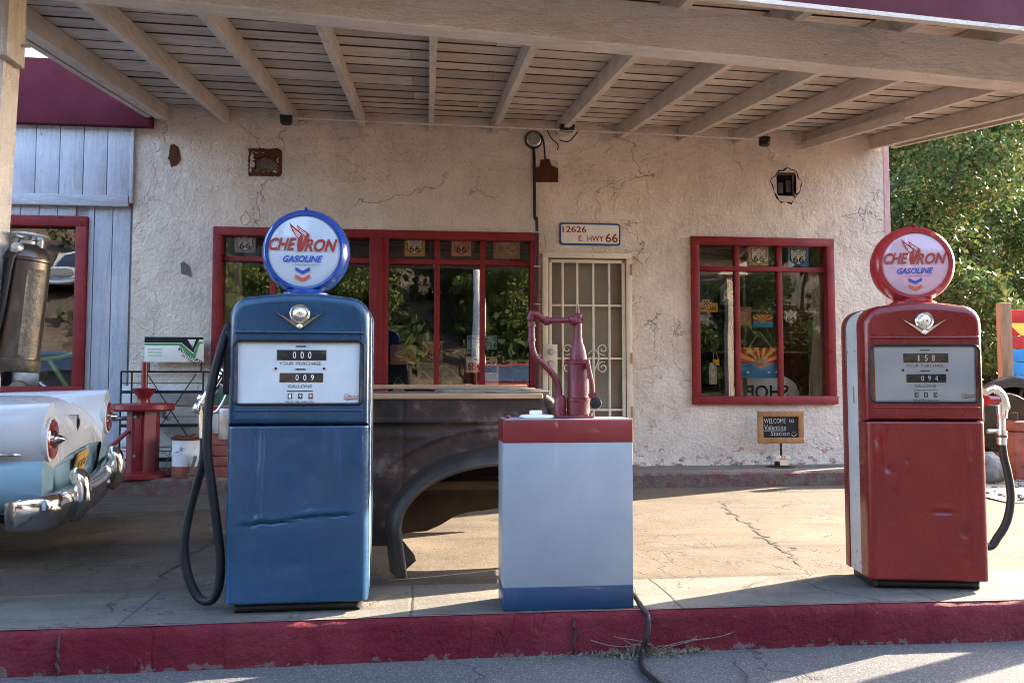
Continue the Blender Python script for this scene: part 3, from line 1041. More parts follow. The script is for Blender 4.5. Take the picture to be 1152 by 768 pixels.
for grow, yo, key in ((.012, -.002, 'hole_dark'), (0.0, -.006, 'stucco_chip')):   # plaster broken away round the box
    rn = random.Random(41 if grow else 43)
    n_ = 30
    vs = []
    for k in range(n_):
        a = 2 * math.pi * k / n_
        rx, rz = (hx1 - hx0) / 2 - .004, (hz1 - hz0) / 2 - .004
        m_ = max(abs(math.cos(a)), abs(math.sin(a)))
        q = .95 + .28 * mnoise.noise((math.cos(a) * 2.1, math.sin(a) * 2.1, 6)) + rn.uniform(-.05, .05)
        ox, oz = xc + (.165 + grow) * q * math.cos(a), zc - .01 + (.19 + grow) * q * math.sin(a)
        vs += [(xc + rx / m_ * math.cos(a), WALL + yo, zc + rz / m_ * math.sin(a)), (ox, WALL + yo, oz), (ox, WALL + .02, oz), (xc + rx / m_ * math.cos(a), WALL + .05, zc + rz / m_ * math.sin(a))]
    fs = []
    for k in range(n_):
        k2 = (k + 1) % n_
        for e in range(4):
            e2 = (e + 1) % 4
            fs.append((k * 4 + e, k * 4 + e2, k2 * 4 + e2, k2 * 4 + e))
    MB().add(vs, fs).build('broken_plaster', M[key], station, world=True, angle=20)
MB().prism(ragged(at(196, 174, WALL).x, at(196, 174, WALL).z, .07, .105, 16, .35, 8), WALL - .006, WALL + .02).build('rust_scar', M['rust_plate'], station, world=True)
MB().prism(ragged(at(190, 172, WALL).x, at(190, 172, WALL).z, .085, .12, 16, .3, 18), WALL - .003, WALL + .02).build('broken_plaster', M['stucco_chip'], station, world=True)
p = [at(x, y, WALL) for x, y in ((203, 296), (207, 294), (214, 300), (216, 312), (209, 309), (204, 308))]
MB().prism([(q.x, q.z) for q in p], WALL - .003, WALL + .02).build('plaster_hole', pbr('bare_grey', (.14, .125, .105), (.1, .09, .08), 20, rough=.95), station, world=True)
p = [at(x, y, WALL) for x, y in ((601, 205), (601, 190), (607, 187), (608, 180), (618, 179), (620, 186), (628, 190), (628, 205))]
MB().prism([(q.x, q.z) for q in p], WALL - .008, WALL + .02).build('rust_scar', M['rust_plate'], station, world=True)
p = [at(x, y, WALL) for x, y in ((620, 189), (621, 181), (627, 181), (628, 190))]
MB().prism([(q.x, q.z) for q in p], WALL - .006, WALL + .02).build('broken_plaster', M['stucco_chip'], station, world=True)
mb = MB()                                            # thin pink strip, colouring in the sunlit edge of the corner
mb.box((XR - .035, WALL - .002, 2.05), (.06, .004, 3.3))
mb.build('lit_corner_strip', M['side_pink'], station, world=True)
# painted block courses low on the wall behind the rack
mb = MB()
for k in range(4):
    mb.box((at(196, 450, WALL).x, WALL - .012, .36 + .20 * k), (.98, .02, .188), .006)
mb.build('block_course', M['clap'], station, world=True)

# ---------------------------------------------------------------- garage to the left
GX0 = -9.5
garage = thing('garage', 'garage with pale blue vertical boards, big red framed window and maroon fascia', 'building', (XL - 3, WALL + 3, 0))
gwx1 = at(98, 300, WALL).x
gwz1, gwz0 = at(98, 244, WALL).z, at(92, 446, WALL).z
gwx0 = gwx1 - 2.6
wall_grid(GX0, XL - .012, .1, 3.9, [(gwx0 + .04, gwx1 - .04, gwz0 + .04, gwz1 - .04)], WALL + .03, .2).build('front_wall', M['siding'], garage, world=True)
mb = MB()
x = XL - .02
i = 0
rn = random.Random(2)
while x > GX0:                                        # narrow boards below
    w = .17
    for z0, z1 in ((.23, 2.80),):
        lo, hi = x - w, x
        if hi > gwx0 and lo < gwx1:
            if hi > gwx1 and lo < gwx1:
                lo = gwx1
            if lo >= gwx1 - .001:
                mb.box(((lo + hi) / 2, WALL + .016 + rn.uniform(0, .004), (z0 + z1) / 2), (hi - lo - .006, .024, z1 - z0), .003)
            else:
                mb.box(((lo + hi) / 2, WALL + .016, (z0 + gwz0) / 2), (hi - lo - .006, .024, gwz0 - z0), .003)
                mb.box(((lo + hi) / 2, WALL + .016, (z1 + gwz1) / 2), (hi - lo - .006, .024, z1 - gwz1), .003)
        else:
            mb.box(((lo + hi) / 2, WALL + .016 + rn.uniform(0, .004), (z0 + z1) / 2), (hi - lo - .006, .024, z1 - z0), .003)
    x -= w
mb.build('lower_boards', M['siding'], garage, world=True)
mb = MB()
x = XL - .02
pz0, pz1 = at(80, 228, WALL).z, at(80, 139, WALL).z
while x > GX0:
    mb.box((x - .11, WALL - .012 + rn.uniform(0, .003), (pz0 + pz1) / 2), (.214, .05, pz1 - pz0), .004)
    x -= .22
mb.build('upper_boards', M['siding'], garage, world=True)
MB().box(((XL - .03 + GX0) / 2, WALL - .03, at(80, 226, WALL).z), (XL - .03 - GX0, .05, .11), .006).build('trim_board', M['siding_trim'], garage, world=True)
MB().box((XL - .008, WALL - .022, (pz0 + pz1) / 2), (.03, .05, pz1 - pz0), .004).build('corner_board', M['siding'], garage, world=True)
fz0, fz1 = at(60, 139.5, WALL - .1).z, at(30, 65, WALL - .1).z
FXR = at(171, 140, WALL - .1).x
MB().box(((FXR + GX0) / 2, WALL - .08, (fz0 + fz1) / 2), (FXR - GX0, .08, fz1 - fz0), .005).build('fascia', M['maroon_board'], garage, world=True)
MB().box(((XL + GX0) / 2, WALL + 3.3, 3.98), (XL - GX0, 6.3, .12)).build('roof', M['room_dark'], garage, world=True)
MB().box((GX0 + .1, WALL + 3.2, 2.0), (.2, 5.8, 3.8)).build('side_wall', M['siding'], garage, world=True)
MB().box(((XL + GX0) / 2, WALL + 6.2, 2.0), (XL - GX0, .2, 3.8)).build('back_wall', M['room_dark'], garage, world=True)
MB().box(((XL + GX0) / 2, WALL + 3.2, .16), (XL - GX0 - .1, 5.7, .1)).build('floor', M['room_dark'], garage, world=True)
window(gwx0, gwx1, gwz0, gwz1, [], None, [], garage, .10)

# ---------------------------------------------------------------- canopy
zwL, zwR = at(184, 136, WALL).z, at(980, 168, WALL).z
xwL, xwR = at(184, 136, WALL).x, at(980, 168, WALL).x


def zw(x):                                            # underside of rafters at the wall
    return zwL + (zwR - zwL) * (x - xwL) / (xwR - xwL)


bl, br = at(350, 17, 3.93), at(1152, 95, 4.18)


def beam_y(x):
    return 3.93 + .25 * (x - bl.x) / (br.x - bl.x)


def beam_z(x):                                        # underside of the beam
    return bl.z + (br.z - bl.z) * (x - bl.x) / (br.x - bl.x)


BEAM_H = .235


def raf_z(x, y):
    yb = beam_y(x)
    zb = beam_z(x) + BEAM_H - .01
    return zb + (zw(x) - zb) * (y - yb) / (WALL - yb)


RH = .145
canopy = thing('canopy', 'weathered timber canopy with exposed rafters, boards and maroon front fascia', 'canopy', (1.0, 5.6, 0))
canL, canR = xwL - .13, 4.98
FASC_Y0, FASC_Y1 = 3.56, 3.76
fl, fr_ = at(790, 0, FASC_Y0 + .07), at(1152, 38, FASC_Y1)


def fasc_y(x):
    return fl.y + (fr_.y - fl.y) * (x - fl.x) / (fr_.x - fl.x)


raf_px = [(184, .10), (255, .055), (332, .055), (408, .05), (485, .05), (555, .05), (628, .052), (697, .052), (765, .055), (828, .055), (908, .055), (980, .06)]
rn = random.Random(5)
for px, w in raf_px:
    x = at(px, 150, WALL).x
    y0, y1 = fasc_y(x) + .012, WALL - .012
    mb = MB()
    NS = 10
    for k in range(NS):
        a, b = y0 + (y1 - y0) * k / NS, y0 + (y1 - y0) * (k + 1) / NS
        za, zb = raf_z(x, a), raf_z(x, b)
        if k == 0:
            vs, fs = [], []
        for yy, zz in ([(a, za)] if k else [(a, za)]):
            j = .004 * mnoise.noise((x * 3, yy * 1.2, 0))
            vs += [(x - w / 2 + j, yy, zz), (x + w / 2 + j, yy, zz), (x + w / 2 + j, yy, zz + RH), (x - w / 2 + j, yy, zz + RH)]
    zz = raf_z(x, y1)
    vs += [(x - w / 2, y1, zz), (x + w / 2, y1, zz), (x + w / 2, y1, zz + RH), (x - w / 2, y1, zz + RH)]
    for k in range(NS):
        for e in range(4):
            e2 = (e + 1) % 4
            fs.append((k * 4 + e, k * 4 + e2, (k + 1) * 4 + e2, (k + 1) * 4 + e))
    fs += [(0, 3, 2, 1), (NS * 4, NS * 4 + 1, NS * 4 + 2, NS * 4 + 3)]
    mb.add(vs, fs)
    mb.build('rafter', M['rafter_wood'], canopy, world=True)
    if px == 908:                                     # patched with a second, shorter piece
        mb = MB()
        y0b = 6.3
        za, zb = raf_z(x, y0b), raf_z(x, y1)
        mb.hexa([(x - .075, y0b, za - .035), (x - .075, y0b, za + .05), (x - .075, y1, zb - .035), (x - .075, y1, zb + .05),
                 (x - .03, y0b, za - .035), (x - .03, y0b, za + .05), (x - .03, y1, zb - .035), (x - .03, y1, zb + .05)])
        mb.build('rafter_patch', M['rafter_wood'], canopy, world=True)
# barge boards closing both ends
for x, w in ((canL + .03, .05), (canR - .03, .05)):
    mb = MB()
    y0, y1 = fasc_y(x) + .014, WALL - .14
    za, zb = raf_z(x, y0), raf_z(x, y1)
    lo, hi = -.0, .16
    mb.hexa([(x - w / 2, y0, za + lo), (x - w / 2, y0, za + hi), (x - w / 2, y1, zb + lo), (x - w / 2, y1, zb + hi),
             (x + w / 2, y0, za + lo), (x + w / 2, y0, za + hi), (x + w / 2, y1, zb + lo), (x + w / 2, y1, zb + hi)])
    mb.build('barge_board', M['rafter_wood'], canopy, world=True)
# roof boards lying on the rafters: one mesh, boards of uneven length with open joints
mb = MB()
y = fasc_y(canL)
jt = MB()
rn = random.Random(11)
while y < WALL - .03:
    w = rn.choice((.22, .27, .29, .33))
    y2 = min(y + w, WALL - .012)
    x = canL
    while x < canR:
        x2 = min(x + rn.choice((1.3, 1.95, 2.6, 3.2)), canR)
        if canR - x2 < .6:
            x2 = canR
        gg = [rn.choice((.005, .008, .012, .018, .026)) for _ in range(4)]
        dz = rn.uniform(0, .006)
        pts = []
        for q_, xx in enumerate((x + .002, x2 - .002)):
            for yy in (max(y + gg[q_], fasc_y(xx) + .012), max(y2 - gg[q_ + 2], fasc_y(xx) + .016)):
                z = raf_z(xx, yy) + RH + dz + .0015
                pts += [(xx, yy, z), (xx, yy, z + .02)]
        mb.hexa(pts)
        if y2 < WALL - .05 and min(fasc_y(x), fasc_y(x2)) + .02 < y2:       # dark strip added for the gap's shade and grime
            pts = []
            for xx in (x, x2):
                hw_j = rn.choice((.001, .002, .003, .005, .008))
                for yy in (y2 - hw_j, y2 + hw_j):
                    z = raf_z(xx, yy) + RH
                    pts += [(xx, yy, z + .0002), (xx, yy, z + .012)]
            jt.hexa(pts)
        x = x2
    y = y2
jt.build('dark_gap_strips', M['gap_dark'], canopy, world=True)
mb.build('roof_boards', M['board_wood'], canopy, world=True)
mb = MB()
pts = []
for xx in (canL - .04, canR + .03):
    for yy in (fasc_y(xx) + .01, WALL - .004):
        z = raf_z(xx, yy) + RH + .035
        pts += [(xx, yy, z), (xx, yy, z + .03)]
mb.hexa(pts)
mb.build('roofing', M['room_dark'], canopy, world=True)
# main beam
mb = MB()
N = 40
vs, fs = [], []
bw = .125
for k in range(N + 1):
    x = canL - .02 + (canR - .02 - canL) * k / N
    yb, zb = beam_y(x), beam_z(x) + .004 * mnoise.noise((x * 2, 0, 0))
    for dy, dz in ((0, .008), (.008, 0), (bw - .008, 0), (bw, .008), (bw, BEAM_H), (0, BEAM_H)):
        vs.append((x, yb + dy, zb + dz))
for k in range(N):
    for e in range(6):
        e2 = (e + 1) % 6
        fs.append((k * 6 + e, k * 6 + e2, (k + 1) * 6 + e2, (k + 1) * 6 + e))
fs += [list(range(6)), [N * 6 + k for k in range(6)]]
mb.add(vs, fs)
mb.build('beam', M['beam_wood'], canopy, world=True)
# front fascia with its pale lower edge
fl, fr_ = at(790, 0, FASC_Y0 + .07), at(1152, 38, FASC_Y1)


def fasc(x, y_off, dz, z_only=False):
    t = (x - fl.x) / (fr_.x - fl.x)
    return (x, fl.y + (fr_.y - fl.y) * t + y_off, fl.z + (fr_.z - fl.z) * t + dz)


def fboard(y0, y1, z0, z1):
    pts = []
    for xx in (canL - .05, canR + .05):
        for yy in (y0, y1):
            pts += [fasc(xx, yy, z0), fasc(xx, yy, z1)]
    return MB().hexa(pts)


fboard(-.03, .0, .022, .62).build('fascia', M['maroon_board'], canopy, world=True)
fboard(-.033, .008, -.002, .020).build('fascia_edge', M['beam_wood'], canopy, world=True)
# posts: the left one shows at the edge of the photograph, leaning a little
zb0 = beam_z(-2.0)
tp_, bt_ = at(-8, 100, 4.03), at(-46, 640, 4.03)
for (xt, xb), y in (((tp_.x, bt_.x), 4.03), ((4.72, 4.72), 4.24)):
    zb = beam_z(xt)
    pts = []
    hw_ = .075
    for sx in (-1, 1):
        for sy in (-1, 1):
            pts += [(xb + sx * hw_, y + .03 + sy * hw_, ISL - .002), (xt + sx * hw_, y + .03 + sy * hw_, zb - .002)]
    post = MB().hexa(pts).build('post', M['post_wood'], canopy, world=True)
    MB().box((xt + .080, y - .015, zb - .12), (.06, .17, .36), .008).build('splice_block', M['post_wood'], post, world=True)
    MB().cyl((xt + .10, y + .03, zb - .20), (xt + .15, y + .03, zb - .20), .009, 8).build('bolt', M['zinc'], post, world=True)

# ---------------------------------------------------------------- cracks that opened in the slabs
def crack_strip(name, pts, w, zf, seed, jag=.02):
    rn = random.Random(seed)
    pl = []
    for a, b in zip(pts[:-1], pts[1:]):
        n_ = max(3, int((Vector(b) - Vector(a)).length / .035))
        for k in range(n_):
            t = k / n_
            pl.append((a[0] + (b[0] - a[0]) * t + rn.gauss(0, jag), a[1] + (b[1] - a[1]) * t + rn.gauss(0, jag)))
    pl.append(tuple(pts[-1][:2]))
    mb = MB()
    for i, (p, q) in enumerate(zip(pl[:-1], pl[1:])):
        d = Vector((q[0] - p[0], q[1] - p[1]))
        if d.length < 1e-5:
            continue
        nrm = Vector((-d.y, d.x)).normalized()
        w0 = w * (.35 + .9 * abs(mnoise.noise((i * .31, seed, 0)))) * min(1, (i + 1) / 5, (len(pl) - i) / 6)
        w1 = w * (.35 + .9 * abs(mnoise.noise(((i + 1) * .31, seed, 0)))) * min(1, (i + 2) / 5, (len(pl) - i - 1) / 6)
        mb.add([(p[0] - nrm.x * w0, p[1] - nrm.y * w0, zf(p)), (q[0] - nrm.x * w1, q[1] - nrm.y * w1, zf(q)), (q[0] + nrm.x * w1, q[1] + nrm.y * w1, zf(q)), (p[0] + nrm.x * w0, p[1] + nrm.y * w0, zf(p))], [(0, 1, 2, 3)])
    return struct(mb.build(name, M['crack_dark'], recalc=False))


def gp(px, py, zf):
    d = ray(px, py)
    z = 0.0
    for _ in range(6):
        p = EYE + d * ((z - EYE.z) / d.z)
        z = zf(p)
    return (p.x, p.y)


M['crack_dark'] = pbr('crack_dark', (.022, .018, .015), (.05, .04, .034), 30, rough=.95, bump=.5, bscale=60)
dz_ = lambda p: drive_z(p[1]) + .004
crack_strip('driveway_crack', [gp(x, y, dz_) for x, y in ((811, 563), (816, 571), (836, 585), (850, 596), (862, 606), (885, 619), (903, 638))], .016, dz_, 3)
crack_strip('driveway_crack', [gp(x, y, dz_) for x, y in ((836, 585), (848, 583), (866, 588))], .010, dz_, 4)
crack_strip('driveway_crack', [gp(x, y, dz_) for x, y in ((882, 612), (892, 615), (886, 621))], .014, dz_, 5)
crack_strip('driveway_crack', [gp(x, y, dz_) for x, y in ((178, 654), (200, 634), (214, 622), (262, 598))], .012, dz_, 6)
iz_ = lambda p: ISL + .0085
crack_strip('island_crack', [gp(x, y, iz_) for x, y in ((92, 697), (118, 689), (142, 668), (141, 661))], .008, iz_, 7)
crack_strip('island_crack', [gp(x, y, iz_) for x, y in ((868, 652), (846, 655), (840, 661), (862, 670))], .007, iz_, 8)
crack_strip('island_crack', [gp(x, y, iz_) for x, y in ((720, 680), (716, 668), (712, 655))], .006, iz_, 9)
rz_ = lambda p: ROADZ + .009
crack_strip('road_crack', [gp(x, y, rz_) for x, y in ((824, 735), (826, 745), (838, 757), (842, 775), (850, 800))], .010, rz_, 10, .008)
# the upright cracks of the kerb stone
for px in (66, 648):
    x0 = at(px, 715, KERB_Y).x
    rn = random.Random(px)
    mb = MB()
    pl = [(x0 + .012 * mnoise.noise((k * .45, px, 0)) + rn.gauss(0, .0025), ISL - .015 - .165 * k / 9) for k in range(10)]
    for (xa, za), (xb, zb2) in zip(pl[:-1], pl[1:]):
        wa = rn.uniform(.0015, .004)
        ya, yb2 = kerb_y(xa) - .013, kerb_y(xb) - .013
        mb.add([(xa - wa, ya, za), (xa + wa, ya, za), (xb + wa, yb2, zb2), (xb - wa, yb2, zb2), (xa - wa, ya + .06, za), (xa + wa, ya + .06, za), (xb + wa, yb2 + .06, zb2), (xb - wa, yb2 + .06, zb2)], [(0, 1, 2, 3), (0, 4, 7, 3), (1, 5, 6, 2)])
    struct(mb.build('kerb_crack', M['crack_dark'], recalc=False))
# ---------------------------------------------------------------- petrol pumps
def globe_logo(mb_red, mb_blue, mb_white, mb_orange, y, cx=0.0, cz=0.0, s=.000551):
    def P(pts):
        return [(cx + (a - 400) * s, cz + (385 - b) * s) for a, b in pts]

    def box(a0, a1, b0, b1):
        return cx + (a0 - 400) * s, cx + (a1 - 400) * s, cz + (385 - b1) * s, cz + (385 - b0) * s
    mb_red.text('CHE', *box(98, 336, 272, 384), y, shear=.34, bold=.03)
    mb_red.text('RON', *box(402, 690, 280, 394), y, shear=.34, bold=.03)
    mb_red.poly(P([(272, 138), (318, 182), (360, 212), (384, 240), (390, 268), (384, 330), (390, 352), (384, 392), (346, 392), (340, 330), (350, 280), (326, 250), (300, 216), (284, 180)]), y)
    mb_red.poly(P([(335, 155), (378, 192), (418, 218), (448, 242), (446, 264), (424, 306), (384, 392), (366, 370), (386, 320), (404, 280), (404, 262), (380, 228), (346, 194)]), y - .0004)
    for a, b, c, d in ((300, 186, 372, 246), (312, 212, 366, 256), (352, 184, 420, 236), (362, 206, 416, 250), (328, 238, 358, 264)):
        mb_white.poly(P([(a, b), (c, d), (c - 2, d + 5), (a - 1, b + 4)]), y - .0009)
    mb_blue.text('GASOLINE', *box(222, 562, 427, 485), y, shear=.32, bold=.028)
    mb_blue.text('A CALIFORNIA OIL CO.', *box(300, 540, 502, 514), y)
    mb_blue.poly(P([(330, 528), (392, 562), (392, 592), (330, 558)]), y)
    mb_blue.poly(P([(392, 562), (454, 528), (454, 558), (392, 592)]), y)
    mb_orange.poly(P([(330, 592), (392, 626), (392, 656), (330, 622)]), y)
    mb_orange.poly(P([(392, 626), (454, 592), (454, 622), (392, 656)]), y)


def dent_blue(x, z):
    d = 0
    # long creases across the belly, an upright fold at the left, shallow hollows
    n1 = mnoise.noise((x * 6, 0, 3))
    for x0, x1, zc, a, tilt in ((-.25, -.02, .400, .009, .06), (-.04, .10, .418, .006, -.10), (.05, .25, .428, .008, .05)):
        w = 1 / (1 + math.exp(-(x - x0) / .018)) / (1 + math.exp((x - x1) / .018))
        zz = zc + tilt * (x - (x0 + x1) / 2) + .010 * n1 + .005 * mnoise.noise((x * 22, 1, 3))
        q = (z - zz)
        d += w * (a * math.exp(-abs(q) / .0065) - .6 * a * math.exp(-((q - .024) / .016) ** 2))
    xr = -.175 + .03 * (z - .6) + .006 * mnoise.noise((z * 9, 4, 1))
    up = 1 / (1 + math.exp(-(z - .43) / .02))
    d += (-.007 * math.exp(-((x - xr - .012) / .009) ** 2) + .007 * math.exp(-abs(x - xr + .012) / .010)) * up
    d += -.004 * math.exp(-((x - .175) / .010) ** 2) * up * math.exp(-((z - .7) / .15) ** 2)
    d += .012 * math.exp(-((x - .03) / .07) ** 2 - ((z - .60) / .10) ** 2)
    d += .007 * math.exp(-((x + .03) / .13) ** 2 - ((z - .24) / .10) ** 2)
    d += .004 * max(0, mnoise.noise((x * 30, z * 30, 2))) * math.exp(-((x + .13) / .03) ** 2 - ((z - .20) / .03) ** 2)
    d += .003 * mnoise.noise((x * 3, z * 3, 1)) + .0006 * mnoise.noise((x * 16, z * 16, 5))
    return d


def dent_red(x, z):
    d = .003 * mnoise.noise((x * 4, z * 4, 8)) + .0007 * mnoise.noise((x * 15, z * 15, 3))
    for cx, cz, r, a in ((-.19, .60, .022, .010), (-.10, .645, .014, .006), (-.165, .485, .022, .006), (.175, .28, .03, .012), (.17, .20, .03, .008)):
        d += a * math.exp(-((x - cx) / r) ** 2 - ((z - cz) / r) ** 2)
    d += .009 * math.exp(-((x - .07) / .05) ** 2 - ((z - .385) / .010) ** 2) - .005 * math.exp(-((x - .08) / .04) ** 2 - ((z - .41) / .014) ** 2)
    d += -.004 * math.exp(-((x + .21) / .016) ** 2) * (1 / (1 + math.exp(-(z - .5) / .03)))
    d += .004 * math.exp(-((x - .19) / .02) ** 2)
    d += .006 * math.exp(-((x - .0) / .12) ** 2 - ((z - .33) / .09) ** 2)
    return d


def make_pump(name, label, loc, rz, W_, paint, globe_paint, face_mat, dent, purchase, gallons, unit, globe_yaw=0.0, globe_dx=0.0):
    t = thing(name, label, 'fuel pump', loc, rz, 'fuel pumps on the island')
    D_, H_, SEAM = .39, 1.445, .838
    hw = W_ / 2
    # plinth
    MB().rprism([(-hw + .03, 0), (hw - .03, 0), (hw - .03, .05), (-hw + .03, .05)], .03, D_ - .03, .03, .03).build('base', M['black_paint'], t)
    # silver core showing at the sides and over the top
    def body(h, inset):
        r = .095
        w = hw - inset
        pts = [(-w, .045), (w, .045)]
        top = h - inset
        for k in range(9):
            a = R(90 * k / 8)
            pts.append((w - r + r * math.cos(math.pi / 2 - a) if False else w - r + r * math.cos(a), top - .018 - r + r * math.sin(a)))
        for k in range(1, 6):
            x = (w - r) * (1 - 2 * k / 6)
            pts.append((x, top - .018 * (x / (w - r)) ** 2))
        for k in range(9):
            a = R(90 + 90 * k / 8)
            pts.append((-w + r + r * math.cos(a), top - .018 - r + r * math.sin(a)))
        return pts
    MB().rprism(body(H_, .006), .12, .31).build('side_panel', M['silver'], t)
    MB().rprism(body(H_, .0), .30, D_, .004, .03).build('rear_shell', paint, t)
    # lower front panel with its dents
    prof = []
    r = .035
    prof.append((-hw, .125))
    prof.append((-hw, r + .02))
    for k in range(6):
        a = R(180 + 90 * k / 5)
        prof.append((-hw + r + r * math.cos(a), r + r * math.sin(a)))
    NF = 110
    for k in range(1, NF):
        prof.append((-hw + r + (W_ - 2 * r) * k / NF, 0.0))
    for k in range(6):
        a = R(270 + 90 * k / 5)
        prof.append((hw - r + r * math.cos(a), r + r * math.sin(a)))
    prof += [(hw, r + .02), (hw, .125)]
    z0, z1, NR = .048, SEAM - .002, 150
    vs, fs = [], []
    for j in range(NR + 1):
        z = z0 + (z1 - z0) * j / NR
        e = min(1, min(z - z0, z1 - z) / .05)
        edge = .004 if j in (0, NR) else 0
        for x, y in prof:
            fx = max(0.0, 1 - (abs(x) / (hw - r)) ** 10) if y < r else 0
            vs.append((x, y + dent(x, z) * fx * e + edge, z))
    n = len(prof)
    fs = [(j * n + k, j * n + k + 1, (j + 1) * n + k + 1, (j + 1) * n + k) for j in range(NR) for k in range(n - 1)]
    fs.append([k for k in range(n)])
    fs.append([NR * n + k for k in range(n)][::-1])
    MB().add(vs, fs).build('front_panel', paint, t, angle=50)
    # dial housing
    gx0, gx1, gz0, gz1 = -hw + .019, hw - .021, .932, 1.226
    hole = rrect(gx0, gx1, gz0, gz1, .035)
    out = [(x, z) if z > .1 else (x, SEAM + .002) for x, z in body(H_, .0)]
    mb = MB().rprism(out, 0, .125, .042, .003, hole=hole, hole_depth=.03, steps=7)
    mb.box((0, -.001, 1.262), (W_ - .05, .016, .012), .005)
    mb.box((0, .001, .908), (W_ - .06, .014, .008), .004)
    mb.build('dial_housing', paint, t, angle=50)
    # dial
    d = MB()
    d.poly(rrect(gx0 - .004, gx1 + .004, gz0 - .004, gz1 + .004, .035), .010)
    dial = d.build('dial', M['dial'], t)
    g = MB()
    n2 = len(hole)
    o2 = rrect(gx0 - .004, gx1 + .004, gz0 - .004, gz1 + .004, .039)
    i2 = rrect(gx0 + .009, gx1 - .009, gz0 + .009, gz1 - .009, .026)
    vs = [(x, -.001, z) for x, z in o2] + [(x, -.006, z) for x, z in rrect(gx0 + .002, gx1 - .002, gz0 + .002, gz1 - .002, .033)] + [(x, -.003, z) for x, z in i2] + [(x, .0095, z) for x, z in i2]
    fs = [(k * n2 + i, k * n2 + (i + 1) % n2, (k + 1) * n2 + (i + 1) % n2, (k + 1) * n2 + i) for k in range(3) for i in range(n2)]
    g.add(vs, fs)
    g.build('gasket', M['black_rubber'], t)
    MB().add([(x, -.001, z) for x, z in i2], [list(range(n2))]).build('dial_glass', M['dial_glass'], t)
    yd = .008
    for (a, b, c, e, s) in ((-.105, .115, 1.135, 1.182, purchase), (-.092, .102, 1.035, 1.077, gallons)):
        cnt = MB()
        cnt.box(((a + b) / 2 + .004, yd + .0025, (c + e) / 2), (b - a, .006, e - c), .001)
        cw = cnt.build('counter', M['black_paint'], dial)
        tx = MB()
        for i, ch in enumerate(s):
            if ch == ' ':
                continue
            xc = a + .075 + i * .034
            tx.text(ch, xc, xc + (.014 if ch != '1' else .007), c + .008, e - .008, yd - .0006)
        tx.build('digits', M['white_ink'], cw)
    tx = MB()
    tx.text('YOUR  PURCHASE', -.09, .095, 1.113, 1.127, yd)
    tx.text('GALLONS', -.05, .056, 1.010, 1.023, yd)
    tx.text('PRICE PER GALLON', -.06, .064, .942, .950, yd)
    tx.box((.005, yd, 1.198), (.045, .003, .005))
    tx.box((.005, yd, 1.094), (.045, .003, .005))
    for x in (-.105, .11):
        tx.cyl((x, yd + .001, 1.097), (x, yd - .004, 1.097), .006, 10)
    tx.box((.003, yd, .995), (.115, .002, .003))
    tx.build('lettering', M['ink'], dial)
    dg = MB()
    for i, ch in enumerate(unit):
        x = -.048 + i * .046
        dg.box((x + .007, yd + .0015, .972), (.018, .004, .024), mi=0)
        dg.text(ch, x + .002, x + .012, .963, .981, yd - .0012, mi=1)
    dg.build('price_counter', [M['ink'], M['white_ink']], dial)
    sg = MB()
    sg.text('Gilbarco', hw - .115, hw - .048, .957, .982, yd, shear=.5, bold=-.004)
    sg.tube([(hw - .105, yd, .954), (hw - .085, yd, .957), (hw - .06, yd, .962)], .0012, 5)
    sg.build('signature', M['logo_red'], dial)
    # V emblem
    em = MB()
    T = Matrix.Translation((0.0, .0, 1.345)) @ Matrix.Rotation(R(90), 4, 'X')
    em.lathe([(.046, -.002), (.046, .010), (.041, .016), (.036, .012)], T, 28)
    em.lathe([(.032, .004), (.031, .012), (.024, .022), (.012, .027), (.001, .028)], T, 24)
    for s in (-1, 1):
        w = [(s * .001, -.058), (s * .014, -.062), (s * .05, -.034), (s * .110, .010), (s * .05, -.022), (s * .018, -.040)]
        w = [(x, 1.345 + z) for x, z in (w if s > 0 else w[::-1])]
        em.prism(w, -.010, .004)
    em.ball((0, -.008, 1.345 - .057), .013, sc=(1, .6, 1))
    em.build('emblem', M['chrome'], t)
    # globe
    gz = H_ + .213
    neck = MB().lathe([(.11, H_ - .022), (.112, H_ + .012), (.095, H_ + .022), (.088, H_ + .03)], Matrix.Translation((globe_dx, .2, 0)), 28)
    nk = neck.build('globe_neck', globe_paint, t)
    T = Matrix.Translation((globe_dx, .2, gz)) @ Matrix.Rotation(globe_yaw, 4, 'Z') @ Matrix.Rotation(R(90), 4, 'X')
    Rg, hb = .207, .068
    fr2 = .170 if globe_yaw > R(-4) else .164
    gp = []
    for k in range(13):
        a = R(-62 + 124 * k / 12)
        gp.append((Rg - .046 + .046 * math.cos(a), hb * math.sin(a) / math.sin(R(62))))
    prof_ = [(fr2, -hb + .004)] + gp + [(fr2 + .001, hb - .002), (fr2 - .001, hb - .012)]
    mb = MB().lathe(prof_, T, 56)
    mb.box((globe_dx, .2, gz + Rg + .002), (.012, .10, .012), .003)
    gl = mb.build('globe', globe_paint, t, angle=40)
    F = Matrix.Translation((globe_dx, .2, gz)) @ Matrix.Rotation(globe_yaw, 4, 'Z') @ Matrix.Translation((0, -hb - .0, 0))
    fc = MB().lathe([(fr2 + .0005, hb - .010), (.15, hb - .004), (.001, hb - .002)], T, 56).build('globe_face', face_mat, gl)
    r1, b1, w1, o1 = MB(), MB(), MB(), MB()
    globe_logo(r1, b1, w1, o1, -.0015, s=.000545 * fr2 / .170)
    mbl = MB()
    for k, q in enumerate((r1, b1, w1, o1)):
        mbl.add(q.v, q.f, k, F)
    mbl.build('logo', [M['logo_red'], M['logo_blue'], M['logo_white'], M['logo_orange']], fc)
    # small rivets at the foot of the side panels
    rv = MB()
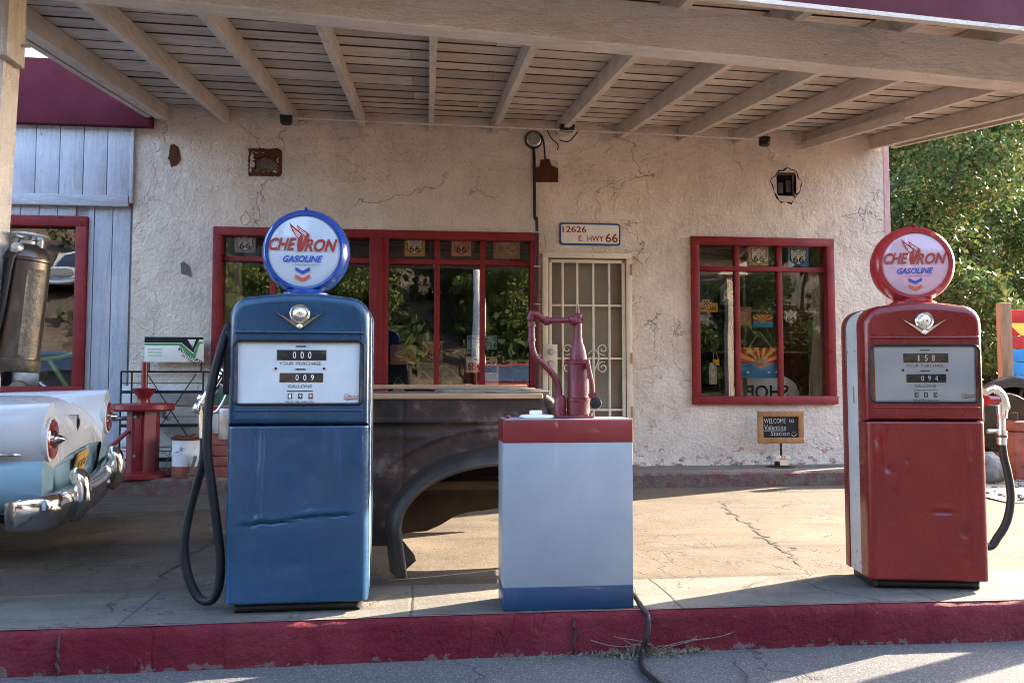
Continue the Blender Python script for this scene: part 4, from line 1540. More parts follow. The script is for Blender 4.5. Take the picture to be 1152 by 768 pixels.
    for s in (-1, 1):
        for y, z in ((.16, .10), (.24, .07), (.20, .15), (.17, 1.2), (.28, 1.2)):
            rv.cyl((s * (hw - .007), y, z), (s * (hw - .003), y, z), .007, 8)
        rv.box((s * (hw - .005), .20, .97), (.004, .018, .09), .001)
    rv.build_each('rivet', M['zinc'], t)
    return t


bp = at(333, 686, 3.735)
blue = make_pump('fuel_pump', 'dented blue fuel pump with blue rimmed globe, left of the silver cabinet', (at(333, 600, 3.72).x + .004, 3.72, ISL + .004), R(0.5), .628,
                 M['pump_blue'], M['globe_blue'], M['globe_face'], dent_blue, '000 ', '009 ', '199', R(-3), -.002)
rp = at(1047, 600, 3.80)
red = make_pump('fuel_pump', 'glossy red fuel pump with red rimmed globe, at the right end of the island', (rp.x - .006, 3.80, ISL + .004), R(-10.5), .58,
                M['pump_red'], M['globe_red'], M['globe_face_pink'], dent_red, '158 ', '094 ', '000', R(-6), .03)


def local(o, p):
    return o.matrix_basis.inverted() @ p


def px_path(o, pts, Y):
    return [local(o, at(p[0], p[1], p[2] if len(p) > 2 else Y)) for p in pts]


# hoses and nozzles: blue pump, left side
h = MB()
h.tube(catmull(px_path(blue, [(258, 366, 3.86), (251, 384, 3.80), (241, 420, 3.78), (235, 455, 3.77), (233, 500, 3.77), (238, 545, 3.78), (244, 590, 3.79), (248, 630, 3.80), (246, 660, 3.81), (237, 675, 3.83), (223, 671, 3.86), (212, 648, 3.87), (207, 615, 3.88), (212, 580, 3.89), (221, 545, 3.89), (229, 515, 3.88), (230, 488, 3.87)], 3.8), 8), .0205, 12)
h.build('hose', M['black_rubber'], blue)
nz = MB()
A = lambda x, y, Y=3.87: local(blue, at(x, y, Y))
nz.tube([A(230, 492), A(229, 478), A(228, 466)], [.024, .022, .020], 12)
nz.tube(catmull([A(229, 470), A(228, 458), A(233, 447), A(243, 434), A(251, 422)], 6), [.020] * 8 + [.025] * 10 + [.021] * 7, 12)
nz.ball(A(223, 459), .026)
nz.ball(A(227, 448), .022)
nz.tube([A(247, 428), A(256, 415)], [.027, .026], 12)
nozzle = nz.build('nozzle', M['chrome'], blue)
MB().tube(catmull([A(232, 462, 3.86), (A(243, 463, 3.86)), A(252, 450, 3.86), A(255, 440, 3.86), A(248, 432, 3.86)], 6), .008, 8).build('trigger_guard', M['zinc'], nozzle)
rg = MB()
for k in range(3):
    rg.tube([A(249.5 + k * 2.2, 423.5 - k * 3.6), A(250.6 + k * 2.2, 421.8 - k * 3.6)], .031, 12)
rg.build('collar', M['black_rubber'], nozzle)
mb = MB()
c = A(253, 476, 3.87)
mb.box((-.314 - .028, .11, c.z), (.055, .09, .15), .012)
mb.build('nozzle_boot', M['zinc'], blue)
c = A(255, 408, 3.9)
mb = MB()
mb.box((-.314 - .02, .13, c.z), (.045, .10, .30), .014)
mb.box((-.314 - .03, .13, c.z + .10), (.03, .06, .16), .010)
mb.build('hook_cover', M['black_paint'], blue)

# red pump, right side
A = lambda x, y, Y=4.02: local(red, at(x, y, Y))
h = MB()
h.tube(catmull([A(1127, 492), A(1129, 512), A(1135, 538), A(1137, 562), A(1133, 585), A(1123, 603), A(1110, 614), Vector((.285, .30, .30)), Vector((.25, .36, .285)), Vector((.20, .385, .28))], 8), .0205, 12)
h.build('hose', M['black_rubber'], red)
nz = MB()
nz.tube([A(1127, 500), A(1127, 484)], [.023, .026], 12)
nz.tube([A(1127, 484), A(1126.5, 470), A(1125, 452)], [.018, .019, .023], 12)
nz.tube(catmull([A(1128, 470), A(1129, 456), A(1125, 444), A(1116, 438), A(1108, 441)], 6), [.022] * 6 + [.028] * 12 + [.024] * 7, 12)
nz.tube([A(1128, 458), A(1134, 457)], [.022, .019], 12)
nozzle = nz.build('nozzle', M['chrome'], red)
MB().tube(catmull([A(1111, 485), A(1122, 484), A(1126, 480), A(1124, 476)], 6), .010, 8).build('trigger_guard', M['zinc'], nozzle)
MB().tube([A(1110, 450), A(1121, 450)], [.030, .030], 14).build('guard_sleeve', M['tail_red'], nozzle)
MB().tube([A(1127, 492), A(1127, 489)], .028, 12).build('collar', M['brass_dull'], nozzle)
mb = MB()
c = A(1113, 460)
mb.box((.29 + .02, .14, c.z), (.045, .09, .13), .012)
mb.build('nozzle_boot', M['zinc'], red)
c = A(1114, 405)
mb = MB()
mb.box((.29 + .012, .15, c.z), (.028, .07, .20), .010)
mb.build('hook_cover', M['pump_red'], red)

# ---------------------------------------------------------------- silver cabinet between the pumps
cl, cr = at(566, 670, 3.66).x, at(713, 670, 3.66).x
CX, CW = (cl + cr) / 2, cr - cl
CH = (at(640, 473, 3.66).z - ISL)
cab = thing('cabinet', 'plain silver cabinet with red top band and blue bottom band', 'cabinet', (CX, 3.66, ISL + .004), R(0.0))
CD = .24
bh = .105
MB().box((0, CD / 2, CH / 2), (CW, CD, CH - 2 * bh + .004), .005).build('body', M['cabinet'], cab)
MB().box((0, CD / 2 - .001, CH - bh / 2), (CW + .003, CD + .003, bh), .005).build('red_band', M['band_red'], cab)
MB().box((0, CD / 2, bh / 2), (CW - .001, CD, bh), .004).build('blue_band', M['band_blue'], cab)
MB().box((0, CD / 2, CH + .001), (CW - .012, CD - .012, .006), .002).build('top', M['cabinet'], cab)
topz = ISL + .004 + CH + .004

# white lid dish
p = at(604, 470, 3.76)
lid = thing('lid', 'white round lid lying on top of the silver cabinet', 'lid', (p.x, 3.76, topz))
mb = MB()
mb.lathe([(.075, 0), (.082, .004), (.082, .012), (.07, .016), (.001, .017)], None, 32)
mb.build('disc', M['enamel_white'], lid)
mb = MB()
mb.box((-.005, .0, .026), (.06, .022, .022), .006)
mb.build('handle', M['enamel_white'], lid)
# red cap beside it
p = at(571, 468, 3.73)
cap = MB().lathe([(.014, 0), (.014, .012), (.011, .016), (.001, .017)], Matrix.Translation((p.x, 3.73, topz)), 16).build('cap', M['oil_pump_red'])
tag(cap, 'tiny dark red cap on the left edge of the cabinet top', 'cap')

# ---------------------------------------------------------------- red hand pump on the cabinet
p = at(651, 468, 3.78)
SC = 1 / (900 / 3.72)
hp = thing('hand_pump', 'small dark red cast iron hand pump standing on the silver cabinet', 'hand pump', (p.x, 3.78, topz))


def hpx(x, y, dy=0.0):
    q = at(x, y, 3.78)
    return Vector((q.x - p.x, dy, q.z - topz))


mb = MB()
zz = lambda y: hpx(651, y).z
mb.box((hpx(644, 467).x, 0, .006), (.185, .13, .012), .004)
for s_ in (-1, 1):
    for y_ in (-.045, .045):
        mb.cyl((hpx(644, 467).x + s_ * .08, y_, .012), (hpx(644, 467).x + s_ * .08, y_, .024), .010, 6)
mb.build('base', M['oil_pump_red'], hp)
mb = MB()
rr = 12.6 * SC
q_ = SC
xs_ = hpx(650.5, 400).x
mb.lathe([(rr * 1.06, .012), (rr * 1.06, zz(452)), (rr * 1.10, zz(451.5)), (rr * 1.10, zz(447.5)), (rr * 1.02, zz(447)), (rr, zz(446)), (rr, zz(410)), (rr * 1.10, zz(409.5)), (rr * 1.12, zz(406)), (rr * 1.05, zz(405.2)), (10.2 * q_, zz(404.5)), (9.9 * q_, zz(400)), (9.0 * q_, zz(395)), (7.4 * q_, zz(390)), (5.6 * q_, zz(385)), (4.6 * q_, zz(379)), (4.3 * q_, zz(368)), (4.3 * q_, zz(364)), (5.2 * q_, zz(363)), (5.2 * q_, zz(355)), (4.0 * q_, zz(353.5)), (1.6 * q_, zz(352)), (1.2 * q_, zz(346)), (.4 * q_, zz(343))], Matrix.Translation((xs_, 0, 0)), 36)
for k in range(8):
    a = 2 * math.pi * k / 8 + .2
    mb.cyl((xs_ + rr * 1.02 * math.cos(a), rr * 1.02 * math.sin(a), zz(406)), (xs_ + rr * 1.02 * math.cos(a), rr * 1.02 * math.sin(a), zz(403.8)), .007, 6)
mb.box((xs_ + rr * .9, -.02, zz(420)), (.02, .03, .05), .005)
mb.build('cylinder', M['oil_pump_red'], hp)
mb = MB()
mb.lathe([(.028, .010), (.028, zz(448)), (.022, zz(445)), (.018, zz(444))], Matrix.Translation((hpx(630, 450).x, 0, 0)), 20)
mb.tube(catmull([hpx(629, 448), hpx(628.5, 437), hpx(624, 424), hpx(613, 411), hpx(603, 402), hpx(598.5, 390), hpx(598, 372), hpx(598, 362)], 8), .0155, 14)
for y in (366, 382):
    mb.tube([hpx(598, y + 1.5), hpx(598, y - 1.5)], .020, 14)
mb.tube([hpx(596, 360), hpx(598, 353), hpx(604, 354), hpx(612, 360), hpx(620, 361)], [.017, .02, .018, .016, .018], 14)
mb.tube([hpx(612, 361), hpx(617, 361)], .021, 14)
mb.tube([hpx(616, 361), hpx(645, 360)], .0135, 14)
mb.tube([hpx(640, 360), hpx(655, 359)], .020, 14)
mb.ball(hpx(646, 361), .024)
mb.build('spout_pipe', M['oil_pump_red'], hp)
mb = MB()
mb.tube([hpx(657, 405, -.075), hpx(662, 432, -.08), hpx(663, 448, -.08)], [.010, .012, .011], 10)
mb.tube([hpx(658, 412, -.02), hpx(658, 412, -.08)], .012, 10)
mb.tube([hpx(662.5, 444, -.09), hpx(662.5, 444, -.06)], .016, 12)
arm = mb.build('crank_arm', M['oil_pump_red'], hp)
q = hpx(665.5, 453, -.10)
MB().lathe([(.004, -.018), (.022, -.016), (.028, 0), (.022, .014), (.006, .018)], Matrix.Translation(q) @ Matrix.Rotation(R(90), 4, 'X'), 20).build('knob', M['black_rubber'], arm)

# black cable running from the cabinet over the kerb
cb = MB()
ky = KERB_Y
cb.tube(catmull([(CX + CW / 2 - .01, 3.80, ISL + .05), at(714, 670, 3.74), (at(722, 683, 3.66)), at(728, 692, 3.575), at(729, 705, 3.553), at(727, 718, 3.545), (at(722, 735, 3.535)), Vector((at(727, 752, 3.3).x, 3.34, ROADZ + .017)), Vector((at(742, 768, 3.2).x, 3.1, ROADZ + .017)), Vector((at(770, 800, 2.9).x, 2.7, ROADZ + .017)), Vector((1.1, 2.0, ROADZ + .017))], 8), .0125, 10)
cable = cb.build('cable', M['black_rubber'])
tag(cable, 'black cable running from the silver cabinet down over the maroon kerb', 'cable')
# ---------------------------------------------------------------- pale blue car, seen from behind
def make_car():
    near, far = at(64, 503, 4.85), at(129, 475, 6.39)
    mid = (near + far) / 2 + Vector((-.05, 0, -.03))
    fdir = Vector((-.982, -.19, 0)).normalized()
    ldir = Vector((0, 0, 1)).cross(fdir)
    gz = drive_z(mid.y) + .008
    t = thing('car', 'vintage pale blue and white sedan with chrome bumper, tail towards the blue pump', 'car')
    T = Matrix(((-ldir.x, fdir.x, 0, mid.x), (-ldir.y, fdir.y, 0, mid.y), (0, 0, 1, gz), (0, 0, 0, 1)))  # local: x right, y forward, z up
    # the slope of the driveway and tired springs
    tilt = Matrix.Rotation(R(-2.2), 4, 'Y')
    t.matrix_basis = T @ tilt
    LEN = 5.2

    def half(y):
        """half section, from sill to centre of the deck, at distance y from the tail"""
        e = min(1.0, max(0.0, y / .42))
        q3 = max(0, 1 - (1 - e) ** 2.6) ** (1 / 2.0)
        deck = .58 + .335 * q3
        inn = .56 + .315 * q3
        fl = max(0, 1 - y / .9)
        up = .03 * fl
        sx = 1 - .02 * max(0, (.25 - y) / .25)
        return [(.62, .34), (.86 * sx, .335), (.935 * sx, .40), (.965 * sx, .50), (.965 * sx, .575), (.945 * sx, .615), (.935 * sx, .625), (.948 * sx, .645), (.972 * sx, .70), (.974 * sx, .76), (.955 * sx, .83 + up * .5),
                (.915 * sx, .885 + up), (.865 * sx, .912 + up), (.80 * sx, .905 + up), (.745, .88 + up * .5), (.70, max(.55, inn - .012)), (.66, inn + .006), (.50, deck), (.28, deck + .012), (0.0, deck + .016)]
    ys = [0, .012, .05, .1, .16, .23, .31, .4, .5, .65, .9, 1.2, 1.6, 2.0, 2.6, 3.2, 3.8, 4.4, 4.8, 5.05, LEN]
    vs, fs, mi = [], [], []
    prof0 = half(1)
    n = len(prof0) * 2 - 1
    for y in ys:
        hp_ = half(y)
        nose = max(0, (y - 4.6) / .6)
        row = []
        for x, z in hp_:
            fin = -.015 * min(1, max(0, (z - .86)) / .06) * max(0, 1 - y / .5) if x > .72 else 0
            tuck = .10 * max(0, (.52 - z)) * max(0, 1 - y / .3)
            x2 = x * (1 - .12 * nose * nose)
            z2 = z - .10 * nose * nose * (z > .6)
            row.append((x2, y + fin + tuck, z2))
        vs += [(x, yy, z) for x, yy, z in row] + [(-x, yy, z) for x, yy, z in row[::-1][1:]]
    mb = MB()
    m_ = len(prof0)
    for i in range(len(ys) - 1):
        for k in range(n - 1):
            kk = k if k < m_ - 1 else n - 2 - k
            mb.f.append([i * n + k, i * n + k + 1, (i + 1) * n + k + 1, (i + 1) * n + k])
            mb.m.append(0 if kk < 6 else 1)
    mb.v = [Vector(v) for v in vs]
    # tail: white surrounds of the lamps, blue below, nose cap
    for s in (1, -1):
        idx = [k if s > 0 else n - 1 - k for k in range(6, 16)]
        mb.f.append(idx)
        mb.m.append(1)
        idx = [k if s > 0 else n - 1 - k for k in [0, 1, 2, 3, 4, 5, 6, 15]]
        mb.f.append(idx)
        mb.m.append(0)
    mb.f.append([(len(ys) - 1) * n + k for k in range(n)])
    mb.m.append(0)
    mb.f.append([(i * n) for i in range(len(ys))] + [(i * n + n - 1) for i in range(len(ys))][::-1])
    mb.m.append(0)
    mb.build('body', [M['car_blue'], M['car_white']], t, angle=50)
    # rear panel under the lid
    mb = MB()
    mb.box((0, .055, .46), (1.44, .05, .27), .02)
    mb.box((-.0, .035, .56), (1.36, .05, .04), .015)
    mb.build('rear_panel', M['car_blue'], t)
    # tail lamps with pointed chrome centres
    for s in (1, -1):
        base = Matrix.Translation((s * .835, -.012, .735)) @ Matrix.Rotation(R(90), 4, 'X')
        l = MB().lathe([(.112, -.02), (.112, .014), (.104, .020), (.085, .015), (.001, .012)], base, 36).build('tail_lamp', M['tail_red'], t)
        MB().lathe([(.05, .012), (.05, .028), (.032, .034), (.024, .052), (.010, .072), (.001, .075)], base, 24).build('lamp_centre', M['chrome'], l)
        MB().lathe([(.126, -.02), (.127, .008), (.118, .013), (.111, .010)], base, 36).build('lamp_ring', M['car_white'], l)
    # crest on the lid
    e = MB()
    e.prism([(-.038, .735), (.0, .705), (.038, .735), (.034, .81), (0, .80), (-.034, .81)], .02, .10)
    e.build('crest', M['chrome'], t)
    MB().prism([(-.022, .745), (.0, .727), (.022, .745), (.018, .785), (-.018, .785)], .012, .05).build('crest_shield', M['black_paint'], t)
    # number plate
    pl = MB().box((.0, -.0, .50), (.31, .014, .15), .004, rot=Matrix.Rotation(R(12), 3, 'X')).build('number_plate', M['plate_yellow'], t)
    tx = MB()
    for k in range(6):                                   # illegible worn characters
        x = -.105 + .042 * k
        tx.tube(catmull([(x - .010, -.0, .475), (x + .008 * (-1) ** k, -.0, .492), (x - .006, -.0, .505), (x + .010, -.0, .522)], 4), .003, 5)
    o_ = tx.build('characters', M['ink'], pl)
    o_.matrix_basis = Matrix.Translation((0, -.006, 0)) @ Matrix.Translation((0, 0, .5)) @ Matrix.Rotation(R(12), 4, 'X') @ Matrix.Translation((0, -.0015, -.5))
    # bumper
    sec = [(.035, -.105), (-.010, -.100), (-.024, -.090), (-.030, -.035), (-.040, -.022), (-.042, .02), (-.034, .055), (-.016, .080), (.012, .088), (.040, .078)]
    path = []
    for k in range(41):
        u = -1 + 2 * k / 40
        x = 1.005 * u
        y = -.085 + .06 * abs(u) ** 3
        if abs(u) > .93:
            y += (abs(u) - .93) / .07 * .16
        dip = .015 * math.exp(-(u / .28) ** 4)
        path.append((x, y, .335 - dip + .015 * abs(u)))
    mb = MB()
    q = len(sec)
    vs, fs = [], []
    for k, (x, y, z) in enumerate(path):
        u = abs(-1 + 2 * k / 40)
        sc = 1.0 if u < .93 else 1 - (u - .93) * 3.5
        for a, b in sec:
            vs.append((x, y + a * (1 if u < .96 else .7), z + b * sc * 1.05))
    for k in range(40):
        for j in range(q - 1):
            fs.append((k * q + j, k * q + j + 1, (k + 1) * q + j + 1, (k + 1) * q + j))
    fs += [list(range(q)), [40 * q + j for j in range(q)][::-1]]
    mb.add(vs, fs)
    bump = mb.build('bumper', M['chrome'], t, angle=60)
    for s in (1, -1):
        g = MB()
        pts = [(s * .58, -.085, .23), (s * .58, -.110, .28), (s * .58, -.122, .34), (s * .58, -.122, .41), (s * .58, -.108, .47), (s * .58, -.088, .51), (s * .58, -.070, .53)]
        g.tube(catmull(pts, 5), [(.030 + .030 * min(1, i / 10)) if i < 18 else max(.008, .060 - .052 * ((i - 18) / 12) ** 2) for i in range(31)], 14)
        g.build('bumper_guard', M['chrome'], bump)
    bolts = MB()
    for s in (-.28, .28):
        bolts.cyl((s, -.12, .32), (s, -.132, .32), .016, 10)
    bolts.build_each('bolt', M['zinc'], bump)
    # side spear, exhaust, wheels
    for s in (1, -1):
        MB().tube([(s * .972, .10, .668), (s * .978, .16, .669), (s * .978, 2.0, .675), (s * .976, 4.6, .68)], [.004, .013, .013, .010], 8).build('side_spear', M['chrome'], t)
    MB().tube([(-.52, .8, .25), (-.52, -.10, .235)], .026, 12, caps=True).build('exhaust_pipe', M['rust_edge'], t)
    for s in (1, -1):
        for y in (1.32, 4.25):
            c = Matrix.Translation((s * .77, y, .335 - .005)) @ Matrix.Rotation(R(90), 4, 'Y')
            wl = MB().lathe([(.20, -.10), (.30, -.10), (.335, -.06), (.335, .06), (.30, .10), (.20, .10)], c, 36).build('wheel', M['black_rubber'], t)
            MB().lathe([(.001, -.09), (.12, -.105), (.2, -.09), (.2, .09), (.12, .105), (.001, .09)], c, 28).build('hub_cap', M['chrome'], wl)
    ub = MB().box((0, 2.9, .36), (1.5, 4.2, .12), .03)
    ub.build('underbody', M['black_paint'], t)
    # cabin
    lv = [(.64, .87, 1.45, 4.0), (.60, 1.12, 1.75, 3.65), (.545, 1.36, 2.05, 3.3), (.46, 1.42, 2.2, 3.1)]
    mb = MB()
    vs, fs = [], []
    for hx_, z, ya, yb in lv:
        for x, y in rrect(-hx_, hx_, ya, yb, .14, 4):
            vs.append((x, y, z))
    q = len(vs) // len(lv)
    for i in range(len(lv) - 1):
        for k in range(q):
            k2 = (k + 1) % q
            mb.f.append([i * q + k, i * q + k2, (i + 1) * q + k2, (i + 1) * q + k])
            mb.m.append(1 if i < 2 else 0)
    mb.f.append([(len(lv) - 1) * q + k for k in range(q)])
    mb.m.append(0)
    mb.v = [Vector(v) for v in vs]
    mb.build('cabin', [M['car_white'], M['car_glass']], t, angle=40)
    return t


make_car()

# ---------------------------------------------------------------- rusty truck bed behind the island
YP = 4.47
tb = thing('truck_bed', 'rusty old truck bed with bare rear fender, planks laid across its top', 'truck bed', (.1, 5.1, drive_z(5)))
bx0_, bx1_ = -1.05, at(622, 470, YP).x + .02
z_lo, z_hi = .19, at(500, 448, YP).z
mb = MB()
NX, NZ = 150, 80
r = .10
vs, fs = [], []
for j in range(NZ + 1):
    for i in range(NX + 1):
        x = bx0_ + (bx1_ - bx0_) * i / NX
        z = z_lo + (z_hi - z_lo) * j / NZ
        d = .012 * mnoise.noise((x * 2.5, z * 2.5, 3)) + .004 * mnoise.noise((x * 9, z * 9, 3))
        d -= .022 * math.exp(-((z - .86) / .012) ** 2)
        d += .012 * math.exp(-((x + .13) / .006) ** 2)
        d -= .014 * math.exp(-((math.hypot((x - .43) / .655, (z - .30) / .425) - 1.24) / .03) ** 2) * (z > .3)
        d -= .010 * math.exp(-((z - .78 + .05 * x) / .02) ** 2) * math.exp(-((x + .05) / .2) ** 2)
        d += .02 * math.exp(-((x - bx1_) / .05) ** 2) * 3
        vs.append((x, YP + d, z))


def in_arch(x, z):
    g = .05
    if z > .30:
        return ((x - .43) / (.655 - g)) ** 2 + ((z - .30) / (.425 - g)) ** 2 < 1
    return abs(x - .43) < .655 - g


fs = [(j * (NX + 1) + i, j * (NX + 1) + i + 1, (j + 1) * (NX + 1) + i + 1, (j + 1) * (NX + 1) + i) for j in range(NZ) for i in range(NX)
      if not in_arch(bx0_ + (bx1_ - bx0_) * (i + .5) / NX, z_lo + (z_hi - z_lo) * (j + .5) / NZ)]
mb.add(vs, fs)
mb.add([(p.x, p.y + .03, p.z) for p in mb.v[:]], [f[::-1] for f in fs])
# rounded end
mb.tube(catmull([(bx1_ - .02, YP + .04, z_lo), (bx1_, YP + .05, .5), (bx1_, YP + .05, z_hi - .12), (bx1_ - .02, YP + .05, z_hi - .05), (bx1_ - .07, YP + .05, z_hi - .01)], 5), .04, 10)
mb.build('side_panel', M['rust'], tb, world=True, angle=50)
mb = MB()
mb.box(((bx0_ + bx1_) / 2, YP + 1.30, .62), (bx1_ - bx0_ - .1, .03, .72), .01)
mb.build('side_panel', M['rust'], tb, world=True)
MB().box(((bx0_ + bx1_) / 2, YP + .68, .50), (bx1_ - bx0_ - .12, 1.2, .05), .01).build('bed_floor', M['rust_inner'], tb, world=True)
# fender: an elliptical arch flaring towards the island
FCX, FA, FCZ, FB, FY = .43, .655, .30, .425, 4.33
NT_, NS_ = 64, 14
vs = []


def arch_pt(t, grow):
    """t 0..1 from the left foot over the top to the right foot"""
    leg = .14
    if t < leg:
        k = t / leg
        return FCX - FA - grow + .035 * (1 - k), .045 + (FCZ - .045) * k
    if t > 1 - leg:
        k = (1 - t) / leg
        return FCX + FA + grow - .035 * (1 - k), .045 + (FCZ - .045) * k
    a = math.pi * (1 - (t - leg) / (1 - 2 * leg))
    return FCX + (FA + grow) * math.cos(a), FCZ + (FB + grow) * math.sin(a)


rows = []
for i in range(NT_ + 1):
    t = i / NT_
    row = []
    # lip: inner return edge, rolled bead, then the crown sweeping back to the panel
    for g, y in ((-.084, FY + .055), (-.094, FY + .035), (-.096, FY + .012), (-.090, FY + .002), (-.080, FY), (-.072, FY + .004)):
        row.append((g, y))
    for k in range(NS_):
        a = math.pi / 2 * k / (NS_ - 1)
        u5 = k / (NS_ - 1)
        row.append((-.066 + .040 * u5 + .03 * u5 ** 6, FY + .010 + .035 * u5 + (YP - FY - .02) * u5 ** 6))
    pts = []
    fade = min(1, t / .16, (1 - t) / .16)
    for g, y in row:
        x, z = arch_pt(t, g if g < 0 else g * (.6 + .4 * fade))
        pts.append((x, y - .0 + .004 * mnoise.noise((x * 7, z * 7, 1)), z))
    rows.append(pts)
q = len(rows[0])
mb = MB()
vs = [p for r_ in rows for p in r_]
fs = [(i * q + k, i * q + k + 1, (i + 1) * q + k + 1, (i + 1) * q + k) for i in range(NT_) for k in range(q - 1)]
mb.add(vs, fs)
fend = mb.build('fender', M['rust_edge'], tb, world=True, angle=60)
# inner wheel well: barrel and back plate with its own curved lower edge
mb = MB()
vs = []
for i in range(NT_ + 1):
    x, z = arch_pt(i / NT_, -.085)
    vs += [(x, FY + .07, max(z, .0)), (x, FY + .46, z)]
fs = []
for i in range(NT_):
    if vs[2 * i][2] > .36 or vs[2 * i + 2][2] > .36:
        fs.append((2 * i, 2 * i + 1, 2 * i + 3, 2 * i + 2))
mb.add(vs, fs)
yb = FY + .47
edge = [(451, 600), (480, 597), (496, 590), (512, 580), (527, 575.5), (542, 574), (561, 571), (600, 566), (650, 572), (690, 596)]
pts = [at(x, y, yb) for x, y in edge]
poly = [(p.x, p.z) for p in pts] + [arch_pt(1 - k / 40, -.07) for k in range(41) if arch_pt(1 - k / 40, 0)[1] > .29]
mb.prism(poly, yb, yb + .012)
mb.build('wheel_well', M['rust_inner'], tb, world=True)
# torn bracket at the foot
p = [at(x, y, FY + .10) for x, y in ((447, 603), (452, 606), (466, 623), (468, 630), (452, 644), (448, 646))]
MB().prism([(a.x, a.z) for a in p], FY + .09, FY + .10).build('bracket', M['rust_edge'], tb, world=True)
# top rail and loose planks
mb = MB()
mb.box(((bx0_ + bx1_) / 2 - .03, YP + .02, z_hi + .012), (bx1_ - bx0_ - .10, .07, .03), .006)
mb.build('top_rail', M['plank_tan'], tb, world=True)
rn = random.Random(3)
for i, (x0, x1, y, z, dep, key) in enumerate(((at(494, 440, YP).x, bx1_ - .03, YP + .11, z_hi + .028, .10, 'weathered'), (at(494, 440, YP).x - .02, bx1_ - .05, YP + .22, z_hi + .036, .10, 'weathered'), (at(494, 440, YP).x, bx1_ - .08, YP + .34, z_hi + .044, .11, 'weathered'), (at(490, 440, YP).x - .9, bx1_ - .1, YP + .60, z_hi + .062, .16, 'plank_tan'), (bx0_, at(494, 440, YP).x - .02, YP + .20, z_hi + .024, .20, 'plank_dark'))):
    pk = MB().box(((x0 + x1) / 2, y, z), (x1 - x0, dep, .026), .004, rot=rn.uniform(-.008, .008)).build('plank', M[key])
    lab = ['grey weathered plank nearest the front on the rusty truck bed', 'grey weathered plank lying second from the front on the rusty truck bed', 'grey weathered plank lying third from the front on the rusty truck bed', 'tan plank at the back of the rusty truck bed, under the windows', 'dark plank on the rusty truck bed, right beside the blue pump'][i]
    tag(pk, lab, 'plank', 'planks on the truck bed')
mb = MB()
for x in (bx0_ + .3, bx1_ - .25):
    mb.box((x, YP + .66, z_hi - .02), (.06, 1.26, .05), .005)
mb.build_each('cross_bearer', M['weathered'], tb, world=True)

# ---------------------------------------------------------------- along the walkway, left
# red hand tyre changer
p0 = at(160, 533, 7.72)
mc = thing('tyre_changer', 'red manual tyre changer with round table and upright centre post on walkway', 'tyre changer', (p0.x, 7.72, LEDGE_Z))
u = 7.72 / 1.04 / 900 * 1.0
zq = lambda y: at(160, y, 7.72).z - LEDGE_Z
MB().lathe([(33 * u, 0), (33 * u, .03), (28 * u, .045), (.001, .05)], None, 32).build('base', M['machine_red'], mc)
mb = MB()
for k in range(8):
    a = 2 * math.pi * k / 8
mb.lathe([(17 * u, .04), (17 * u, zq(462))], Matrix.Rotation(R(22), 4, 'Z'), 8)
mb.box((0, -.135, .35), (.05, .02, .55), .004)
mb.build('column', M['machine_red'], mc, angle=30)
MB().lathe([(.05, zq(463)), (31 * u, zq(462)), (32.5 * u, zq(460)), (32.5 * u, zq(455)), (31 * u, zq(453.5)), (.001, zq(453))], None, 36).build('table', M['machine_red'], mc)
MB().lathe([(.06, zq(454)), (.05, zq(449)), (.055, zq(447)), (12 * u, zq(439)), (12.5 * u, zq(437)), (.03, zq(436))], None, 28).build('cone', M['machine_red'], mc)
MB().cyl((0, 0, zq(440)), (0, 0, zq(407)), 3.4 * u, 16).build('centre_post', M['machine_red'], mc)
mb = MB()
mb.tube([(-.10, -.10, .42), (-.28, -.2, .22), (-.34, -.22, .14)], [.02, .022, .02], 10)
mb.lathe([(.03, -.03), (.085, -.02), (.085, .02), (.03, .03)], Matrix.Translation((-.30, -.18, .17)) @ Matrix.Rotation(R(90), 4, 'X'), 20)
mb.build_each('bead_breaker', M['machine_red'], mc)
mb = MB()
for z in (.2, .55):
    mb.cyl((-.02, -.15, z), (-.02, -.162, z), .014, 8)
mb.tube([(-.14, 0, zq(470)), (-.26, -.02, zq(471))], .02, 8)
mb.build_each('bolt', M['zinc'], mc)

# wire rack with a battery maker's sign
rx0, rx1 = at(141, 470, 7.9).x, at(232, 470, 7.9).x
rk = thing('wire_rack', 'black wire display rack carrying white sign with green and black V stripe', 'display rack', ((rx0 + rx1) / 2, 7.9, LEDGE_Z))
w2 = (rx1 - rx0) / 2
zr = lambda y: at(190, y, 7.9).z - LEDGE_Z
fr = MB()
for s in (-1, 1):
    for y in (-.13, .14):
        fr.tube([(s * w2, y, 0), (s * w2, y, zr(418))], .009, 8)
    fr.tube([(s * w2, -.13, zr(418)), (s * w2, .14, zr(418))], .007, 8)
for y in (-.13, .14):
    fr.tube([(-w2, y, zr(418)), (w2, y, zr(418))], .007, 8)
for s in (-1, 1):
    fr.tube([(s * w2 * .62, .145, zr(420)), (-s * w2 * .75, .145, zr(514))], .005, 6)
fr.build('frame', M['black_paint'], rk)
for yy in (441, 478, 516):
    sh = MB()
    z = zr(yy)
    for k in range(9):
        y = -.13 + .27 * k / 8
        sh.tube([(-w2, y, z), (w2, y, z)], .0055, 6)
    for s in (-1, 1):
        sh.tube([(s * w2, -.13, z), (s * w2, .14, z)], .007, 6)
    sh.box((0, -.133, z + .004), (2 * w2, .012, .028), .002)
    sh.tube([(-w2, -.132, z + .085), (w2, -.132, z + .085)], .004, 6)
    sh.build('shelf', M['black_paint'], rk)
sx0, sx1 = at(159, 390, 7.9).x - rk.location.x, at(226, 390, 7.9).x - rk.location.x
sz0, sz1 = zr(407), zr(378)
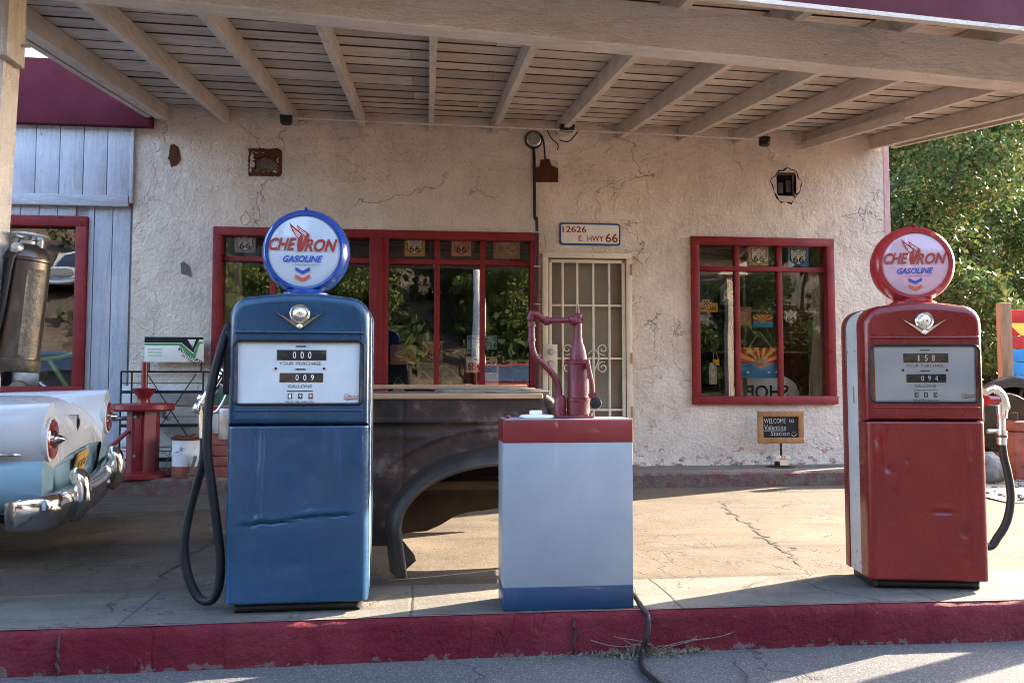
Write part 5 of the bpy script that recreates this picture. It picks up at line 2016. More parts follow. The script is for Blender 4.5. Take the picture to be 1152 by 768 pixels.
sgn = MB().box(((sx0 + sx1) / 2, .10, (sz0 + sz1) / 2), (sx1 - sx0, .03, sz1 - sz0), .004).build('sign_board', M['enamel_white'], rk)
fr = MB()
for s in (sx0 + .03, sx1 - .03):
    fr.tube([(s, .135, zr(418)), (s, .135, sz1 - .02)], .007, 8)
fr.build_each('sign_bracket', M['black_paint'], rk)
X = lambda f: sx0 + (sx1 - sx0) * f
Z = lambda f: sz1 - (sz1 - sz0) * f
y = .083
a = MB()
a.poly([(X(.0), Z(.01)), (X(1), Z(.01)), (X(1), Z(.10)), (X(.0), Z(.10))], y)
a.poly([(X(.0), Z(.08)), (X(.63), Z(.08)), (X(.62), Z(.24)), (X(.0), Z(.24))], y - .001)
a.poly([(X(.60), Z(.08)), (X(.72), Z(.08)), (X(.845), Z(.52)), (X(.83), Z(.62)), (X(.62), Z(.22))], y - .0005)
a.poly([(X(.845), Z(.5)), (X(.84), Z(.62)), (X(.80), Z(.56)), (X(.88), Z(.08)), (X(.93), Z(.08))], y - .0015)
D = Matrix.Translation((X(.60), 0, Z(.40))) @ Matrix.Rotation(R(33), 4, 'Y')
a.text('INTERSTATE', 0, .27, -.035, .0, y, 0, D, bold=.02)
a.text('BATTERIES', .06, .22, -.065, -.043, y, 0, D)
for k in range(3):
    a.box((X(.18), y + .0004, Z(.50 + .12 * k)), (.13, .001, .006), mi=1)
a.poly([(X(.0), Z(.27)), (X(.60), Z(.27)), (X(.60), Z(.34)), (X(.0), Z(.34))], y, 1)
a.poly([(X(.58), Z(.27)), (X(.63), Z(.27)), (X(.83), Z(.68)), (X(.83), Z(.82)), (X(.58), Z(.34))], y - .0006, 1)
a.poly([(X(.83), Z(.70)), (X(.83), Z(.82)), (X(.86), Z(.80)), (X(.94), Z(.27)), (X(1.0), Z(.27)), (X(1.0), Z(.20)), (X(.91), Z(.20))], y - .0012, 1)
a.build('lettering', [M['ink'], M['green']], sgn)

# weathered oil pail with a stick of wood inside
p = at(212, 537, 7.66)
pa = thing('oil_pail', 'weathered white and red oil pail with rusty rim on walkway', 'pail', (p.x, 7.66, LEDGE_Z))
r0 = .145
hh = at(212, 493, 7.66).z - LEDGE_Z
mb = MB()
mb.lathe([(r0 * .97, 0), (r0, .01), (r0, hh * .30)], None, 36, 1)
mb.lathe([(r0, hh * .30), (r0 * 1.005, hh * .6), (r0 * 1.02, hh * .62), (r0 * 1.005, hh * .64), (r0 * 1.01, hh)], None, 36, 0)
mb.build('body', [M['pail_white'], M['brick_red']], pa)
mb = MB()
rn = random.Random(1)
mb.lathe([(r0 * .95, hh - .012), (r0 * 1.05, hh - .008), (r0 * 1.06, hh + .012), (r0 * .98, hh + .018), (.001, hh + .004)], None, 30)
for k in range(16):
    a = rn.uniform(0, 6.3)
    mb.ball((r0 * .8 * math.cos(a), r0 * .8 * math.sin(a), hh + .015), rn.uniform(.015, .03), sc=(1.3, 1, .7))
mb.build('rim', M['rust_plate'], pa)
MB().tube(catmull([(-r0, 0, hh * .86), (-.16, -.12, .06), (0, -.20, .035), (.10, -.17, .03)], 5), .004, 6).build('bail_handle', M['rust_edge'], pa)
stk = MB().tube([(.055, -.165, .0), (.10, -.15, .20)], .015, 8)
o = stk.build('stick', M['plank_dark'])
o.location = (p.x, 7.66, LEDGE_Z)
tag(o, 'dark stick leaning against the weathered oil pail', 'stick')

# old red wooden crate
p = at(246, 537, 7.72)
cr_ = thing('crate', 'faded red wooden crate standing behind the blue pump hose', 'crate', (p.x, 7.74, LEDGE_Z))
ch = at(246, 488, 7.72).z - LEDGE_Z
mb = MB()
for k in range(4):
    z = ch * (k + .5) / 4
    for s in (-1, 1):
        mb.box((0, s * .15, z), (.40, .016, ch / 4 - .008), .002)
        mb.box((s * .20, 0, z), (.016, .29, ch / 4 - .008), .002)
for s in (-1, 1):
    for q_ in (-1, 1):
        mb.box((s * .18, q_ * .135, ch / 2), (.03, .02, ch - .01), .002)
mb.box((0, 0, .01), (.38, .28, .014))
mb.build('slats', M['brick_red'], cr_)

# framed placard behind the crate (green, red and white)
p = at(250, 450, 7.98)
pc = thing('oil_sign', 'small upright metal placard in green, white and red behind the pump nozzle', 'placard', (p.x, 7.98, LEDGE_Z))
hz_ = at(250, 430, 7.98).z - LEDGE_Z
lz_ = at(250, 489, 7.98).z - LEDGE_Z
mb = MB()
mb.box((0, 0, (hz_ + lz_) / 2), (.22, .016, hz_ - lz_), .004, mi=0)
mb.box((0, -.0085, lz_ + (hz_ - lz_) * .76), (.18, .004, (hz_ - lz_) * .40), mi=1)
mb.box((0, -.0085, lz_ + (hz_ - lz_) * .48), (.18, .004, (hz_ - lz_) * .14), mi=2)
mb.build('panel', [M['enamel_white'], M['sign_green'], M['flag_red']], pc)
mb = MB()
for s in (-.08, .08):
    mb.tube([(s, .0, 0), (s, .0, lz_ + .01)], .008, 8)
mb.build_each('leg', M['black_paint'], pc)

# ---------------------------------------------------------------- chalkboard on its little stand
p = at(879, 524, 7.86)
cbd = thing('chalkboard', 'oak framed chalkboard with handwritten welcome on short stand under window', 'chalkboard', (p.x, 7.86, LEDGE_Z + .003))
q0, q1 = at(854.5, 499, 7.86), at(905.5, 462.5, 7.86)
bw_, bz0, bz1 = (q1.x - q0.x), q0.z - LEDGE_Z, q1.z - LEDGE_Z
t_ = .058
mb = MB()
mb.box((0, 0, bz1 - t_ / 2), (bw_, .026, t_), .005)
mb.box((0, 0, bz0 + t_ / 2), (bw_, .026, t_), .005)
for s in (-1, 1):
    mb.box((s * (bw_ / 2 - t_ / 2), .001, (bz0 + bz1) / 2), (t_, .024, bz1 - bz0 - 2 * t_ + .002), .005)
mb.build('frame', M['oak'], cbd)
bd = MB().box((0, .004, (bz0 + bz1) / 2), (bw_ - 2 * t_ + .01, .012, bz1 - bz0 - 2 * t_ + .01)).build('slate', M['chalk_black'], cbd)
tx = MB()
wi, zi0, zi1 = bw_ / 2 - t_, bz0 + t_, bz1 - t_
hz2 = zi1 - zi0
tx.text('WELCOME', -wi + .01, wi * .28, zi1 - hz2 * .30, zi1 - hz2 * .08, -.0035, bold=-.012)
tx.text('to', wi * .48, wi * .76, zi1 - hz2 * .28, zi1 - hz2 * .10, -.0035, bold=-.012)
tx.text('Valentine', -wi + .012, wi * .30, zi1 - hz2 * .62, zi1 - hz2 * .38, -.0035, bold=-.012, shear=.1)
tx.box((-wi * .35, -.003, zi1 - hz2 * .66), (wi * 1.25, .001, .005))
tx.text('Station', -wi * .58, wi * .48, zi1 - hz2 * .90, zi1 - hz2 * .70, -.0035, bold=-.012, shear=.1)
c_ = (wi * .75, zi1 - hz2 * .82)
tx.tube(catmull([(c_[0] - .028, -.003, c_[1] - .005), (c_[0], -.003, c_[1] - .026), (c_[0] + .028, -.003, c_[1] - .002)], 5), .0028, 5)
for s in (-.011, .011):
    tx.box((c_[0] + s, -.003, c_[1] + .014), (.005, .001, .009))
tx.build('lettering', M['chalk'], bd)
mb = MB()
mb.lathe([(.15, 0), (.15, .006), (.12, .014), (.001, .018)], Matrix.Diagonal((1, .7, 1, 1)), 28)
mb.box((0, 0, .035), (.12, .08, .045), .008)
mb.build('base', M['black_paint'], cbd)
MB().box((0, .0, (bz0 + .05) / 2 + .02), (.022, .018, bz0 - .02), .003).build('stem', M['black_paint'], cbd)
mb = MB()
for x, z, ww in ((-.045, .105, .055), (.05, .105, .05), (.008, .052, .085)):
    mb.box((x, -.045, z), (ww, .003, .035 if z > .1 else .06), rot=Matrix.Rotation(R(-14), 3, 'X'))
mb.build_each('note', M['sign_tan'], cbd)

# ---------------------------------------------------------------- on the wall: house number, lamp, conduits
q0, q1 = at(629, 275.5, WALL), at(697.5, 252, WALL)
hn = thing('house_number_sign', 'white house number plate with blue border above the barred door', 'sign', ((q0.x + q1.x) / 2, WALL - .004, q0.z))
sw, sh_ = q1.x - q0.x, q1.z - q0.z
MB().rprism(rrect(-sw / 2, sw / 2, 0, sh_, .03), -.014, .0, .004).build('border', M['sign_blue'] if False else pbr('border_blue', (.03, .075, .22), rough=.5, bump=.05), hn)
pln = MB().rprism(rrect(-sw / 2 + .018, sw / 2 - .018, .018, sh_ - .018, .02), -.017, -.010, .001).build('plate', M['enamel_white'], hn)
tx = MB()
tx.text('12626', -sw * .45, -sw * .06, sh_ * .56, sh_ * .84, -.0185, bold=.012)
tx.text('E.  HWY', -sw * .19, sw * .22, sh_ * .17, sh_ * .42, -.0185, bold=.012)
tx.text('66', sw * .25, sw * .455, sh_ * .14, sh_ * .54, -.0185, bold=.015)
tx.build('lettering', M['logo_red'], pln)

p = at(600, 158, WALL)
lm = thing('wall_lamp', 'round grey electric box high on the wall with conduit dropping beside window', 'electric box', (p.x, WALL, p.z))
T = Matrix.Rotation(R(90), 4, 'X')
MB().lathe([(.092, -.0), (.092, .03), (.084, .036), (.001, .040)], T, 32).build('rim', M['black_paint'], lm)
MB().lathe([(.078, .03), (.078, .05), (.066, .062), (.001, .066)], T, 32).build('cover', M['zinc'], lm)
mb = MB()
x2 = at(601, 300, WALL).x - p.x
zb_ = WZ0 - p.z + .1
mb.tube(catmull([(-.0, -.02, -.08), (x2 * .8, -.03, -.3), (x2, -.045, -.8), (x2 + .015, -.085, at(601, 250, WALL).z - p.z), (x2 + .015, -.085, at(601, 300, WALL).z - p.z), (x2 + .01, -.085, zb_)], 6), .016, 8)
mb.build('conduit', M['black_paint'], lm)
mb = MB()
for py in (263, 301, 343, 400):
    mb.box((x2 + .018, -.088, at(601, py, WALL).z - p.z), (.07, .038, .016), .003)
mb.build_each('clip', M['zinc'], lm)
mb = MB()
mb.tube(catmull([(.05, -.03, .07), (.09, -.04, .02), (.11, -.03, -.08), (.12, -.02, -.2)], 6), .009, 6)
mb.tube(catmull([(.13, -.05, .12), (.18, -.04, .02), (.25, -.03, -.04), (.25, -.02, -.1)], 6), .006, 6)
mb.build_each('wire', M['black_rubber'], lm)
# long pipe under the rafters with its sockets
YC = 7.62
pp = [(322, 127), (420, 131.5), (520, 137), (600, 141), (640, 143.5), (740, 150), (860, 157)]
pts = [at(x, y, YC) for x, y in pp]
pts = [Vector((q.x, q.y, min(q.z, raf_z(q.x, YC) - .014))) for q in pts]
cd = thing('ceiling_conduit', 'thin grey conduit run below the canopy rafters with dark lamp sockets', 'conduit', (pts[3].x, YC, pts[3].z))
MB().tube(pts, .010, 8).build('pipe', M['rafter_wood'], cd, world=True)
for q, r_ in ((pts[0], .055), (pts[-1], .055)):
    MB().lathe([(.03, .03), (.06, .015), (r_, -.05), (.045, -.062), (.001, -.064)], Matrix.Translation(q + Vector((0, 0, .0))), 20).build('socket', M['black_paint'], cd, world=True)
MB().box(pts[4] + Vector((-.02, .0, .02)), (.14, .10, .05), .006).build('socket', M['black_paint'], cd, world=True)
MB().tube(catmull([pts[4] + Vector((.1, 0, .0)), pts[4] + Vector((.02, .1, -.08)), pts[4] + Vector((-.06, .2, -.04))], 5), .006, 8).build('cable', M['black_rubber'], cd, world=True)

# ---------------------------------------------------------------- copper extinguisher hung on the left post
YX = 4.16
sc_ = YX / 1.06 / 900
cen = at(28, 350, YX)
fx = thing('fire_extinguisher', 'antique copper fire extinguisher hanging tilted on the canopy post', 'fire extinguisher')
fx.matrix_basis = Matrix.Translation(at(17, 411, YX)) @ Matrix.Rotation(R(4.6), 4, 'Y') @ Matrix.Rotation(R(0), 4, 'X')
Lh = 118 * sc_
rr = 23.5 * sc_
mb = MB()
mb.lathe([(rr * 1.04, .03), (rr, .035), (rr, Lh - .005), (rr * 1.04, Lh), (rr * 1.04, Lh + .012), (rr * .98, Lh + .016), (rr * .93, Lh + .035), (rr * .8, Lh + .06), (rr * .6, Lh + .08), (rr * .3, Lh + .09), (.001, Lh + .09)], None, 40)
mb.build('tank', M['copper'], fx, angle=25)
MB().lathe([(rr * 1.02, -.03), (rr * 1.08, -.02), (rr * 1.08, .028), (rr * 1.03, .035)], None, 40).build('foot_band', M['brass_dull'], fx)
mb = MB()
mb.lathe([(rr * .42, Lh + .08), (rr * .42, Lh + .10), (rr * .30, Lh + .105), (rr * .30, Lh + .135), (rr * .1, Lh + .14)], None, 24)
mb.tube([(rr * .72 * math.cos(k / 30 * 6.2832), rr * .72 * math.sin(k / 30 * 6.2832), Lh + .128) for k in range(31)], .009, 8)
for k in range(4):
    a = k * math.pi / 2 + .4
    mb.tube([(0, 0, Lh + .118), (rr * .4 * math.cos(a), rr * .4 * math.sin(a), Lh + .115), (rr * .72 * math.cos(a), rr * .72 * math.sin(a), Lh + .128)], .010, 8)
for s in (-1, 1):
    mb.box((s * rr * .55, -.01, Lh + .09), (.03, .03, .05), .008)
mb.build('cap', M['zinc'], fx)
mb = MB()
hp2 = [(-.012, -rr * .55, Lh + .07), (-.012, -rr * .98, Lh + .02), (-.02, -rr - .012, Lh - .03), (-.035, -rr - .010, Lh * .5), (-.055, -rr * .96 - .006, .10)]
for a_, b_ in zip(hp2[1:-1], hp2[2:]):
    pass
mb.tube(catmull(hp2, 8), .013, 10)
hose_ = mb.build('hose', M['black_rubber'], fx)
MB().tube([(-.055, -rr * .96 - .006, .10), (-.058, -rr * .95 - .006, .035)], [.011, .007], 10).build('tip', M['brass_dull'], hose_)
mb = MB()
mb.lathe([(.03, 0), (.03, .02), (.018, .035), (.001, .036)], Matrix.Translation((-.012, -rr * .75, Lh + .045)) @ Matrix.Rotation(R(60), 4, 'X'), 16)
mb.build('valve', M['zinc'], fx)
# embossed plate wrapped round the right of the tank
vs, fs = [], []
for j in range(13):
    for i in range(9):
        a = R(-62 + 46 * i / 8)
        z = .05 + (Lh - .09) * j / 12
        rad = rr + .004 + .0035 * mnoise.noise((i * 1.7, j * 2.3, 4)) + (.004 if (i in (0, 8) or j in (0, 12)) else 0)
        vs.append((rad * math.cos(a), rad * math.sin(a), z))
fs = [(j * 9 + i, j * 9 + i + 1, (j + 1) * 9 + i + 1, (j + 1) * 9 + i) for j in range(12) for i in range(8)]
MB().add(vs, fs).build('embossed_plate', M['brass_dull'], fx)
mb = MB()
mb.tube([(-rr * .7, .05, Lh + .03), (-rr * 1.2, .02, Lh + .05), (-rr * 1.5, 0, Lh + .06)], .010, 8)
mb.tube([(-rr * .7, .05, .06), (-rr * 1.5, 0, .06)], .010, 8)
mb.build_each('hanger', M['black_paint'], fx)
# ---------------------------------------------------------------- signs hung in the windows
YS = WALL + .085


def shield(cx, cz, w, h):
    pts = [(-.50, .30), (-.42, .44), (-.30, .36), (-.16, .38), (0, .47), (.16, .38), (.30, .36), (.42, .44), (.50, .30), (.42, .12), (.46, -.12), (.36, -.32), (.16, -.42), (0, -.52), (-.16, -.42), (-.36, -.32), (-.46, -.12), (-.42, .12)]
    return [(cx + x * w, cz + z * h) for x, z in pts]


def plaque(name, label, rect, board, paint=None, kind='plain', cat='sign', text=None, hang=None, Y=YS, tilt=0.0, txt='ink', group='signs hung inside the windows'):
    x0, y0, x1, y1 = rect
    a, b = at(x0, y1, Y), at(x1, y0, Y)
    w, h = b.x - a.x, b.z - a.z
    t = thing(name, label, cat, ((a.x + b.x) / 2, Y, a.z), 0, group)
    if tilt:
        t.matrix_basis = t.matrix_basis @ Matrix.Rotation(tilt, 4, 'Y')
    if kind == 'shield_only':
        MB().prism(shield(0, h / 2, w, h), -.006, .006).build('board', M[board], t)
        ink = MB()
        for k in range(18):
            s = shield(0, h / 2, w * .93, h * .93)
            ink.tube([(s[k][0], -.0075, s[k][1]), (s[(k + 1) % 18][0], -.0075, s[(k + 1) % 18][1])], .0025, 5)
        ink.text('ROUTE', -w * .26, w * .26, h * .74, h * .82, -.008)
        ink.text('U S', -w * .15, w * .15, h * .58, h * .68, -.008)
        ink.text('66', -w * .30, w * .30, h * .16, h * .52, -.008, bold=.01)
        ink.build('lettering', M[txt], t)
    else:
        MB().box((0, 0, h / 2), (w, .014, h), .003).build('board', M[board], t)
        if kind == 'shield':
            MB().prism(shield(0, h / 2, w * .84, h * .84), -.011, -.004).build('shield', M['ink'], t)
            MB().prism(shield(0, h / 2, w * .77, h * .77), -.013, -.006).build('shield_field', M[paint], t)
            ink = MB()
            ink.text('ROUTE', -w * .22, w * .22, h * .70, h * .77, -.0145)
            ink.text('U S', -w * .12, w * .12, h * .56, h * .66, -.0145)
            ink.text('66', -w * .26, w * .26, h * .20, h * .52, -.0145, bold=.01)
            ink.build('lettering', M[txt], t)
        elif kind == 'plate':
            ink = MB()
            for s in (-1, 1):
                ink.box((0, -.0075, h / 2 + s * h * .44), (w * .94, .001, h * .025))
                ink.box((s * w * .47, -.0075, h / 2), (w * .012, .001, h * .9))
            ink.text(text[0], -w * .44, -w * .04, h * .14, h * .66, -.008, bold=.012)
            ink.text(text[1], w * .04, w * .44, h * .14, h * .66, -.008, bold=.012)
            ink.box((0, -.008, h * .82), (w * .5, .001, h * .1))
            ink.build('lettering', M[txt], t)
        elif kind == 'carved':
            c = MB()
            rn_ = random.Random(len(label))
            for k in range(5):
                px_ = [(rn_.uniform(-w * .4, w * .4), -.008, rn_.uniform(h * .15, h * .85)) for _ in range(4)]
                c.tube(catmull(px_, 5), .006, 6)
            c.build('carving', M[paint], t)
        elif kind == 'words':
            ink = MB()
            n = len(text)
            for i, s in enumerate(text):
                ink.text(s, -w * .36, w * .36, h * (1 - (i + .85) / n), h * (1 - (i + .25) / n), -.008)
            ink.build('lettering', M[txt], t)
    if hang:
        hx_, hy_ = at(hang[0], hang[1], Y).x - t.location.x, at(hang[0], hang[1], Y).z - t.location.z
        MB().tube([(-w * .38, .0, h - .004), (hx_, .0, hy_), (w * .38, 0, h - .004)], .005, 6).build('cord', M['sign_tan'], t)
    return t


plaque('route_sign', 'white shield sign with route 66 in top left pane of the left window', (264, 263, 288, 284), 'sign_grey', 'sign_white', 'shield')
plaque('route_sign', 'yellow square sign with black and white route shield, above the dark pane', (455, 266, 478, 288), 'sign_yellow', 'sign_white', 'shield')
plaque('route_sign', 'orange square sign with pale route shield in the middle top pane', (508, 266, 530, 288), 'sign_orange', 'sign_orange', 'shield')
plaque('carved_sign', 'square tan board with carved curls in top pane nearest the door', (555, 265, 585, 291), 'sign_brown', 'sign_tan', 'carved')
plaque('route_sign', 'faint grey shield shaped sign floating mid pane below the yellow sign', (470, 320, 483, 332), 'sign_grey', None, 'shield_only')
plaque('wooden_sign', 'brown board with arched carving low in the pane beside the blue pump', (439, 388, 468, 410), 'sign_brown', 'sign_tan', 'carved')
plaque('route_sign', 'wooden board with black route shield at the lower left mullion', (475, 384, 498, 406), 'sign_brown', 'sign_tan', 'shield')
plaque('number_plate', 'blue number plate with pale characters in window above the white plate', (525, 377, 559, 393), 'sign_blue', None, 'plate', 'number plate', ('1E7', '93Y'), txt='white_ink')
plaque('number_plate', 'white number plate with dark characters in window below the blue plate', (524, 401, 559, 419), 'sign_white', None, 'plate', 'number plate', ('684', 'EOS'))
plaque('hanging_sign', 'smallest brown hanging sign on a cord, beside the blue pump', (442, 431, 455, 440), 'sign_tan', None, 'plain', hang=(448, 424))
plaque('hanging_sign', 'brown hanging sign on a triangle of cord, left of the mullion above planks', (467, 426, 487, 438), 'sign_brown', 'sign_tan', 'carved', hang=(476, 417))
plaque('hanging_sign', 'brown hanging sign on a triangle of cord, right of the mullion above planks', (496, 424, 518, 438), 'sign_brown', 'sign_tan', 'carved', hang=(507, 414))
pk = plaque('wooden_stand', 'white slatted panel standing behind window under the white number plate', (545, 411, 561, 440), 'sign_white', None, 'plain', 'panel')
# right window
plaque('route_sign', 'beige square sign with route shield in middle top pane of right window', (842, 276.5, 864, 299), 'sign_tan', 'sign_white', 'shield')
plaque('route_sign', 'blue square sign with white route shield in right window top pane', (886, 277.5, 909, 300), 'sign_blue', 'sign_white', 'shield')
plaque('hanging_sign', 'dark green hanging sign with pale scribbles and yellow corner tag', (810, 323, 829, 343), 'sign_green', 'sign_white', 'carved', hang=(820, 314))
plaque('wooden_sign', 'brown square board with carved bear shape on the left mullion', (824, 345, 845, 366), 'sign_brown', 'sign_tan', 'carved')
plaque('route_sign', 'small white shield sign with route 66 in right pane beside curtain', (882, 348, 897, 364), 'sign_white', None, 'shield_only')


def state_flag(name, label, rect, hang, word=True):
    x0, y0, x1, y1 = rect
    a, b = at(x0, y1, YS), at(x1, y0, YS)
    w, h = b.x - a.x, b.z - a.z
    t = thing(name, label, 'flag sign', ((a.x + b.x) / 2, YS, a.z), 0, 'signs hung inside the windows')
    MB().box((0, 0, h / 2), (w, .014, h), .002).build('board', M['flag_blue'], t)
    ry, rr_ = MB(), MB()
    zc_, top = h * .48, h
    # rays: the upper half, fan of thirteen
    cuts = []
    for k in range(14):
        an = math.pi - math.pi * k / 13
        dx, dz = math.cos(an), math.sin(an)
        s = min((w / 2) / abs(dx) if abs(dx) > 1e-6 else 1e9, (h - zc_) / dz if dz > 1e-6 else 1e9)
        cuts.append((dx * s, zc_ + dz * s))
    for k in range(13):
        tri = [(0, zc_), cuts[k]]
        c0, c1 = cuts[k], cuts[k + 1]
        if abs(c0[1] - h) > 1e-6 and abs(c1[1] - h) < 1e-6:
            tri.append((-w / 2, h))
        if abs(c0[1] - h) < 1e-6 and abs(c1[1] - h) > 1e-6:
            tri.append((w / 2, h))
        tri.append(cuts[k + 1])
        (rr_ if k % 2 == 0 else ry).poly(tri, -.0085)
    rr_.build('red_rays', M['flag_red'], t)
    ry.build('yellow_rays', M['flag_yellow'], t)
    MB().prism(shield(0, h * .5, w * .36, h * .36), -.014, -.006).build('shield', M['sign_brown'], t)
    if word:
        st = MB()
        for sx in (-.32, .20, .38):
            p5 = []
            for k in range(10):
                an = math.pi / 2 + 2 * math.pi * k / 10
                q = .022 if k % 2 == 0 else .009
                p5.append((w * sx + q * math.cos(an), h * .19 + q * math.sin(an)))
            st.prism(p5, -.010, -.006)
        st.build_each('star', M['sign_white'], t)
    hx_, hz_2 = at(hang[0], hang[1], YS).x - t.location.x, at(hang[0], hang[1], YS).z - t.location.z
    MB().tube([(-w * .28, 0, h), (hx_, 0, hz_2), (w * .28, 0, h)], .005, 6).build('cord', M['sign_tan'], t)
    return t


state_flag('flag_sign', 'small sunburst flag sign with blue lower half hung in right window', (847, 354, 869, 368), (857, 344), False)
state_flag('flag_sign', 'large sunburst flag sign with blue lower half and stars in right window', (833, 391, 878, 425), (854, 373))

# yellow brand sign in the left pane of the right window
a, b = at(786, 356, YS), at(807, 337, YS)
w, h = b.x - a.x, b.z - a.z
t = thing('oil_sign', 'yellow arrow shaped oil sign with chequered flag in right window', 'sign', ((a.x + b.x) / 2, YS, a.z), 0, 'signs hung inside the windows')
MB().prism([(-w / 2, h * .28), (-w * .06, h * .28), (0, 0), (w * .06, h * .28), (w / 2, h * .28), (w / 2, h * .80), (w * .25, h * .80), (w * .05, h), (-w * .28, h), (-w * .36, h * .8), (-w / 2, h * .8)], -.006, .006).build('board', M['sign_yellow'], t)
tx = MB()
tx.text('BARDAHL', -w * .44, w * .44, h * .36, h * .60, -.0075, bold=.015)
for i in range(5):
    for j in range(3):
        if (i + j) % 2 == 0:
            tx.box((-w * .20 + i * w * .075, -.0075, h * .70 + j * h * .09), (w * .075, .001, h * .09))
tx.build('lettering', M['ink'], t)
# narrow upright tag sign
t = plaque('tag_sign', 'narrow dark upright sign with pale letters in lower left of right window', (798, 408, 806, 432), 'sign_grey', None, 'plain')
tx = MB()
hh_ = at(800, 408, YS).z - at(800, 432, YS).z
for i, c in enumerate('ROUTE'):
    tx.text(c, -.022, .022, hh_ * (.98 - (i + .9) * .19), hh_ * (.98 - (i + .15) * .19), -.008)
tx.build('lettering', M['white_ink'], t)
t = plaque('price_tag', 'yellow paper tag hung on string above the narrow upright sign', (802, 404, 809, 411), 'sign_yellow', None, 'plain', hang=(802, 384))
# white shop board, seen from behind so that its word reads backwards
a, b = at(818, 452, YS + .5), at(892, 418, YS + .5)
w = b.x - a.x
t = thing('shop_board', 'white round topped board with the word shop reading backwards in right window', 'board', ((a.x + b.x) / 2, YS + .35, LEDGE_Z))
zt = b.z - LEDGE_Z
pts = [(-w / 2, zt * .0), (w / 2, zt * .0)] + [(w / 2 * math.cos(math.pi * k / 16) * (1 if True else 1), zt - .22 + .22 * math.sin(math.pi * k / 16)) for k in range(17)]
MB().prism(pts, 0, .03).build('board', M['sign_white'], t)
tx = MB()
tx.text('SHOP', -w * .30, w * .34, zt - .30, zt - .15, -.002, mirror=True, bold=.02)
tx.build('lettering', M['ink'], t)
MB().tube([(pts[k][0], -.004, pts[k][1]) for k in range(2, 19)], .014, 8).build('edge', M['ink'], t)
# curtain and tall red cabinet
vs, fs = [], []
cxl, cxr = at(913, 400, YS + .07).x, at(929, 400, YS + .07).x
for j in range(21):
    z = .9 + 1.45 * j / 20
    sp_ = 1 - .35 * math.exp(-((z - 1.75) / .5) ** 2)
    for i in range(31):
        u_ = i / 30
        x = cxr - (cxr - cxl) * (1 - u_) * sp_ * 1.2
        vs.append((x, YS + .07 + .025 * math.sin(u_ * 26 + z), z))
fs = [(j * 31 + i, j * 31 + i + 1, (j + 1) * 31 + i + 1, (j + 1) * 31 + i) for j in range(20) for i in range(30)]
tag(MB().add(vs, fs).build('curtain', M['curtain'], angle=80), 'pale gathered curtain inside the right edge of right window', 'curtain')
t = thing('vending_machine', 'tall red cabinet standing inside behind the right window', 'cabinet', (at(905, 400, YS + .6).x, YS + .6, .22))
MB().box((0, .3, .95), (.36, .6, 1.9), .04).build('body', M['room_red'], t)
MB().box((.10, -.01, 1.2), (.12, .02, .8), .01).build('panel', M['sign_grey'], t)
t = thing('shelf_stand', 'wooden pole stand with crossbars inside the right window', 'stand', (at(822, 400, YS + .2).x, YS + .2, .22))
mb = MB()
for x in (0, .16):
    mb.box((x, 0, 1.0), (.035, .035, 2.0), .005)
for z in (.5, 1.2, 1.65):
    mb.box((.45, .02, z), (1.3, .02, .025), .003)
mb.build('poles', M['room_wood'], t)
# left window: white pole and tall pale cabinet
t = thing('curtain', 'narrow grey curtain inside the left edge of the left window', 'curtain', (at(258, 380, YS + .15).x, YS + .15, .9))
mb = MB()
for k in range(5):
    mb.tube([(k * .045 - .09, .012 * (k % 2), 0), (k * .045 - .09, .012 * (k % 2), 1.42)], .028, 10)
mb.build('cloth', M['curtain'], t)
t = thing('easel', 'black wire easel inside the window above the blue number plate', 'easel', (at(524, 390, YS + .2).x, YS + .2, .22))
mb = MB()
E = lambda x, y: (at(x, y, YS + .2).x - t.location.x, 0, at(x, y, YS + .2).z - .22)
mb.tube(catmull([E(513, 361), E(514, 372), E(521, 379), E(527, 382)], 5), .016, 8)
mb.tube([E(513, 362), E(530, 362), E(531, 378), E(527, 382)], .018, 8)
mb.tube([E(524, 382), (E(524, 382)[0], 0, 0)], .018, 8)
mb.build('frame', M['black_paint'], t)

# motorcycle with green frame behind the garage window
c = at(62, 425, WALL + .9)
mo = thing('motorcycle', 'dirt motorcycle with lime green frame inside the garage window', 'motorcycle', (c.x - .25, WALL + .9, .22))
mzz = c.z - .22
mb = MB()
mb.tube(catmull([(-.75, 0, mzz + .15), (-.4, 0, mzz - .25), (.15, 0, mzz - .35), (.55, 0, mzz + .0), (.62, 0, mzz + .32)], 6), .03, 8)
mb.tube(catmull([(-.75, 0, mzz + .18), (-.2, 0, mzz + .20), (.3, 0, mzz + .22), (.62, 0, mzz + .34)], 6), .03, 8)
mb.tube([(.18, 0, mzz + .2), (.42, -.02, mzz - .15)], .025, 8)
mb.build('frame', M['lime_green'], mo)
mb = MB()
mb.box((.0, 0, mzz - .05), (.30, .24, .28), .05)
mb.lathe([(.11, -.16), (.13, -.10), (.13, .10), (.11, .16)], Matrix.Translation((-.05, 0, mzz - .15)) @ Matrix.Rotation(R(90), 4, 'X'), 20)
mb.tube(catmull([(.15, -.1, mzz - .05), (.3, -.14, mzz - .2), (.0, -.15, mzz - .3), (-.5, -.15, mzz - .2)], 6), .03, 10)
mb.build('engine', M['zinc'], mo)
mb = MB()
mb.tube(catmull([(-.85, 0, mzz + .30), (-.4, 0, mzz + .28), (.0, 0, mzz + .30), (.35, 0, mzz + .36)], 6), [.07] * 8 + [.10] * 11, 12)
mb.build('seat', M['black_rubber'], mo)
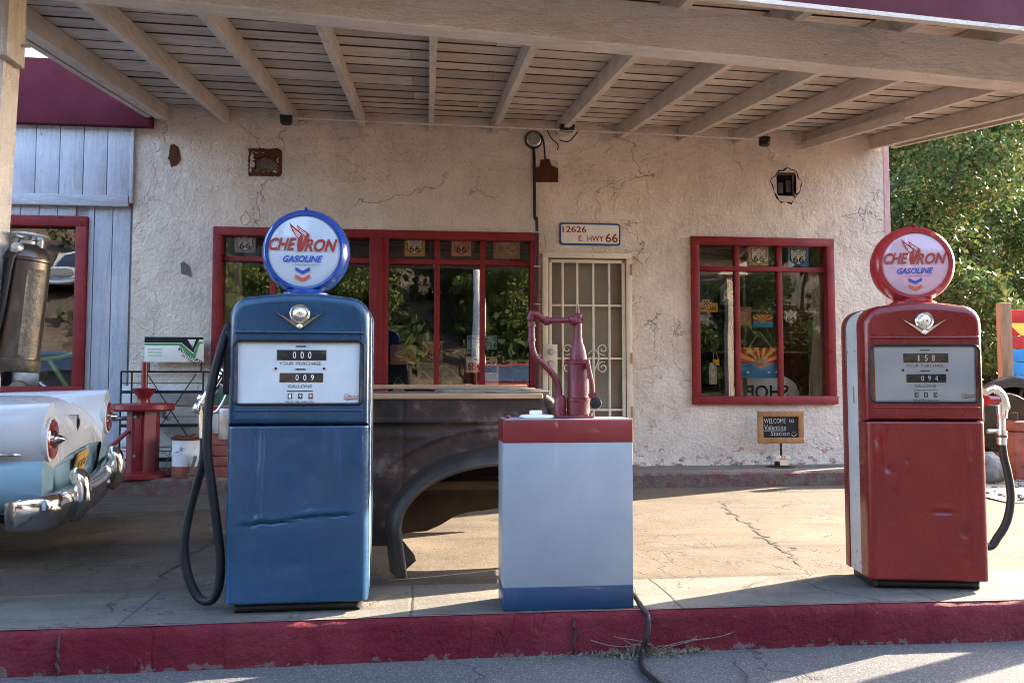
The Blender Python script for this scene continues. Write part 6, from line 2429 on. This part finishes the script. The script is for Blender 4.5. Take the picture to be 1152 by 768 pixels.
for x in (-.85, .95):
    wz = .34
    wl = MB().lathe([(.27, -.05), (.34, -.04), (.36, 0), (.34, .04), (.27, .05)], Matrix.Translation((x, 0, wz)) @ Matrix.Rotation(R(90), 4, 'X'), 30).build('wheel', M['black_rubber'], mo)
    mb = MB()
    for k in range(12):
        a = 2 * math.pi * k / 12
        mb.tube([(x, 0, wz), (x + .28 * math.cos(a), 0, wz + .28 * math.sin(a))], .005, 5)
    mb.build('spokes', M['zinc'], wl)
mb = MB()
mb.tube([(.62, 0, mzz + .34), (.95, 0, .34)], .03, 8)
mb.tube([(.60, -.32, mzz + .48), (.60, .32, mzz + .48)], .018, 8)
mb.build('fork', M['zinc'], mo)

# ---------------------------------------------------------------- right of the red pump
YF = 8.7
q0, q1 = at(1133, 437, YF), at(1137, 346, YF)
fs_ = thing('painted_board_sign', 'wooden board sign painted as red yellow and blue sunburst flag on post', 'sign', (q0.x, YF, .05))
bx_, bz_, tz_ = 0, q0.z - .05, q1.z - .05
px0 = at(1129, 390, YF).x - q0.x
MB().box((px0, -.02, (tz_ + .05) / 2), (.135, .09, tz_ + .05), .008).build('post', M['post_brown'], fs_)
MB().box((px0 + 1.75, -.02, (tz_ + .05) / 2), (.135, .09, tz_ + .05), .008).build('post', M['post_brown'], fs_)
Wd = 1.62
nb = 6
hb_ = (tz_ - .02 - bz_) / nb
zm = bz_ + hb_ * 3
for k in range(nb):
    z0, z1 = bz_ + hb_ * k + .005, bz_ + hb_ * (k + 1) - .005
    bd_ = MB().box((px0 + .07 + Wd / 2, .02, (z0 + z1) / 2), (Wd, .025, z1 - z0), .004).build('board', M['flag_blue'] if k < 3 else M['flag_red'], fs_)
    if k >= 3:
        ry = MB()
        x0w = px0 + .07
        ccx = x0w + Wd / 2
        for j in range(13):
            if j % 2 == 0:
                continue
            a0, a1 = math.pi - math.pi * j / 13, math.pi - math.pi * (j + 1) / 13
            pts = []
            for zz_, aa in ((z0, a0), (z1, a0), (z1, a1), (z0, a1)):
                hgt = zz_ - zm + .001
                ct = math.cos(aa) / max(.05, math.sin(aa))
                pts.append((min(x0w + Wd, max(x0w, ccx + ct * max(hgt, 0))), zz_))
            if abs(pts[1][0] - pts[2][0]) > .004:
                ry.poly(pts, .0055)
        if ry.v:
            ry.build('ray', M['flag_yellow'], bd_)

# rusty drum, wheel and red chest behind
c = at(1120, 470, 8.0)
dr = thing('rusty_drum', 'dark rusty drum lying on its side behind the red pump', 'drum', (c.x, 8.1, .06))
MB().lathe([(.30, -.4), (.315, -.38), (.29, -.2), (.305, 0), (.29, .2), (.315, .38), (.30, .4), (.2, .38), (.001, .38)], Matrix.Translation((-.0, 0, c.z - .1)) @ Matrix.Rotation(R(75), 4, 'Z') @ Matrix.Rotation(R(90), 4, 'Y'), 30).build('shell', M['rust_inner'], dr)
mb = MB()
for x in (-.2, .2):
    mb.box((x * .3, x, (c.z - .3) / 2), (.5, .1, c.z - .3), .01)
mb.build_each('cradle', M['rust_inner'], dr)
c = at(1150, 492, 8.3)
wh = thing('old_wheel', 'big dark rusty spoked wheel leaning behind the red chest', 'wheel', (c.x, 8.45, .05))
Tw = Matrix.Translation((0, 0, .55)) @ Matrix.Rotation(R(90), 4, 'X')
MB().lathe([(.44, -.06), (.54, -.06), (.56, 0), (.54, .06), (.44, .06), (.44, -.06)], Tw, 40).build('rim', M['rust'], wh)
mb = MB()
for k in range(10):
    a = 2 * math.pi * k / 10
    mb.tube([(0, 0, .55), (.46 * math.cos(a), 0, .55 + .46 * math.sin(a))], .022, 8)
mb.build('spokes', M['rust_inner'], wh)
MB().lathe([(.001, -.1), (.1, -.1), (.1, .1), (.001, .1)], Tw, 20).build('hub', M['rust'], wh)
c0, c1 = at(1135, 541, 7.6), at(1135, 472, 7.6)
ch_ = thing('red_chest', 'faded red metal chest on the dirt at the right edge', 'chest', (c0.x + .45, 7.75, c0.z))
hc = c1.z - c0.z
MB().box((0, 0, hc * .41), (.9, .5, hc * .8), .02).build('body', M['brick_red'], ch_)
MB().box((0, 0, hc * .90), (.93, .53, hc * .17), .03).build('cover', M['brick_red'], ch_)
mb = MB()
mb.tube([(-.40, -.2, hc * .95), (-.40, -.2, hc * 1.12)], .03, 10)
mb.build('filler', M['rust_inner'], ch_)


def rock(name, label, loc, s, seed):
    bm = bmesh.new()
    bmesh.ops.create_icosphere(bm, subdivisions=4, radius=1)
    for v in bm.verts:
        d = v.co.normalized()
        v.co = Vector((d.x * s[0], d.y * s[1], d.z * s[2])) * (1 + .25 * mnoise.noise(d * 1.3 + Vector((seed, 0, 0))) + .08 * mnoise.noise(d * 4 + Vector((seed, 3, 0))))
    mb = MB()
    bm.verts.index_update()
    mb.add([v.co.copy() for v in bm.verts], [[v.index for v in f.verts] for f in bm.faces])
    bm.free()
    o = mb.build(name, M['rock'], angle=60)
    o.location = loc
    return tag(o, label, 'rock')


c = at(1119, 530, 7.3)
rock('rock', 'pale grey boulder on the dirt just right of the red pump', (c.x, 7.4, c.z + .02), (.17, .16, .16), 3)
rn = random.Random(9)
mb = MB()
for k in range(420):
    x, y = rn.uniform(5.0, 9), rn.uniform(6.4, 9.5)
    r_ = rn.uniform(.008, .03)
    mb.box((x, y, drive_z(min(y, 8)) + .02 + r_ * .2), (r_ * 2, r_ * 1.6, r_), r_ * .3, seg=1, rot=Matrix.Rotation(rn.uniform(0, 3), 3, 'Z'))
tag(mb.build('gravel', M['rock']), None, None, None, 'stuff')


# ---------------------------------------------------------------- trees
def leaves(mb_name, clumps, n, size, mat, parent, seed, elong=1.6):
    rs = np.random.RandomState(seed)
    cl = np.array([c[:3] for c in clumps])
    rad = np.array([c[3] for c in clumps])
    pr = rad ** 2
    idx = rs.choice(len(clumps), n, p=pr / pr.sum())
    d = rs.normal(size=(n, 3))
    d /= np.linalg.norm(d, axis=1)[:, None]
    rr_ = rs.uniform(.25, 1.0, n) ** .5
    pos = cl[idx] + d * (rad[idx] * rr_ * rs.uniform(.8, 1.15, n))[:, None] * np.array([1, 1, .8])
    a = rs.normal(size=(n, 3))
    a /= np.linalg.norm(a, axis=1)[:, None]
    b = np.cross(a, rs.normal(size=(n, 3)))
    b /= np.linalg.norm(b, axis=1)[:, None]
    s = size * rs.uniform(.6, 1.3, n)[:, None]
    v0, v1, v2, v3 = pos - a * s * elong / 2, pos + b * s * .5, pos + a * s * elong / 2, pos - b * s * .5
    V = np.stack([v0, v1, v2, v3], 1).reshape(-1, 3)
    me = bpy.data.meshes.new(mb_name)
    me.vertices.add(4 * n)
    me.vertices.foreach_set('co', V.ravel())
    me.loops.add(4 * n)
    me.loops.foreach_set('vertex_index', np.arange(4 * n))
    me.polygons.add(n)
    me.polygons.foreach_set('loop_start', np.arange(0, 4 * n, 4))
    me.polygons.foreach_set('loop_total', np.full(n, 4))
    me.materials.append(mat)
    me.update(calc_edges=True)
    me.validate()
    o = bpy.data.objects.new(mb_name, me)
    col.objects.link(o)
    o.parent = parent
    return o


def tree(name, label, loc, height, spread, nleaf, size, mat, seed, low=.25, cat='tree', group=None, trunk_r=.16):
    rs = random.Random(seed)
    t = thing(name, label, cat, loc, 0, group)
    mb = MB()
    lean = rs.uniform(-.25, .25)
    tp = [Vector((lean * k / 5 * 1.0 + .1 * mnoise.noise((k, seed, 0)), .1 * mnoise.noise((k, seed, 5)), height * .75 * k / 5)) for k in range(6)]
    mb.tube(catmull(tp, 4), [trunk_r * (1 - .75 * i / 20) for i in range(21)], 12)
    clumps = []
    nb_ = 16
    for i in range(nb_):
        f = low + (1 - low) * (i + .5) / nb_ * .75
        base = tp[0].lerp(tp[-1], min(1, f / .75))
        an = i * 2.4 + rs.uniform(-.4, .4)
        ln = spread * rs.uniform(.55, 1.0) * (1.05 - .55 * abs(f - .45))
        tip = base + Vector((math.cos(an) * ln, math.sin(an) * ln, height * rs.uniform(.08, .22)))
        midp = base.lerp(tip, .5) + Vector((0, 0, rs.uniform(-.05, .15)))
        mb.tube(catmull([base, midp, tip], 4), [max(.012, trunk_r * .42 * (1 - .85 * k / 8)) for k in range(9)], 7)
        for k in range(5):
            q = base.lerp(tip, rs.uniform(.35, 1.1)) + Vector((rs.gauss(0, .3), rs.gauss(0, .3), rs.gauss(0, .25))) * spread * .35
            clumps.append((q.x, q.y, q.z, spread * rs.uniform(.10, .26)))
    for k in range(8):
        q = tp[-1] + Vector((rs.gauss(0, .4), rs.gauss(0, .4), rs.uniform(0, height * .25)))
        clumps.append((q.x, q.y, q.z, spread * rs.uniform(.12, .25)))
    mb.build('trunk', M['bark'], t)
    leaves('crown', clumps, nleaf, size, mat, t, seed)
    return t


def bush(name, label, loc, h, w, nleaf, size, mat, seed, group=None, cat='bush'):
    rs = random.Random(seed)
    t = thing(name, label, cat, loc, 0, group)
    mb = MB()
    cl = []
    for i in range(9):
        an = rs.uniform(0, 6.3)
        tip = Vector((math.cos(an) * w * rs.uniform(.1, .8), math.sin(an) * w * rs.uniform(.1, .8), h * rs.uniform(.4, .95)))
        mb.tube(catmull([(0, 0, 0), tip * .5 + Vector((0, 0, .1)), tip], 4), [.03 * (1 - .8 * k / 8) for k in range(9)], 6)
        for k in range(4):
            q = tip * rs.uniform(.3, 1.05) + Vector((rs.gauss(0, w * .2), rs.gauss(0, w * .2), rs.gauss(0, h * .08)))
            cl.append((q.x, q.y, max(.12, q.z), w * rs.uniform(.18, .36)))
    mb.build('stems', M['bark'], t)
    leaves('foliage', cl, nleaf, size, mat, t, seed)
    return t


c = at(1068, 520, 12.5)
tree('broadleaf_tree', 'large leafy tree with yellowing leaves beside the right station corner', (c.x - .7, 13.0, 0.0), 7.6, 3.2, 110000, .054, M['leaf'], 4, low=.12)
tree('broadleaf_tree', 'third tree well behind the station corner, left of the red globe', (at(1003, 400, 19).x, 20.0, 0.0), 8.6, 3.6, 40000, .09, M['leaf_dark'], 12, low=.06)
tree('broadleaf_tree', 'tall far tree at the back, seen above the painted board sign', (at(1100, 400, 24).x, 25.0, 0.0), 11.5, 5.0, 45000, .12, M['leaf_dark'], 14, low=.06)
tree('broadleaf_tree', 'second tree further back, filling the gap at the far right', (at(1180, 400, 17).x, 17.5, 0.0), 8.2, 3.6, 55000, .07, M['leaf'], 8, low=.10)
bush('bush', 'yellow green bush behind the painted board sign', (at(1125, 400, 10.4).x, 10.6, .1), 2.4, 1.1, 9000, .06, M['leaf'], 3)
bush('bush', 'low green bush between the station corner and red pump', (at(1040, 480, 11).x, 11.2, .1), 1.9, 1.3, 9000, .06, M['leaf'], 5)
bush('bush', 'dark bush behind the rusty drum at the far right', (at(1165, 450, 11.8).x, 12.0, .1), 2.6, 1.5, 7000, .09, M['leaf_dark'], 6)

# ---------------------------------------------------------------- across the road (mirrored in the windows)
def standing(px, py, Y):
    p = mirror_at(px, py, Y)
    return (p.x, Y, hill_z(p.x, Y) - .1)


tree('dark_tree', 'dark tree across the road, mirrored at left of the left window', standing(470, 330, -11), 6.5, 2.6, 22000, .09, M['leaf_dark'], 21)
tree('dark_tree', 'dark tree across the road, mirrored in the right window', standing(905, 320, -12), 6.0, 2.6, 22000, .09, M['leaf_dark'], 22)
tree('dark_tree', 'dark tree high on the slope, mirrored in the garage window', standing(75, 290, -19), 8.0, 3.2, 20000, .12, M['leaf_dark'], 23)
tree('dark_tree', 'dark tree across the road, mirrored behind the blue pump globe', standing(395, 300, -14), 7.0, 2.8, 22000, .09, M['leaf_dark'], 24)
bush('bush', 'sunny lime bush across the road, mirrored beside the barred door', standing(575, 360, -7.6), 3.2, 1.5, 20000, .065, M['leaf_lime'], 31)
bush('bush', 'sunny lime bush across the road, mirrored left of the blue globe', standing(290, 350, -7.4), 2.6, 1.6, 20000, .065, M['leaf_lime'], 32)
bush('bush', 'sunny lime bush across the road, mirrored right of the blue globe', standing(400, 345, -7.8), 2.8, 1.4, 18000, .065, M['leaf_lime'], 33)
bush('bush', 'green bush across the road, mirrored in right window behind the flag', standing(850, 350, -8.2), 2.6, 2.0, 18000, .07, M['leaf_dark'], 34)
bush('bush', 'green bush across the road, mirrored in the second pane', standing(520, 340, -9.5), 3.0, 1.8, 18000, .07, M['leaf_dark'], 35)
bush('bush', 'added dark bush at the road edge, dimming the right window reflection', standing(900, 420, -6.2), 2.2, 1.6, 16000, .065, M['leaf_dark'], 41)  # this bush and the next are added to darken the mirrored slope
bush('bush', 'added dark bush at the road edge, dimming the reflection behind the oil sign', standing(805, 415, -6.4), 2.0, 1.5, 16000, .065, M['leaf_dark'], 42)
# scrub all over the slope
rs = np.random.RandomState(5)
cl = []
for k in range(420):
    x, y = rs.uniform(-45, 40), -7 - rs.uniform(0, 1) ** 1.2 * 42
    for q in range(3):
        cl.append((x + rs.normal() * .5, y + rs.normal() * .5, hill_z(x, y) + rs.uniform(0, .6), rs.uniform(.3, 1.0)))
o = leaves('scrub', cl, 90000, .17, M['leaf_dark'], None, 77)
o['kind'] = 'stuff'

# white utility pole
b = standing(540, 350, -6.6)
up = thing('utility_pole', 'pale utility pole across the road, mirrored in the middle pane', 'utility pole', b)
MB().tube([(0, 0, 0), (-.1, 0, 8.5)], [.17, .12], 16).build('pole', M['sign_white'], up)
MB().box((-.1, 0, 7.8), (2.2, .1, .12), .01).build('crossarm', M['post_wood'], up)


def pickup(label, loc, rz, paint):
    t = thing('pickup_truck', label, 'pickup truck', loc, rz)
    # side profile in y (length) and z, front towards +y
    pr = [(-2.5, .45), (-2.5, 1.05), (-.55, 1.05), (-.5, 1.12), (-.35, 1.72), (.65, 1.74), (1.05, 1.16), (2.3, 1.05), (2.42, .9), (2.45, .45)]
    mb = MB()
    Tm = Matrix.Rotation(R(90), 4, 'Z')
    mb.rprism([(y, z) for y, z in pr], -.92, .92, .03, .03, M=Tm) if False else mb.prism(pr, -.92, .92, M=Tm)
    mb.build('body', paint, t)
    gl = MB()
    gl.hexa([(-.78, 1.02, 1.22), (-.70, .70, 1.66), (-.78, 1.06, 1.24), (-.70, .74, 1.68), (.78, 1.02, 1.22), (.70, .70, 1.66), (.78, 1.06, 1.24), (.70, .74, 1.68)])
    gl.build('windscreen', M['car_glass'], t)
    mb = MB()
    mb.box((0, 2.45, .80), (1.3, .05, .30), .02)
    for k in range(6):
        mb.box((0, 2.48, .68 + .05 * k), (1.26, .02, .015))
    mb.build('grille', M['zinc'], t)
    for s in (-1, 1):
        MB().lathe([(.09, 0), (.10, .02), (.001, .05)], Matrix.Translation((s * .76, 2.45, .82)) @ Matrix.Rotation(R(-90), 4, 'X'), 20).build('headlight', M['dial'], t)
    MB().box((0, 2.55, .48), (1.86, .14, .18), .04).build('bumper', M['chrome'], t)
    for s in (-1, 1):
        for y in (-1.6, 1.55):
            MB().lathe([(.15, -.12), (.36, -.12), (.39, -.06), (.39, .06), (.36, .12), (.15, .12)], Matrix.Translation((s * .80, y, .39)) @ Matrix.Rotation(R(90), 4, 'Y'), 26).build('wheel', M['black_rubber'], t)
    return t


p = mirror_at(72, 345, -11)
pickup('white pickup truck parked up the slope, mirrored in the garage window', (p.x, -13.2, hill_z(p.x, -11.2)), R(8), M['car_white'])
p = mirror_at(573, 410, -2.6)
pickup('dark red pickup truck parked across the road, mirrored beside the barred door', (p.x, -4.6, ROADZ), R(-8), M['room_red'])

# ---------------------------------------------------------------- dry weeds in the kerb crack
rn = random.Random(12)
mb = MB()
for k in range(380):
    x = rn.gauss(at(730, 735, 3.5).x, .13)
    if rn.random() < .3:
        x = rn.uniform(at(590, 740, 3.5).x, at(800, 740, 3.5).x)
    y = kerb_y(x) - abs(rn.gauss(0, .035)) - .005
    z = ROADZ + .004
    hgt = rn.uniform(.004, .02) * (2.4 if abs(x - at(727, 735, 3.5).x) < .06 else 1)
    a, ln = rn.uniform(0, 6.3), rn.uniform(.01, .035)
    p0 = Vector((x, y, z))
    p1 = p0 + Vector((math.cos(a) * ln, math.sin(a) * ln * .6 - .004, hgt))
    sd_ = Vector((-math.sin(a), math.cos(a), .3)) * rn.uniform(.0012, .004)
    mb.add([p0 - sd_, p0 + sd_, p1 + sd_ * .4, p1 - sd_ * .4], [(0, 1, 2, 3)])
for k in range(6):
    x0 = at(740, 720, 3.55).x + rn.uniform(-.02, .02)
    pts = [Vector((x0, kerb_y(x0) - .02, ROADZ + .01))]
    for j in range(5):
        pts.append(pts[-1] + Vector((rn.uniform(.0, .10) * (1 if k > 2 else -1), rn.uniform(-.006, .004), rn.uniform(-.004, .035))))
    mb.tube(catmull(pts, 4), .0016, 5)
tag(mb.build('dry_weeds', M['dry_grass'], recalc=False), None, None, None, 'stuff')
mb = MB()
for k in range(46):
    x = rn.gauss(at(735, 735, 3.5).x, .35)
    y = kerb_y(x) - abs(rn.gauss(.02, .05)) - .01
    a = rn.uniform(0, 6.3)
    s = rn.uniform(.006, .015)
    u1, v1 = Vector((math.cos(a), math.sin(a), rn.uniform(-.3, .6))) * s, Vector((-math.sin(a), math.cos(a), rn.uniform(-.3, .3))) * s * .5
    p0 = Vector((x, y, ROADZ + .014))
    mb.add([p0 - u1, p0 + v1, p0 + u1, p0 - v1], [(0, 1, 2, 3)])
tag(mb.build('fallen_leaves', M['leaf_lime'], recalc=False), None, None, None, 'stuff')
# ---------------------------------------------------------------- light, sky, camera
SUN_EL = R(26.0)
SUN_AZ = math.atan2(.925, .38)        # clockwise from +Y
w = bpy.data.worlds.new('World')
scn.world = w
w.use_nodes = True
nt = w.node_tree
bg = nt.nodes['Background']
sky = nt.nodes.new('ShaderNodeTexSky')
sky.sky_type = 'NISHITA'
sky.sun_disc = False
sky.sun_elevation = SUN_EL
sky.sun_rotation = SUN_AZ
sky.air_density = 1.0
sky.dust_density = 1.5
sky.ozone_density = 1.0
nt.links.new(sky.outputs[0], bg.inputs[0])
bg.inputs[1].default_value = .15
sl = bpy.data.lights.new('sun', 'SUN')
sl.energy = 4.6
sl.angle = R(.55)
sl.color = (1.0, .86, .67)
so = bpy.data.objects.new('sun', sl)
col.objects.link(so)
sd = Vector((math.sin(SUN_AZ) * math.cos(SUN_EL), math.cos(SUN_AZ) * math.cos(SUN_EL), math.sin(SUN_EL)))
so.rotation_euler = (-sd).to_track_quat('-Z', 'Y').to_euler()
so.location = (8, 4, 8)

cam = bpy.data.cameras.new('camera')
cam.sensor_width = 36
cam.lens = FPX / 1152 * 36
cam.clip_end = 1000
co = bpy.data.objects.new('camera', cam)
col.objects.link(co)
co.location = EYE
mrot = Matrix((RGT, UPV, -FWD)).transposed()
co.rotation_euler = mrot.to_euler()
scn.camera = co

vs_ = scn.view_settings
vs_.view_transform = 'Standard'
vs_.look = 'None'
vs_.exposure = 3.55
vs_.gamma = 1
vs_.use_curve_mapping = False
scn.cycles.filter_width = 1.0
scn.cycles.use_denoising = True
scn.cycles.max_bounces = 10
scn.cycles.diffuse_bounces = 5
scn.cycles.glossy_bounces = 4
scn.cycles.transparent_max_bounces = 12
scn.cycles.sample_clamp_indirect = 6
scn.cycles.caustics_reflective = False
scn.cycles.caustics_refractive = False
